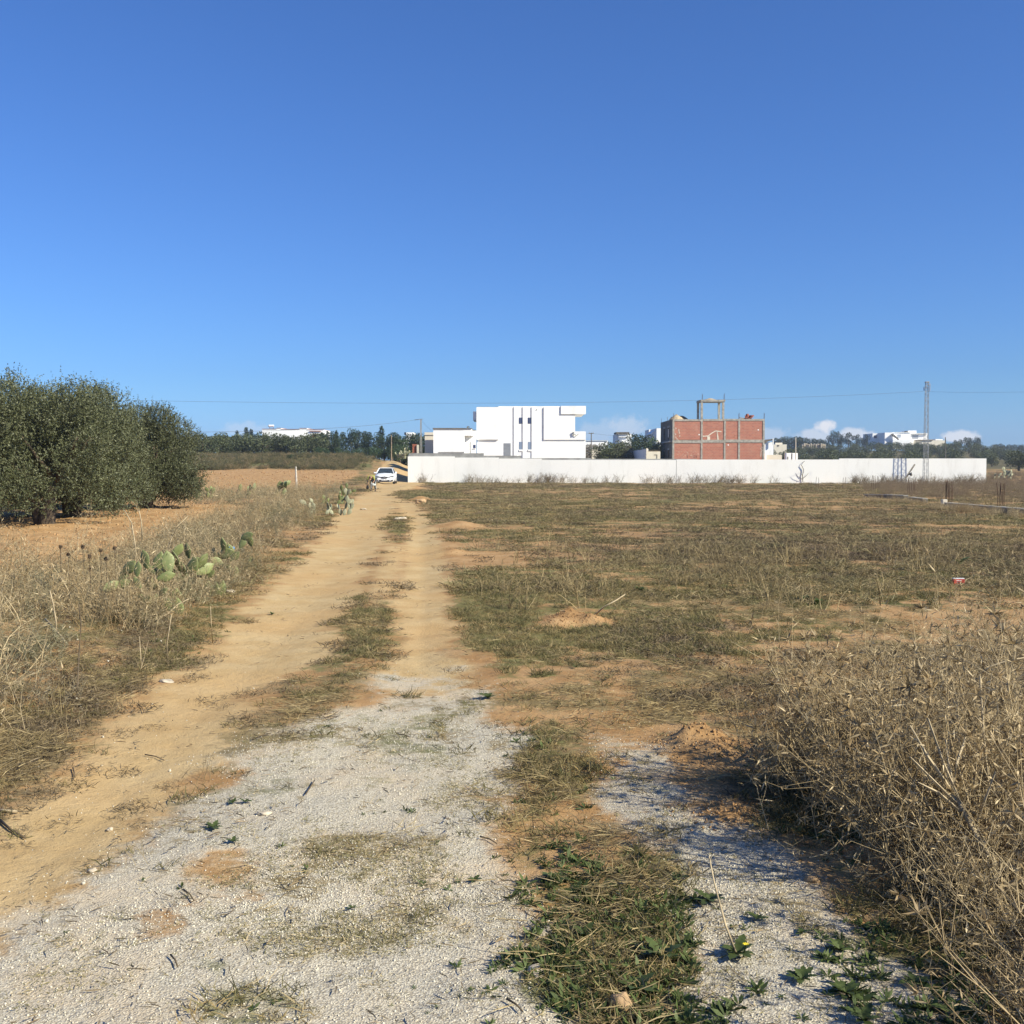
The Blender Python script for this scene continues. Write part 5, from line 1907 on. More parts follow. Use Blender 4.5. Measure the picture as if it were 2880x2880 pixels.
def near_olive_meshes(seed, R_, Htop, zlow, nspr=10500):
    g = np.random.default_rng(seed)
    nl = 76
    a = g.uniform(0, 6.283, nl)
    rr = R_ * .92 * g.random(nl) ** .38
    zc = zlow + .45 + (Htop - zlow - 1.0) * g.random(nl) ** 1.15
    lim = np.sqrt(np.clip(1 - ((zc - (Htop + zlow) * .42) / ((Htop - zlow) * .62)) ** 2, .12, 1))
    C = np.stack([np.cos(a) * rr * lim, np.sin(a) * rr * lim, zc], 1)
    rad = g.uniform(.34, .62, nl)
    c = Cloud()
    p, d = lobed_points(nspr, C, rad, g, .72)
    up = np.array([[0, 0, 1.]])
    dd = unit(d * .55 + up * g.uniform(-.2, .9, (nspr, 1)) + g.normal(0, .35, (nspr, 3)))
    top = g.random(nspr) < .06
    dd[top] = unit(up * 1.2 + g.normal(0, .25, (int(top.sum()), 3)))
    L = np.where(top, g.uniform(.30, .60, nspr), g.uniform(.16, .36, nspr))
    st = g.random(nspr)
    nleaf = 13
    for k in range(nleaf):
        t = (k + g.random(nspr)) / nleaf
        b = p + dd * (L * t)[:, None]
        ld = unit(dd * .55 + g.normal(0, .62, (nspr, 3)))
        ln = g.uniform(.038, .070, nspr)
        c.add(blades(b, ld, ln, ln * .36 + .004), np.clip(st * .7 + g.uniform(-.15, .45, nspr), 0, 1))
    crown = c.mesh('crown', 'olive_leaf')
    mb = MB()
    gg = random.Random(seed)
    for k in range(3):
        a0 = k * 2.1 + gg.random()
        tw = [Vector((math.cos(a0) * .09, math.sin(a0) * .09, -.15))]
        for s in range(1, 5):
            tw.append(Vector((math.cos(a0 + .3 * s) * (.09 + .05 * s), math.sin(a0 + .3 * s) * (.09 + .05 * s), .28 * s)))
        mb.tube(tw, .17, .10, 8)
        for j in range(4):
            b0 = tw[-1]
            ang = a0 + gg.uniform(-1.1, 1.1)
            pts = [b0]
            for s in range(1, 5):
                pts.append(b0 + Vector((math.cos(ang), math.sin(ang), 0)) * R_ * .15 * s * gg.uniform(.8, 1.1) + Vector((0, 0, (Htop - 1.6) * .13 * s)))
            mb.tube(pts, .08, .02, 6)
    o = mb.build('trunk', 'bark', None, True)
    tm = o.data
    bpy.data.objects.remove(o)
    return crown, tm


NO = [near_olive_meshes(31, 2.35, 3.78, .36), near_olive_meshes(32, 2.05, 3.75, .16)]


def near_olive(px, py, k, s, rz, label, sz=1.0, xy=None):
    g = G(px, py) if xy is None else on(*xy)
    t = empty('olive_tree', g, rz, label, 'tree', 'large olive trees at the left edge')
    t.scale = (s, s, s * sz)
    link('crown', NO[k][0], t)
    link('trunk', NO[k][1], t)
    return t


near_olive(124, 1478, 0, 1.04, .3, 'large dark olive tree with a thick trunk nearest the left edge, branches near the ground', 1.0)
near_olive(410, 1434, 1, 1.06, 1.2, 'rounded olive tree with pale silvery crown, rightmost of the large olives', .98)
near_olive(285, 1430, 0, .93, 2.4, 'olive tree filling the gap behind the two front olives', 1.12)
near_olive(205, 1452, 1, 1.10, 3.3, 'olive tree standing behind the nearest one, its crown merging with both neighbours', 1.03)
near_olive(330, 1436, 0, .90, 0.9, 'olive tree just left of the rightmost one, crowns grown together', .98)
near_olive(0, 0, 0, 1.08, 4.0, 'olive tree cut off by the left edge of the picture', 1.0, xy=(-16.6, 30.5))
near_olive(0, 0, 1, 1.0, 5.0, 'olive tree mostly outside the left edge, nearest the camera', 1.0, xy=(-15.9, 25.2))
# low suckers with brown leaves under the leftmost tree
g = G(20, 1540)


def far_tree_mesh(name, seed, kind, mat):
    """single mesh: crown of leaf clumps and a trunk (two materials)"""
    g = np.random.default_rng(seed)
    c = Cloud()
    if kind == 'olive':
        nl, n, R_, z0, z1, lw = 13, 1400, 1.75, .3, 3.4, .25
    elif kind == 'pine':
        nl, n, R_, z0, z1, lw = 20, 2600, 2.3, 1.0, 6.5, .33
    elif kind == 'round':
        nl, n, R_, z0, z1, lw = 16, 2200, 2.4, .3, 5.5, .31
    else:
        nl, n, R_, z0, z1, lw = 16, 900, .8, .4, 6.0, .28
    f = (np.arange(nl) + g.random(nl)) / nl
    zc = z0 + .5 + (z1 - z0 - 1.0) * f
    a = g.uniform(0, 6.283, nl)
    if kind == 'spire':
        w = R_ * (1 - f) * .7 + .12
        C = np.stack([np.cos(a) * w * .5, np.sin(a) * w * .5, zc], 1)
        rad = w * .8 + .1
    else:
        w = R_ * np.sqrt(np.clip(1 - (f * 1.9 - .85) ** 2, .15, 1))
        q = np.sqrt(g.random(nl))
        C = np.stack([np.cos(a) * w * q * .8, np.sin(a) * w * q * .8, zc], 1)
        rad = g.uniform(.5, .95, nl) * (R_ / 1.9)
    p, d = lobed_points(n, C, rad, g, .7)
    dd = unit(d * .7 + g.normal(0, .5, (n, 3)) + np.array([[0, 0, .3]]))
    ln = g.uniform(.6, 1.3, n) * lw
    c.add(blades(p, dd, ln, ln * .5), np.clip(g.uniform(0, 1, n) * .8 + .0, 0, 1))
    V = np.concatenate(c.V)
    Q = np.concatenate(c.Q)
    T = np.concatenate(c.T)
    A = np.array([[0, 0, -.3], [0, 0, .9], [.05, 0, .8], [-.05, .02, .8]])
    B = np.array([[.05, 0, 1.0], [0.1, 0, z1 * .55], [.7, .2, z1 * .5], [-.6, -.2, z1 * .5]])
    ra = np.array([.16, .11, .07, .07]) * (1.2 if kind != 'spire' else .6)
    tv, tq = sticks(A, B, ra, ra * .7)
    nq = len(Q)
    V = np.concatenate([V, tv])
    Q = np.concatenate([Q, tq + len(T)])
    T = np.concatenate([T, np.full(len(tv), .5)])
    me = np_mesh(name, V, Q, mat, T)
    me.materials.append(M['pine_bark'] if kind in ('pine', 'spire') else M['bark'])
    mi = np.zeros(len(Q), 'i')
    mi[nq:] = 1
    me.polygons.foreach_set('material_index', mi)
    return me


OLV = [far_tree_mesh('olive_tree', 800 + i, 'olive', 'olive_far') for i in range(4)]
PIN = [far_tree_mesh('pine_tree', 820 + i, 'pine', 'pine_leaf') for i in range(3)]
RND = [far_tree_mesh('round_tree', 840 + i, 'round', 'pine_leaf') for i in range(3)]
BSH = [far_tree_mesh('shrub', 860 + i, 'olive', 'bush_leaf') for i in range(2)]
SPR = [far_tree_mesh('cypress_tree', 880 + i, 'spire', 'pine_leaf') for i in range(2)]
GRY = [far_tree_mesh('bare_shrub', 890 + i, 'olive', 'grey_bush') for i in range(2)]
TRR = random.Random(99)


def plant(name, meshes, x, y, s, label, cat='tree', group=None, sz=1.0, z=None, wide=1.0):
    p = on(x, y) if z is None else Vector((x, y, z))
    o = bpy.data.objects.new(name, TRR.choice(meshes))
    COL.objects.link(o)
    o.location = p
    o.rotation_euler = (0, 0, TRR.uniform(0, 6.28))
    o.scale = (s * wide, s * wide, s * sz)
    tag(o, label, cat, group, 'thing')
    return o


def plant_px(name, meshes, px, Y, top, label, base=None, group=None, cat='tree', hmesh=3.4, wide=1.0):
    """a tree whose top reaches picture row top"""
    x = X(px, Y)
    z = float(H(np.array([x]), np.array([Y]))[0]) if base is None else Z(base, Y)
    h = Z(top, Y) - z
    s = h / hmesh
    o = plant(name, meshes, x, Y, s, label, cat, group, 1.0, z, wide)
    return o


# olive row, left middle distance
GL = 'olive trees in the row behind the ploughed strip'
for i in range(24):
    px = 480 + i * 18.5 + TRR.uniform(-7, 7)
    plant_px('olive_tree', OLV, px, 175 + TRR.uniform(-6, 8), 1221 + TRR.uniform(-4, 9), 'grey green olive in the long row behind the ploughed strip, left of the lane', group=GL, wide=1.25)
for i in range(10):
    px = 540 + i * 40 + TRR.uniform(-12, 12)
    plant_px('olive_tree', OLV, px, 198, 1222 + TRR.uniform(-3, 8), 'grey green olive in the long row behind the ploughed strip, left of the lane', group=GL, wide=1.3)
# darker trees nearer the lane
GP = 'dark trees left of the lane'
for i in range(13):
    px = 898 + i * 18 + TRR.uniform(-5, 5)
    plant_px('pine_tree', PIN, px, 178 + TRR.uniform(-8, 8), (1221, 1224, 1216, 1222, 1214, 1208, 1211, 1214, 1217, 1219, 1226, 1224, 1222)[i] + TRR.uniform(-2, 2),
             'dark dense tree with pale trunk among those left of the lane', group=GP, hmesh=6.6, wide=.78)
for px, top, lab in [(668, 1206, 'short dark spire tree, leftmost of the spires over the olive row'), (694, 1195, 'tallest dark spire tree over the olive row'),
                     (707, 1200, 'dark spire tree just right of the tallest one over the olive row'), (906, 1210, 'dark spire beside the right end of the long white house'),
                     (921, 1206, 'second dark spire right of the long white house'), (946, 1205, 'third dark spire right of the long white house'),
                     (1073, 1192, 'lone tall thin cypress near the wooden pole')]:
    plant_px('cypress_tree', SPR, px, 205, top, lab, hmesh=6.2, wide=1.1)
GL2 = 'trees at the end of the lane'
for px, top, Y, ms, hm in [(1108, 1221, 172, PIN, 6.6), (1124, 1228, 168, BSH, 3.4), (1150, 1222, 176, RND, 5.6), (1163, 1221, 172, RND, 5.6), (1178, 1222, 178, RND, 5.6), (1192, 1221, 170, RND, 5.6), (1118, 1250, 162, BSH, 3.4), (1104, 1252, 160, BSH, 3.4)]:
    plant_px('shady_tree', ms, px, Y, top, 'dark green bushy tree in the clump at the end of the lane', group=GL2, hmesh=hm, wide=.95)
for i in range(20):
    px = 900 + i * 15 + TRR.uniform(-5, 5)
    if px < 1196:
        plant_px('undergrowth_shrub', BSH, px, 171 + TRR.uniform(-3, 3), 1262 + TRR.uniform(-6, 6), 'dark shrub filling the foot of the trees left of the lane', group='undergrowth below the trees left of the lane', wide=1.5, cat='shrub')
for i in range(9):
    px = 560 + i * 55 + TRR.uniform(-20, 20)
    if px < 1010:
        plant_px('bank_shrub', BSH, px, 150 + TRR.uniform(-6, 6), 1282 + TRR.uniform(-4, 5), 'low green shrub on the rise behind the ploughed strip', group='low shrubs on the rise behind the ploughed strip', wide=2.2, cat='shrub')
# between villa and brick building
GM = 'grey green shrubs right of the villa'
for px, top, Y, w_ in [(1702, 1246, 162, 1.2), (1722, 1243, 165, 1.3), (1741, 1247, 160, 1.2), (1757, 1252, 158, 1.1), (1690, 1262, 158, 1.0), (1712, 1262, 156, 1.3), (1736, 1264, 156, 1.3)]:
    plant_px('olive_bush', OLV, px, Y, top, 'grey green bushy olive between the villa and the small white house', group=GM, wide=w_)
for i, px in enumerate((1650, 1659, 1668, 1676, 1684)):
    plant_px('bare_shrub', GRY, px, 178, 1249 + (i % 3) * 2, 'bare grey shrub in front of the low white building', group='bare shrubs by the low white building', wide=.5)
GD = 'dark trees left of the brick building'
for px, top, Y, w_ in [(1786, 1222, 172, 1.0), (1806, 1224, 175, 1.0), (1826, 1228, 168, .9), (1842, 1234, 165, .8), (1776, 1240, 166, .8), (1852, 1245, 158, .7)]:
    plant_px('leafy_tree', BSH if px > 1840 else RND, px, Y, top, 'dark glossy green tree between the small white house and the brick building', group=GD, hmesh=5.6 if px <= 1840 else 3.4, wide=w_)
for px, top in [(1738, 1262), (1752, 1262), (1764, 1254)]:
    plant_px('shrub', GRY, px, 159, top, 'pale grey shrub before the shaded yard wall', group='pale shrubs before the yard wall', wide=.8)
# hillside olive grove on the right
GH = 'olive trees of the hillside grove'
n_ol = 0
yy = 232.0
while yy < 425:
    xx = X(2110, yy) + TRR.uniform(0, 5)
    while xx < X(3000, yy):
        x, y = xx + TRR.uniform(-1.4, 1.4), yy + TRR.uniform(-1.6, 1.6)
        plant('olive_tree', OLV, x, y, TRR.uniform(.82, 1.12), 'small grey green olive in the grove covering the hillside', 'tree', GH, TRR.uniform(.85, 1.0), None, TRR.uniform(1.15, 1.45))
        n_ol += 1
        xx += 6.9 + yy * .006
    yy += 10.5 + (yy - 230) * .05
# crest of the hill
GC = 'trees along the hill crest'
for px, top in [(2185, 1232), (2198, 1230), (2212, 1231), (2225, 1234), (2240, 1228), (2252, 1229), (2264, 1234), (2280, 1236), (2292, 1234), (2305, 1236), (2318, 1237), (2735, 1252), (2800, 1249), (2815, 1248), (2832, 1250), (2850, 1251), (2868, 1252), (2882, 1252)]:
    plant_px('crest_tree', RND, px, 455 + TRR.uniform(-8, 8), top + TRR.uniform(-1, 1), 'dark low tree on the skyline of the hill', group=GC, hmesh=5.6, wide=1.3)
for px, top, w_, lab in [(2341, 1214, .95, 'tall round tree, leftmost of the big clump left of the hilltop villa'), (2356, 1214, .7, 'narrow dark tree second in the big clump left of the hilltop villa'),
                         (2385, 1217, 1.25, 'broadest round tree in the big clump left of the hilltop villa'), (2408, 1222, .9, 'dark tree right of the broadest one in the hilltop clump'),
                         (2438, 1222, .75, 'pointed dark tree at the right end of the big clump'), (2366, 1228, .8, 'low dark tree in front of the big hilltop clump'), (2424, 1232, .8, 'lower dark tree between the big clump and its right end')]:
    plant_px('round_tree', RND, px, 425, top, lab, base=1258, hmesh=5.6, wide=w_)
for px, top, w_ in [(2688, 1238, 1.0), (2702, 1236, .9), (2716, 1230, 1.0), (2728, 1231, .8), (2744, 1230, .85), (2752, 1231, .8)]:
    plant_px('skyline_tree', RND, px, 440, top, 'dark tree in the clump on the skyline right of the lattice mast', base=1262, group='skyline clump right of the mast', hmesh=5.6, wide=w_)
for px, top in [(2500, 1243), (2521, 1243), (2560, 1245), (2580, 1244), (2600, 1246), (2655, 1246), (2668, 1246), (2450, 1242), (2640, 1250), (2480, 1247)]:
    plant_px('slope_bush', BSH, px, 421, top, 'dark green bush growing just below the hilltop buildings', base=1264, group='bushes below the hilltop buildings', wide=1.2)
# large olive at the right edge behind the scrub
plant_px('olive_tree', OLV, 2866, 170, 1268, 'olive tree with visible trunk at the right edge behind the scrub', wide=1.35)
plant_px('olive_tree', OLV, 2925, 168, 1264, 'olive tree just outside the right edge behind the scrub', wide=1.3)


# ================================================================== CAR
def make_car():
    g = G(1081, 1362)
    yaw = R(3)
    T_ = Thing('parked_car', g, 'white saloon car facing the camera on the dirt track, with a dark grille', 'car')
    T_.root.rotation_euler = (0, 0, yaw)
    root = T_.root

    def put(name, mb, mat, parent=None, smooth=False, bevel=0, label=None):
        o = mb.build(name, mat, parent or root, smooth, bevel)
        if label:
            o['label'] = label
        return o
    # body lofted along its length (y from front to back), halves mirrored
    st = [  # y, half width, sill z, belt z (shoulder), top z of the body centre
        (0.00, .58, .26, .52, .60), (.06, .74, .21, .60, .70), (.22, .84, .19, .68, .80), (.55, .895, .18, .76, .90), (.95, .905, .18, .84, .98),
        (1.35, .905, .18, .90, 1.01), (2.2, .905, .18, .93, 1.0), (3.2, .905, .18, .96, 1.0), (3.9, .89, .19, .98, 1.06), (4.35, .82, .24, .96, 1.04), (4.55, .70, .34, .86, .94)]
    vs, fs = [], []
    for (y, w, z0, zb, zt) in st:
        prof = [(0, z0), (w * .86, z0), (w * .97, z0 + .10), (w, (z0 + zb) / 2), (w * .985, zb - .08), (w * .93, zb), (w * .60, zb + (zt - zb) * .8), (0, zt)]
        full = [(-x, z) for x, z in prof[::-1]] + prof[1:]
        full = full[:-1] if full[0] == full[-1] else full
        for x, z in full:
            vs.append((x, y, z))
    m = len(vs) // len(st)
    for i in range(len(st) - 1):
        for k in range(m):
            fs.append((i * m + k, i * m + (k + 1) % m, (i + 1) * m + (k + 1) % m, (i + 1) * m + k))
    fs.append(tuple(range(m - 1, -1, -1)))
    fs.append(tuple(range((len(st) - 1) * m, len(st) * m)))
    body = put('body', MB().add(vs, fs), 'car_white', None, True)
    # cabin: rings from the windscreen base to the roof
    ring = lambda y0, y1, w, z: [(-w, y0, z), (w, y0, z), (w, y1, z), (-w, y1, z)]
    rf = MB().add([(-.56, 1.95, 1.43), (.56, 1.95, 1.43), (.56, 3.15, 1.42), (-.56, 3.15, 1.42), (-.50, 2.05, 1.475), (.50, 2.05, 1.475), (.50, 3.0, 1.47), (-.50, 3.0, 1.47)],
                  [(0, 1, 5, 4), (1, 2, 6, 5), (2, 3, 7, 6), (3, 0, 4, 7), (4, 5, 6, 7)])
    put('roof', rf, 'car_white')
    for s in (-1, 1):
        put('pillar', MB().bar((s * .80, 1.12, .95), (s * .575, 1.95, 1.43), .075, .06), 'car_white')
        put('pillar', MB().bar((s * .80, 3.9, .98), (s * .575, 3.12, 1.42), .10, .08), 'car_white')
        put('pillar', MB().bar((s * .84, 2.45, .92), (s * .57, 2.5, 1.43), .08, .05), 'black')
        put('side_window', MB().add([(s * .83, 1.3, .93), (s * .83, 3.7, .96), (s * .57, 3.1, 1.41), (s * .57, 1.98, 1.42)], [(0, 1, 2, 3)]), 'windscreen')
    put('windscreen', MB().add([(-.78, 1.14, .96), (.78, 1.14, .96), (.56, 1.94, 1.42), (-.56, 1.94, 1.42), (-.70, 1.25, .93), (.70, 1.25, .93)], [(0, 1, 2, 3), (4, 5, 1, 0)]), 'windscreen')
    put('rear_window', MB().add([(.78, 3.95, 1.0), (-.78, 3.95, 1.0), (-.56, 3.16, 1.41), (.56, 3.16, 1.41)], [(0, 1, 2, 3)]), 'windscreen')
    # grille: wide dark band narrowing to the lamps, with diamond badge
    fy = -.015
    gr = MB().prism([(-.62, .70), (-.30, .665), (0, .69), (.30, .665), (.62, .70), (.60, .655), (.30, .60), (.22, .50), (-.22, .50), (-.30, .60), (-.60, .655)], fy - .02, .30)
    grille = put('grille', gr, 'black')
    for z in (.53, .57, .61):
        put('grille_bar', MB().box(-.24, .24, fy - .032, fy - .021, z, z + .012), 'chrome', grille)
    em = MB().prism([(0, .74), (.085, .63), (0, .52), (-.085, .63)], fy - .06, fy - .022)
    em2 = MB().prism([(0, .69), (.042, .63), (0, .57), (-.042, .63)], fy - .066, fy - .061)
    e = put('emblem', em, 'chrome')
    put('emblem_centre', em2, 'black', e)
    for s in (-1, 1):
        h = put('headlight', MB().prism([(s * .50, .70), (s * .84, .76), (s * .86, .67), (s * .72, .60), (s * .56, .635)][::-s or 1], .02, .34), 'lamp')
        put('lamp_unit', MB().prism([(s * .58, .69), (s * .78, .72), (s * .78, .66), (s * .60, .65)], .005, .019), 'black', h)
        put('daytime_lamp', MB().bar((s * .84, .03, .62), (s * .74, .0, .47), .035), 'lamp')
        fl = put('fog_lamp_recess', MB().prism([(s * .56, .37), (s * .78, .40), (s * .80, .31), (s * .60, .28)][::-s or 1], -.02, .25), 'black')
        put('fog_lamp', MB().tube([(s * .69, -.03, .34), (s * .69, -.021, .34)], .035, .035, 10), 'chrome', fl)
        mr = put('mirror', MB().tube([(s * .86, 1.38, .98), (s * .93, 1.36, 1.0), (s * 1.04, 1.36, 1.01)], .06, .085, 8), 'car_white', None, True)
        for y in (.82, 3.62):
            w = put('wheel', MB().tube([(s * .70, y, .315), (s * .905, y, .315)], .315, .315, 20), 'rubber')
            put('rim', MB().tube([(s * .906, y, .315), (s * .915, y, .315)], .2, .19, 12), 'chrome', w)
        put('door_handle', MB().box(s * .908, s * .93, 2.0, 2.16, .80, .825), 'car_white')
        put('wiper', MB().bar((s * .35, 1.10, .955), (s * .35 - .35, 1.42, 1.125), .018), 'black')
    put('lower_intake', MB().prism([(-.50, .375), (.50, .375), (.44, .27), (-.44, .27)], -.022, .25), 'black')
    pl = put('number_plate', MB().box(-.26, .26, -.05, -.023, .33, .44), 'plate')
    for k, x in enumerate([-.21, -.17, -.10, -.06, .08, .13, .18]):
        put('plate_character', MB().box(x, x + .022, -.0515, -.0505, .355, .415), 'black', pl)
    put('bumper_lip', MB().box(-.62, .62, -.03, .2, .20, .245), 'black')
    put('cabin_interior', MB().box(-.6, .6, 1.9, 3.2, .5, .98), 'black')
    for s in (-1, 1):
        put('seat_back', MB().box(s * .36 - .2, s * .36 + .2, 2.35, 2.5, .7, 1.22), 'trousers', None, False, .04)
    put('paper', MB().add([(-.22, 1.20, .99), (.25, 1.20, .99), (.22, 1.29, 1.04), (-.2, 1.29, 1.04)], [(0, 1, 2, 3)]), 'plate')


make_car()


# ================================================================== PERSON
def skinned(name, V, E, Rd, mat, parent=None, sub=2, root=0):
    me = bpy.data.meshes.new(name)
    me.from_pydata([tuple(v) for v in V], E, [])
    me.materials.append(M[mat])
    o = link(name, me, parent)
    sk = o.modifiers.new('skin', 'SKIN')
    for i, sv in enumerate(me.skin_vertices[0].data):
        r = Rd[i]
        sv.radius = (r, r) if np.isscalar(r) else r
        sv.use_root = (i == root)
    sk.use_smooth_shade = True
    ss = o.modifiers.new('smooth', 'SUBSURF')
    ss.levels = sub
    ss.render_levels = sub
    return o


def make_person():
    g = G(1048, 1381)
    t = Thing('person', g, 'person in yellow green shirt and dark trousers bending forward on the track before the car', 'person')
    root = t.root
    root.rotation_euler = (0, 0, R(-12))
    root.scale = (.94,) * 3
    # pelvis, spine bent towards -y, neck, head hanging
    V = [(0, .22, .86), (0, .10, .95), (0, -.12, 1.02), (0, -.30, 1.00), (0, -.40, .93), (.0, -.47, .84), (0, -.50, .74), (0, -.56, .80), (0, -.585, .75)]
    E = [(0, 1), (1, 2), (2, 3), (3, 4), (4, 5), (5, 6), (5, 7), (7, 8)]
    Rd = [.12, (.13, .10), (.145, .10), (.13, .09), .052, .085, .07, .045, .018]
    for s in (-1, 1):
        b = len(V)
        # leg: hip knee ankle toe
        V += [(s * .09, .20, .82), (s * .13, .12, .46), (s * .16, .18, .08), (s * .17, .02, .03)]
        E += [(0, b), (b, b + 1), (b + 1, b + 2), (b + 2, b + 3)]
        Rd += [.088, .060, .042, .038]
        a = len(V)
        # arm hanging down to the sack: shoulder elbow wrist palm
        V += [(s * .18, -.30, .98), (s * .26, -.34, .74), (s * .15, -.48, .55), (s * .12, -.51, .49)]
        E += [(3, a), (a, a + 1), (a + 1, a + 2), (a + 2, a + 3)]
        Rd += [.055, .042, .028, .032]
        for k in range(5):
            f = len(V)
            ox = (k - 2) * .018
            V += [(s * .12 + ox, -.52 - .004 * k, .455), (s * .11 + ox, -.50, .42 - .006 * (2 - abs(k - 2)))]
            E += [(a + 3, f), (f, f + 1)]
            Rd += [.010, .008]
    skinned('body', V, E, Rd, 'skin', root)
    # shirt over back and upper arms
    Vs = [(0, .16, .92), (0, .06, .98), (0, -.12, 1.035), (0, -.30, 1.01)]
    Es = [(0, 1), (1, 2), (2, 3)]
    Rs = [.145, (.155, .12), (.165, .12), (.15, .105)]
    for s in (-1, 1):
        a = len(Vs)
        Vs += [(s * .19, -.30, .985), (s * .265, -.34, .77)]
        Es += [(3, a), (a, a + 1)]
        Rs += [.078, .060]
    skinned('shirt', Vs, Es, Rs, 'shirt', root)
    Vt, Et, Rt = [(0, .235, .85)], [], [.142]
    for s in (-1, 1):
        b = len(Vt)
        Vt += [(s * .10, .20, .80), (s * .135, .12, .46), (s * .16, .18, .10)]
        Et += [(0, b), (b, b + 1), (b + 1, b + 2)]
        Rt += [.112, .082, .066]
    skinned('trousers', Vt, Et, Rt, 'trousers', root)
    for s in (-1, 1):
        skinned('trouser_stripe', [(s * .14 + .045, .09, .66), (s * .17 + .035, .045, .40), (s * .19 + .03, .12, .14)], [(0, 1), (1, 2)], [.028, .028, .022], 'palecloth', root, 1)
        skinned('shoe', [(s * .16, .20, .045), (s * .165, .10, .045), (s * .17, -.02, .035)], [(0, 1), (1, 2)], [.05, .052, .04], 'black', root, 1)
        skinned('ear', [(s * .078, -.47, .80), (s * .092, -.46, .80)], [(0, 1)], [.02, .014], 'skin', root, 1)
        skinned('eye', [(s * .030, -.565, .765), (s * .030, -.572, .763)], [(0, 1)], [.010, .009], 'black', root, 1)
    skinned('hair', [(0, -.42, .87), (0, -.47, .90), (0, -.53, .865)], [(0, 1), (1, 2)], [.075, .085, .06], 'hair', root, 1)
    skinned('mouth', [(-.02, -.565, .705), (.02, -.565, .705)], [(0, 1)], [.008, .008], 'redbrick', root, 1)
    # what the person handles
    s = Thing('sack', g + Vector((.12, -.50, 0)), 'pale grey sack held by the bending person', 'sack')
    skinned('cloth', [(0, 0, .30), (-.05, .02, .44), (-.10, 0, .52), (.08, 0, .50), (.12, .02, .42)], [(0, 1), (1, 2), (1, 4), (4, 3)], [.10, .09, .05, .05, .08], 'palecloth', s.root, 1)
    b = Thing('dark_bag', g + Vector((-.34, .0, 0)), 'small dark bag on the ground beside the bending person', 'bag')
    skinned('bag_body', [(0, 0, .12), (.02, 0, .28), (.0, 0, .40)], [(0, 1), (1, 2)], [.12, .10, .05], 'black', b.root, 1)
    skinned('strap', [(0, 0, .40), (-.10, 0, .50), (-.14, 0, .44)], [(0, 1), (1, 2)], [.015, .014, .015], 'black', b.root, 1)


make_person()


# ================================================================== PRICKLY PEARS
def pad_mesh(name, seed, mat='cactus'):
    g = np.random.default_rng(seed)
    n, m = 16, 9
    V, T = [], []
    for i in range(m + 1):
        v = i / m
        z = v
        w = .30 * math.sin(math.pi * min(1, .06 + v * .97)) ** .75 * (.78 + .30 * v)
        th = .055 * math.sin(math.pi * min(1, .05 + v * .93)) ** .6 + .006
        for k in range(n):
            a = 6.283 * k / n
            V.append((math.cos(a) * w + .015 * math.sin(9 * v + seed), math.sin(a) * th + .05 * (v - .4) ** 2 * (1 if seed % 2 else -1), z))
            T.append(np.clip(.35 + .4 * v + g.normal(0, .12), 0, 1))
    Q = []
    for i in range(m):
        for k in range(n):
            Q.append((i * n + k, i * n + (k + 1) % n, (i + 1) * n + (k + 1) % n, (i + 1) * n + k))
    me = np_mesh(name, np.array(V, float), np.array(Q), mat, np.array(T), True)
    return me


def spine_mesh(seed):
    g = np.random.default_rng(seed)
    c = Cloud()
    n = 60
    v = g.uniform(.12, .96, n)
    a = g.choice([-1, 1], n)
    w = .30 * np.sin(np.pi * v)
    b = np.stack([g.uniform(-1, 1, n) * w, a * .05 * np.sin(np.pi * np.clip(v, 0, .95)) ** .5, v], 1)
    d = unit(np.stack([g.normal(0, .6, n), a, g.normal(0, .6, n)], 1))
    c.add(blades(b, d, np.full(n, .07), np.full(n, .012)), .8)
    return c.mesh('spines', 'straw')


PADS = [pad_mesh('pad', 900 + i) for i in range(4)]
PPADS = [pad_mesh('pad', 910 + i, 'cactus_pale') for i in range(3)]
SPINES = spine_mesh(5)


def prickly_pear(base, label, pads, group=None, meshes=PADS, spines=False):
    """pads: (position of its foot, length, yaw, tilt sideways, tilt back)"""
    root = empty('prickly_pear', base, 0, label, 'cactus', group)
    for (p, L, yaw, roll, tilt) in pads:
        o = link('pad', TRR.choice(meshes), root)
        o.location = Vector(p) - Vector(base)
        o.rotation_euler = Euler((tilt, roll, yaw), 'XYZ')
        o.scale = (L * TRR.uniform(.85, 1.1), L, L)
        if spines:
            sp_ = link('spines', SPINES, o)
            sp_['kind'] = 'stuff'
    return root


def auto_pads(base, w, h, L, n, rr):
    out = []
    tips = []
    for k in range(n):
        if k < max(3, n // 4) or not tips:
            p = Vector(base) + Vector((rr.uniform(-w, w) * .5, rr.uniform(-w, w) * .35, -.02))
            roll = rr.uniform(-.6, .6)
        else:
            p, roll0 = tips[rr.randrange(len(tips))]
            roll = max(-1.2, min(1.2, roll0 + rr.uniform(-.8, .8)))
        l_ = L * rr.uniform(.7, 1.15)
        yaw = rr.uniform(-.9, .9)
        out.append((p, l_, yaw, roll, rr.uniform(-.35, .35)))
        e = Matrix.Rotation(yaw, 4, 'Z') @ Matrix.Rotation(roll, 4, 'Y') @ Vector((0, 0, l_ * .9))
        q = p + e
        if q.z < base[2] + h:
            tips.append((q, roll))
    return out


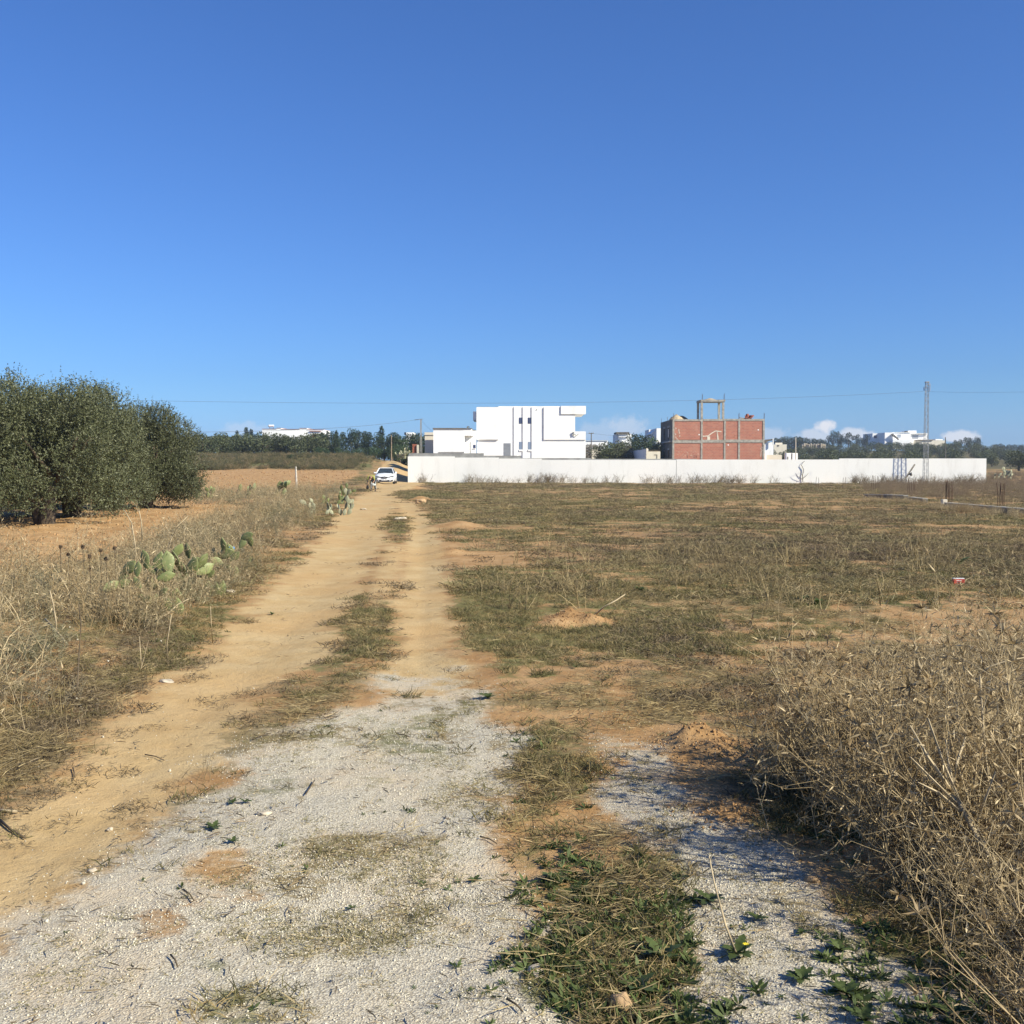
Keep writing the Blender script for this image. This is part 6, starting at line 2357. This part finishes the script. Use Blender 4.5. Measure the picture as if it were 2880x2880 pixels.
# the row of pads beside the track: (px, py of centre, length px, roll, group index)
near = [(422, 1640, 46, .95, 0), (469, 1621, 42, 1.2, 0), (407, 1741, 46, -.1, 0), (397, 1682, 34, -.8, 0), (417, 1688, 34, .7, 0),
        (366, 1596, 50, .9, 1), (314, 1648, 42, 1.0, 1), (345, 1618, 44, .8, 1), (330, 1662, 34, .5, 1), (407, 1572, 44, -.3, 1), (385, 1640, 34, -.6, 1),
        (446, 1582, 54, .15, 2), (472, 1580, 54, -.25, 2), (505, 1573, 52, .0, 2), (500, 1545, 36, .5, 2), (455, 1612, 34, .6, 2),
        (530, 1548, 36, -.2, 3), (541, 1592, 46, .5, 3), (556, 1606, 36, -.6, 3), (578, 1600, 46, 1.2, 3), (568, 1575, 40, .6, 3), (520, 1600, 40, .1, 3),
        (625, 1597, 36, 1.45, 4), (632, 1532, 38, .2, 4), (627, 1557, 48, 1.35, 4), (600, 1560, 36, .2, 4), (648, 1548, 34, -.4, 4),
        (350, 1640, 36, 1.1, 1), (385, 1600, 36, .2, 1), (430, 1605, 38, -.9, 2), (490, 1610, 36, 1.2, 2), (515, 1622, 32, -1.2, 3), (560, 1580, 38, -1.1, 3), (590, 1615, 30, .9, 3), (610, 1580, 34, -1.0, 4), (660, 1565, 32, 1.0, 4), (440, 1650, 34, -1.2, 0), (455, 1665, 30, .8, 0), (692, 1508, 34, 1.2, 5), (680, 1525, 30, .3, 5), (704, 1520, 28, -.5, 5)]
labs = ['front prickly pear with one dark pad low and yellow pads under it', 'prickly pear with grey green pads, leftmost of the row beside the track', 'upright broad pads of prickly pear in the middle of the row',
        'prickly pear with pads spread flat toward the track', 'prickly pear with lying pads beside the blue plastic scrap', 'small prickly pear farthest along the near row, half hidden in weeds']
for gi in range(6):
    lst = [q for q in near if q[4] == gi]
    mx = sum(q[0] for q in lst) / len(lst)
    D = np.interp(mx, [314, 410, 560, 700], [10.9, 11.1, 13.4, 17.0])
    base = on(X(mx, D), D)
    pads = []
    for (px, py, Lp, roll, _) in lst:
        Dp = D + TRR.uniform(-.35, .35)
        if py > 1660 and gi == 0:
            Dp = D - .7
        L = Lp / F * Dp * 1.25
        c = P(px, py, Dp)
        yaw = TRR.uniform(-.75, .75)
        roll = roll + TRR.uniform(-.25, .25)
        ax = Matrix.Rotation(yaw, 4, 'Z') @ Matrix.Rotation(roll, 4, 'Y') @ Vector((0, 0, 1))
        foot = c - ax * L * .5
        pads.append((foot, L, yaw, roll, TRR.uniform(-.35, .35)))
    # hidden lower pads that carry the visible ones
    for k in range(3):
        x = base.x + TRR.uniform(-.25, .25)
        pads.append((on(x, base.y + TRR.uniform(0, .2), -.03), .22, TRR.uniform(-.5, .5), TRR.uniform(-.4, .4), 0))
    prickly_pear(base, labs[gi], pads, None, PADS, True)
rr = random.Random(4)
for (px, py, w, h, L, n, lab, ms) in [(925, 1446, 1.5, .75, .24, 34, 'large pale prickly pear clump at the bend of the weed bank near the car', PPADS), (940, 1418, .9, .7, .24, 20, 'upright prickly pear stems behind the large pale clump', PADS),
                                      (572, 1400, 1.0, .30, .34, 7, 'small prickly pear with three upright pads, leftmost behind the olive trees', PADS), (596, 1401, .7, .40, .36, 6, 'prickly pear with one tall bright pad beside the leftmost one', PADS),
                                      (663, 1392, .5, .45, .40, 5, 'thin prickly pear in the middle of the dark weed strip', PADS), (715, 1392, 1.6, .4, .40, 8, 'low wide prickly pear left of the fence post', PADS),
                                      (768, 1394, 1.5, .7, .46, 14, 'tallest prickly pear just left of the fence post', PADS)]:
    b = G(px, py)
    prickly_pear(b, lab, auto_pads(b, w, h, L, n, rr), None, ms)
b = on(X(2805, 118), 118)
prickly_pear(b, 'dusty prickly pear thicket at the right end of the white wall', auto_pads(b, 3.0, 1.2, .48, 44, rr), None, PPADS)
b = P(1140, 1290, 146)
prickly_pear(b, 'tall pale prickly pear at the left end of the white wall', auto_pads(b, 1.2, 2.5, .5, 42, rr), None, PPADS)  # paler pad colour stands in for sunlight on the pads

# dry stems growing up through and in front of the pads
n = 62
pxs = RNG.uniform(290, 730, n)
Ds = np.interp(pxs, [314, 410, 560, 730], [10.9, 11.1, 13.4, 17.4]) + RNG.uniform(-.9, .5, n)
xs_ = (pxs - 1440) / F * Ds
place_stuff('stems_over_pads', weedy_k[:2] + scrub_k[:2], xs_, Ds, .45, .85, 'dry stems tangled through the row of prickly pears', 'weeds', None, .25, .02)

# ================================================================== SMALL THINGS ON THE GROUND
def weed(px, py, s, n, label, rz=0, flower=False):
    g = G(px, py)
    root = empty('leafy_weed', g, rz, label, 'weed')
    for k in range(n):
        o = link('leaf', LEAF[k % 3], root)
        a = 6.283 * k / n + TRR.uniform(-.3, .3)
        o.rotation_euler = Euler((0, -TRR.uniform(.15, .75), a), 'XYZ')
        q = s * TRR.uniform(.6, 1.15)
        o.scale = (q, q, q)
        o.location = (0, 0, .006)
    if flower:
        mb = MB().tube([(0.01, -.02, 0), (.02, -.03, .05)], .002, .002, 4)
        o = mb.build('flower_stem', 'weed', root)
        f_ = MB()
        for k in range(8):
            a = 6.283 * k / 8
            f_.add([(.02, -.03, .052), (.02 + .008 * math.cos(a - .3), -.03 + .008 * math.sin(a - .3), .056), (.02 + .012 * math.cos(a), -.03 + .012 * math.sin(a), .056), (.02 + .008 * math.cos(a + .3), -.03 + .008 * math.sin(a + .3), .056)], [(0, 1, 2, 3)])
        f_.build('flower', 'yellow', root)
    return root


M['yellow'] = plain('yellow petals', (.75, .62, .03), .6, .1, 20)


def leaf_mesh(seed):
    """a long toothed leaf lying along +x, arched"""
    g = np.random.default_rng(seed)
    n = 9
    V, T, Q = [], [], []
    for i in range(n + 1):
        u = i / n
        w = .20 * math.sin(math.pi * min(1, .04 + u * .96)) ** .8 * (1.15 if i % 2 else .72) * (1.2 - .5 * abs(u - .55))
        z = .30 * u - .42 * u * u
        for s in (-1, 0, 1):
            V.append((u, s * w, z + (.05 * abs(s) * (1 - u)) + g.normal(0, .008)))
            T.append(np.clip(.35 + .25 * abs(s) + g.normal(0, .15), 0, 1))
    for i in range(n):
        for s in range(2):
            Q.append((i * 3 + s, i * 3 + s + 1, (i + 1) * 3 + s + 1, (i + 1) * 3 + s))
    return np_mesh('leaf', np.array(V), np.array(Q), 'weed', np.array(T), True)


LEAF = [leaf_mesh(i) for i in range(3)]
for i, (px, py, s, n, lab) in enumerate([
        (2075, 2690, .115, 10, 'broad leafy weed at the foot of the leaning stick, with a yellow flower'), (1995, 2540, .10, 9, 'leafy weed beside the top of the stick on the gravel'),
        (1905, 2475, .08, 8, 'leafy weed at the left edge of the right gravel strip'), (2130, 2590, .06, 7, 'small leafy weed between gravel and the leaning stick'),
        (2255, 2630, .05, 7, 'small weed alone on the gravel right of the stick'), (2360, 2680, .09, 9, 'leafy weed on the gravel in the shadow stripes'),
        (2255, 2760, .085, 9, 'low leafy weed on bright gravel near the bottom'), (2380, 2800, .095, 9, 'leafy weed right of the bottom centre of the right gravel'),
        (2430, 2878, .09, 9, 'bright leafy weed cut by the bottom edge'), (2570, 2770, .09, 9, 'leafy weed where gravel meets the shaded thicket'),
        (2690, 2860, .10, 9, 'leafy weed in the lower right corner'), (600, 2332, .085, 9, 'flat green weed on the pale gravel left of centre'),
        (655, 2372, .055, 7, 'small grey weed just below the flat green one'), (655, 2262, .06, 8, 'dark weed above the flat green one'),
        (1335, 2482, .055, 8, 'small dark weed alone on the middle of the gravel'), (990, 2560, .04, 6, 'tiny weed alone on the gravel near its centre'),
        (690, 2260, .05, 7, 'second dark weed beside the one above the flat green weed'), (1372, 1966, .10, 9, 'grey green weed at the right top edge of the gravel'),
        (1620, 1880, .05, 6, 'tiny pale green weed on the bare soil right of the gravel top'), (2265, 1692, .17, 12, 'bright green spreading weed in the middle of the brown field'),
        (2300, 1700, .14, 10, 'green spreading weed touching the bright green one'), (2620, 1700, .15, 9, 'dark green weed near the red carton'), (2700, 1586, .22, 10, 'dark green weed clump left above the red carton'),
        (1800, 1664, .12, 9, 'small dark green weed right of the soil heap stick'), (1640, 2640, .10, 10, 'large leaved weed in the grass strip left of the right gravel'),
        (1790, 2790, .12, 11, 'broad leaved weed among the grass at the bottom centre'), (1860, 2700, .12, 11, 'dense dark weed at the edge of the right gravel'),
        (1700, 2500, .08, 8, 'leafy weed in the grass strip above the large leaved one'), (1560, 2480, .10, 12, 'bushy green weed at the edge of the main gravel'),
        (765, 1730, .06, 7, 'small green weed alone on the sandy track')]):
    weed(px, py, s * (.68 if py > 2200 else .9), n, lab, i * 1.1, i == 0)


for i, (px, py, s_, tl) in enumerate([(2350, 2240, 1.20, -.10), (2430, 2270, 1.30, -.12), (2500, 2330, 1.15, -.10), (2560, 2400, 1.25, -.15), (2650, 2470, 1.2, -.12), (2740, 2570, 1.15, -.1), (2500, 2220, 1.35, -.05),
                                      (2620, 2300, 1.3, -.05), (2820, 2480, 1.3, -.05), (2720, 2330, 1.45, 0), (2840, 2300, 1.4, 0), (2300, 2190, .95, -.15)]):
    o = link('dry_thistle', thick_k[i % 5])
    o.location = G(px, py) - Vector((0, 0, .01))
    o.scale = (s_,) * 3
    o.rotation_euler = (0, tl, i * 2.1)
    tag(o, 'tall branching dry thistle standing out of the thicket in the right foreground', 'thistle', 'tall thistles of the right foreground', 'thing')


def rock(px, py, size, mat, label, seed, flat=.6, name='stone'):
    g = G(px, py)
    r = np.random.default_rng(int(seed * 10))
    import bmesh
    bm = bmesh.new()
    bmesh.ops.create_icosphere(bm, subdivisions=3, radius=1)
    for v in bm.verts:
        c = v.co
        k = 1 + .22 * math.sin(c.x * 2.3 + seed) * math.cos(c.y * 2.9 + seed) + .12 * math.sin(c.z * 5 + c.x * 4 + seed * 2) + r.normal(0, .02)
        v.co = Vector((c.x * k * size * 1.2, c.y * k * size * .9, c.z * k * size * flat))
    me = bpy.data.meshes.new(name)
    bm.to_mesh(me)
    bm.free()
    me.polygons.foreach_set('use_smooth', [True] * len(me.polygons))
    me.materials.append(M[mat])
    o = link(name, me)
    o.location = g + Vector((0, 0, size * flat * .45))
    o.rotation_euler = (0, .15, seed)
    tag(o, label, 'stone', None, 'thing')
    return o


rock(1184, 1406, .22, 'stone_tan', 'tan boulder on the grass at the far end of the track', 1)
rock(1745, 2838, .027, 'stone_tan', 'upright tan stone with a dark side near the bottom centre', 2.6, 1.25)
rock(2285, 2478, .026, 'stone_tan', 'brown stone at the edge of the right gravel below the thicket', 3)
rock(1530, 2630, .04, 'stone', 'flat tan stone at the right edge of the main gravel', 4, .35)
rock(2165, 2180, .05, 'stone_tan', 'tan clod at the foot of the dry thicket', 5)
rock(2200, 2190, .035, 'stone_tan', 'smaller tan clod right of the other one by the thicket', 6)
rock(744, 2290, .03, 'stone', 'pale stone lying on the gravel near the dark weeds', 7, .3)
rock(308, 2336, .016, 'stone', 'small whitish stone on the sandy left rut', 8)
rock(258, 2452, .017, 'stone', 'round pale stone where sand meets gravel on the left', 9)
rock(1126, 1461, .16, 'stone', 'white stone in the grass between the ruts far along the track', 10, .3)
rock(1510, 2735, .03, 'stone', 'long cream stone chip beside the gravel edge', 11, .3)
rock(470, 1918, .045, 'stone', 'long pale stone at the foot of the left weeds beside the rut', 12, .3)
rock(645, 1666, .06, 'stone', 'pale flat stone under the prickly pears', 13, .4)
rock(1022, 1434, .13, 'stone', 'pale flat stone at the right foot of the weed bank', 14, .3)

# snail shells and pale pebbles on the verge
x, y = polar_points(1400, 4, 22, .5)
m = x < 0
place_stuff('snail_shells', chips, x[m], y[m], .006, .012, 'tiny white snail shells dotted over the left verge', 'shells',
            lambda a, b, c: sstep(-20, 60, poly_dist(*pix(a, b, c), BANK)) * .5 + .03, 2.0, -.004)


def stick(name, pts, r0, r1, mat, label, cat='stick', twigs=(), n=6):
    """pts: (px, py, distance or None for ground, lift)"""
    q = []
    for (px, py, Y) in pts:
        q.append(G(px, py) + Vector((0, 0, .012)) if Y is None else P(px, py, Y))
    t = Thing(name, q[0], label, cat)
    t.part('stem', MB().tube(q, r0, r1, n), mat, smooth=True)
    for tw in twigs:
        w = [G(a, b) + Vector((0, 0, .012)) if Y is None else P(a, b, Y) for (a, b, Y) in tw]
        t.part('twig', MB().tube(w, r1 * .9, r1 * .4, 4), mat)
    return t


D = G(2068, 2690).y
stick('leaning_stick', [(2070, 2692, None), (2040, 2600, D + .02), (2008, 2480, D + .08), (1994, 2408, D + .12)], .0045, .0028, 'drystem', 'thin tan stick standing in the broad weed on the gravel',
      twigs=[[(2070, 2690, None), (2050, 2695, None), (2075, 2722, None)], [(1996, 2420, D + .1), (2002, 2405, D + .1)]])
stick('fallen_branch', [(2126, 2090, None), (2170, 2068, None), (2230, 2052, D + 2.1), (2286, 2034, D + 2.15)], .010, .005, 'drystem', 'pale dead branch lying at the left front of the dry thicket',
      twigs=[[(2228, 2052, D + 2.1), (2222, 2010, D + 2.1), (2246, 1990, D + 2.15)], [(2286, 2034, D + 2.15), (2296, 2018, D + 2.2)]])
D2 = G(1668, 1740).y
stick('leaning_stick', [(1668, 1738, None), (1700, 1706, D2 + .1), (1730, 1690, D2 + .2), (1758, 1672, D2 + .25)], .010, .006, 'drystem', 'thin stick rising from the soil heap in the field',
      twigs=[[(1755, 1674, D2 + .25), (1759, 1668, D2 + .25)]])
D3 = 3.75
stick('broken_stalk', [(2900, 2640, D3), (2850, 2530, D3), (2790, 2420, D3), (2730, 2320, D3 + .05), (2680, 2230, D3 + .1)], .010, .008, 'drystem', 'thick pale broken stalk leaning across the dry thicket at the right edge',
      twigs=[[(2680, 2230, D3 + .1), (2640, 2170, D3 + .1), (2600, 2110, D3 + .15)], [(2690, 2250, D3 + .1), (2670, 2160, D3 + .1), (2660, 2080, D3 + .15)], [(2700, 2270, D3 + .1), (2630, 2200, D3), (2560, 2130, D3 - .05)],
             [(2720, 2300, D3 + .1), (2640, 2230, D3), (2580, 2200, D3 - .05)], [(2680, 2230, D3 + .1), (2690, 2150, D3 + .1), (2720, 2060, D3 + .2)], [(2740, 2330, D3 + .1), (2770, 2250, D3), (2800, 2170, D3)],
             [(2680, 2232, D3 + .1), (2610, 2130, D3 + .05), (2560, 2040, D3 + .1)], [(2715, 2290, D3 + .1), (2655, 2150, D3 + .05), (2610, 2020, D3 + .1)]])
stick('tall_stalk', [(2790, 2300, 4.0), (2778, 2180, 4.0), (2766, 2060, 4.0), (2756, 1900, 4.05)], .0045, .0035, 'drystem', 'tall straight thin dry stem rising from the thicket near the right edge',
      twigs=[[(2762, 2000, 4.0), (2780, 1950, 4.0), (2790, 1890, 4.0)], [(2768, 2070, 4.0), (2750, 2010, 4.0)]])
stick('dry_stalk', [(2895, 1848, 4.6), (2840, 1856, 4.6), (2790, 1872, 4.6), (2762, 1892, 4.6)], .003, .003, 'drystem', 'curved straw stem crossing level above the thicket at the right edge')
stick('dry_stalk', [(2400, 2200, 4.9), (2404, 2240, 4.85), (2412, 2300, 4.8)], .005, .006, 'drystem', 'short pale stem standing at the shaded foot of the thicket',
      twigs=[[(2400, 2200, 4.9), (2396, 2170, 4.9)]])
stick('dry_stalk', [(2440, 2340, 4.4), (2480, 2290, 4.4), (2516, 2248, 4.4)], .004, .003, 'drystem', 'pale bent stem low in the left part of the thicket')
stick('bent_stalk', [(420, 1752, None), (470, 1728, 11.0), (500, 1700, 11.2), (530, 1685, 11.3)], .010, .006, 'drystem', 'pale bent stalk lying over the dark pad beside the track',
      twigs=[[(398, 1702, 11.3), (440, 1705, 11.2), (470, 1708, 11.1)], [(398, 1752, None), (450, 1764, 10.8), (490, 1750, 10.9)]])
stick('dry_stalk', [(158, 1808, 9.2), (158, 1750, 9.2), (150, 1700, 9.2), (140, 1660, 9.2)], .008, .005, 'drystem', 'curved pale stem standing in the left foreground weeds')
stick('dry_stalk', [(218, 1945, None), (222, 1840, 8.0), (228, 1760, 8.05), (222, 1700, 8.1)], .007, .004, 'drystem_dark', 'dark thin stem standing alone in front of the left weeds')
stick('fallen_branch', [(128, 1740, 9.3), (180, 1800, 9.1), (215, 1850, 9.0), (260, 1880, 9.0)], .010, .006, 'drystem', 'pale forked branch lying in the left foreground weeds',
      twigs=[[(150, 1822, 9.1), (190, 1800, 9.0), (225, 1775, 9.0)]])
stick('dry_stalk', [(398, 1906, None), (396, 1850, 8.05), (392, 1790, 8.1)], .004, .003, 'drystem', 'thin upright straw at the left verge, first of three', twigs=[[(397, 1880, 8.05), (410, 1830, 8.05), (418, 1800, 8.05)]])
stick('dry_stalk', [(470, 1872, None), (470, 1810, 8.6), (482, 1730, 8.6)], .004, .003, 'drystem', 'thin upright straw at the left verge, second of three')
stick('dry_stalk', [(598, 1812, None), (594, 1750, 9.6), (592, 1705, 9.6)], .005, .003, 'drystem', 'thin upright straw at the left verge, nearest the sandy rut')
stick('dead_twig', [(0, 2314, None), (30, 2340, None), (72, 2364, None)], .007, .004, 'drystem_dark', 'dark twig on the ground at the left edge')
stick('dead_twig', [(-10, 2284, None), (48, 2290, None)], .007, .006, 'drystem', 'pale twig end poking in at the left edge')
for i, (a, b, c, d, lab) in enumerate([(408, 2128, 462, 2144, 'dark twig lying on the left sandy rut'), (205, 2165, 207, 2200, 'short dark stub standing at the edge of the left rut'), (388, 1985, 405, 2010, 'short dark twig at the foot of the verge'),
                                       (515, 2510, 546, 2542, 'dark twig on the orange soil spot in the gravel'), (710, 2084, 762, 2068, 'short straw stalk where grass meets the gravel'), (1350, 2360, 1398, 2380, 'thin twig on the gravel near its right edge'),
                                       (480, 2695, 500, 2730, 'dark twig near the lower orange spot in the gravel'), (1425, 2820, 1470, 2855, 'thin twig at the bottom of the gravel'), (1115, 2070, 1150, 2078, 'curled thin twig on the top part of the gravel'),
                                       (860, 2240, 885, 2200, 'short upright twig on the gravel beside dark weeds')]):
    stick('dead_twig', [(a, b, None), ((a + c) / 2 + 3, (b + d) / 2 - 3, None), (c, d, None)], .0035, .0025, 'drystem_dark', lab)
# bare saplings before the ploughed soil
for (pts, lab) in [([(384, 1575, 13.5), (378, 1520, 13.5), (370, 1470, 13.5), (350, 1435, 13.5)], 'forked pale stem rising in front of the olive trees'),
                   ([(470, 1560, 14.5), (480, 1520, 14.5), (500, 1480, 14.5), (530, 1450, 14.5)], 'thin bare branching stem above the middle prickly pears'),
                   ([(400, 1520, 16), (398, 1470, 16), (390, 1430, 16)], 'thin bare stem right of the forked pale stem')]:
    a, b, Y = pts[1]
    stick('bare_sapling', pts, .012, .005, 'drystem', lab, twigs=[[(a, b, Y), (a + 14, b - 22, Y), (a + 20, b - 44, Y)], [(a - 2, b - 20, Y), (a - 14, b - 40, Y), (a - 12, b - 60, Y)]])
for i, (px, hy, by, lab) in enumerate([(233, 1538, 1640, 'dark globe thistle head, leftmost of the tall ones'), (252, 1565, 1650, 'dark globe thistle head just right of the leftmost'), (253, 1602, 1690, 'lowest dark thistle head among the left weeds'),
                                       (323, 1542, 1650, 'tall cup shaped dark thistle head near the pads'), (298, 1572, 1650, 'small dark thistle head before the cup shaped one'), (170, 1538, 1650, 'dark thistle head at the left among tall weeds'),
                                       (192, 1560, 1660, 'brown thistle head low between the left ones'), (283, 1548, 1640, 'brown thistle head between the globes and the cup')]):
    Y = 11.0 + .1 * i
    b = P(px + 3, by, Y)
    t = Thing('globe_thistle', on(b.x, Y), lab, 'thistle')
    gz = on(b.x, Y)
    t.part('stem', MB().tube([gz, b, P(px, hy + 6, Y)], .006, .004, 5), 'drystem_dark')
    c = P(px, hy, Y)
    hm = Cloud()
    n_ = 90
    rg = np.random.default_rng(i)
    dd = rand_dirs(n_, -1, 1, rg)
    hm.add(blades(np.tile(np.array(c - gz)[None, :], (n_, 1)) + dd * .008, dd, rg.uniform(.013, .024, n_), np.full(n_, .007)), 0.5)
    link('head', hm.mesh('head', 'head'), t.root)
    bb = MB().tube([c - Vector((0, 0, .02)), c, c + Vector((0, 0, .02))], .012, .016, 8)
    t.part('head_core', bb, 'head')

# red carton, blue plastic
g = G(2695, 1646)
t = Thing('red_carton', g, 'small red and white printed carton lying in the brown field', 'carton')
hw = 15.5 / F * g.y
t.box('carton_body', 'redcard', g.x - hw, g.x + hw, g.y - .03, g.y + .03, g.z + .01, g.z + .088)
t.box('carton_lid', 'plate', g.x - hw, g.x + hw, g.y - .032, g.y + .032, g.z + .0885, g.z + .097)
for k, (a, b) in enumerate([(-.5, .45), (-.42, .36)]):
    t.box('print_line', 'plate', g.x + hw * a, g.x + hw * b, g.y - .0312, g.y - .0302, g.z + .062 - k * .022, g.z + .070 - k * .022)
c = P(652, 1550, 15.4)
rg = np.random.default_rng(3)
V, Q = [], []
for i in range(9):
    for k in range(4):
        V.append((c.x + (k - 1.5) * .018 + .02 * math.sin(i * .9) + rg.normal(0, .006), 15.35 + rg.normal(0, .02), c.z + .07 - i * .02 + rg.normal(0, .004)))
for i in range(8):
    for k in range(3):
        Q.append((i * 4 + k, i * 4 + k + 1, i * 4 + k + 5, i * 4 + k + 4))
me = np_mesh('plastic_scrap', np.array(V), np.array(Q), 'blueplastic', None, True)
o = link('plastic_scrap', me)
tag(o, 'scrap of bright blue plastic film caught on the prickly pear beside the track', 'plastic scrap', None, 'thing')
sm = o.modifiers.new('thick', 'SOLIDIFY')
sm.thickness = .002


# ================================================================== AIR
M['haze'] = bpy.data.materials.new('haze')
M['haze'].use_nodes = True
hn = M['haze'].node_tree
hn.nodes.clear()
ho = hn.nodes.new('ShaderNodeOutputMaterial')
pv = hn.nodes.new('ShaderNodeVolumePrincipled')
pv.inputs['Color'].default_value = (.80, .88, 1.0, 1)
pv.inputs['Density'].default_value = .00032
pv.inputs['Anisotropy'].default_value = .3
hn.links.new(pv.outputs[0], ho.inputs['Volume'])
hz = MB().box(-420, 420, -30, 620, -4, 22).build('haze', 'haze')
tag(hz, 'thin pale air between the camera and the hill', None, None, 'stuff')
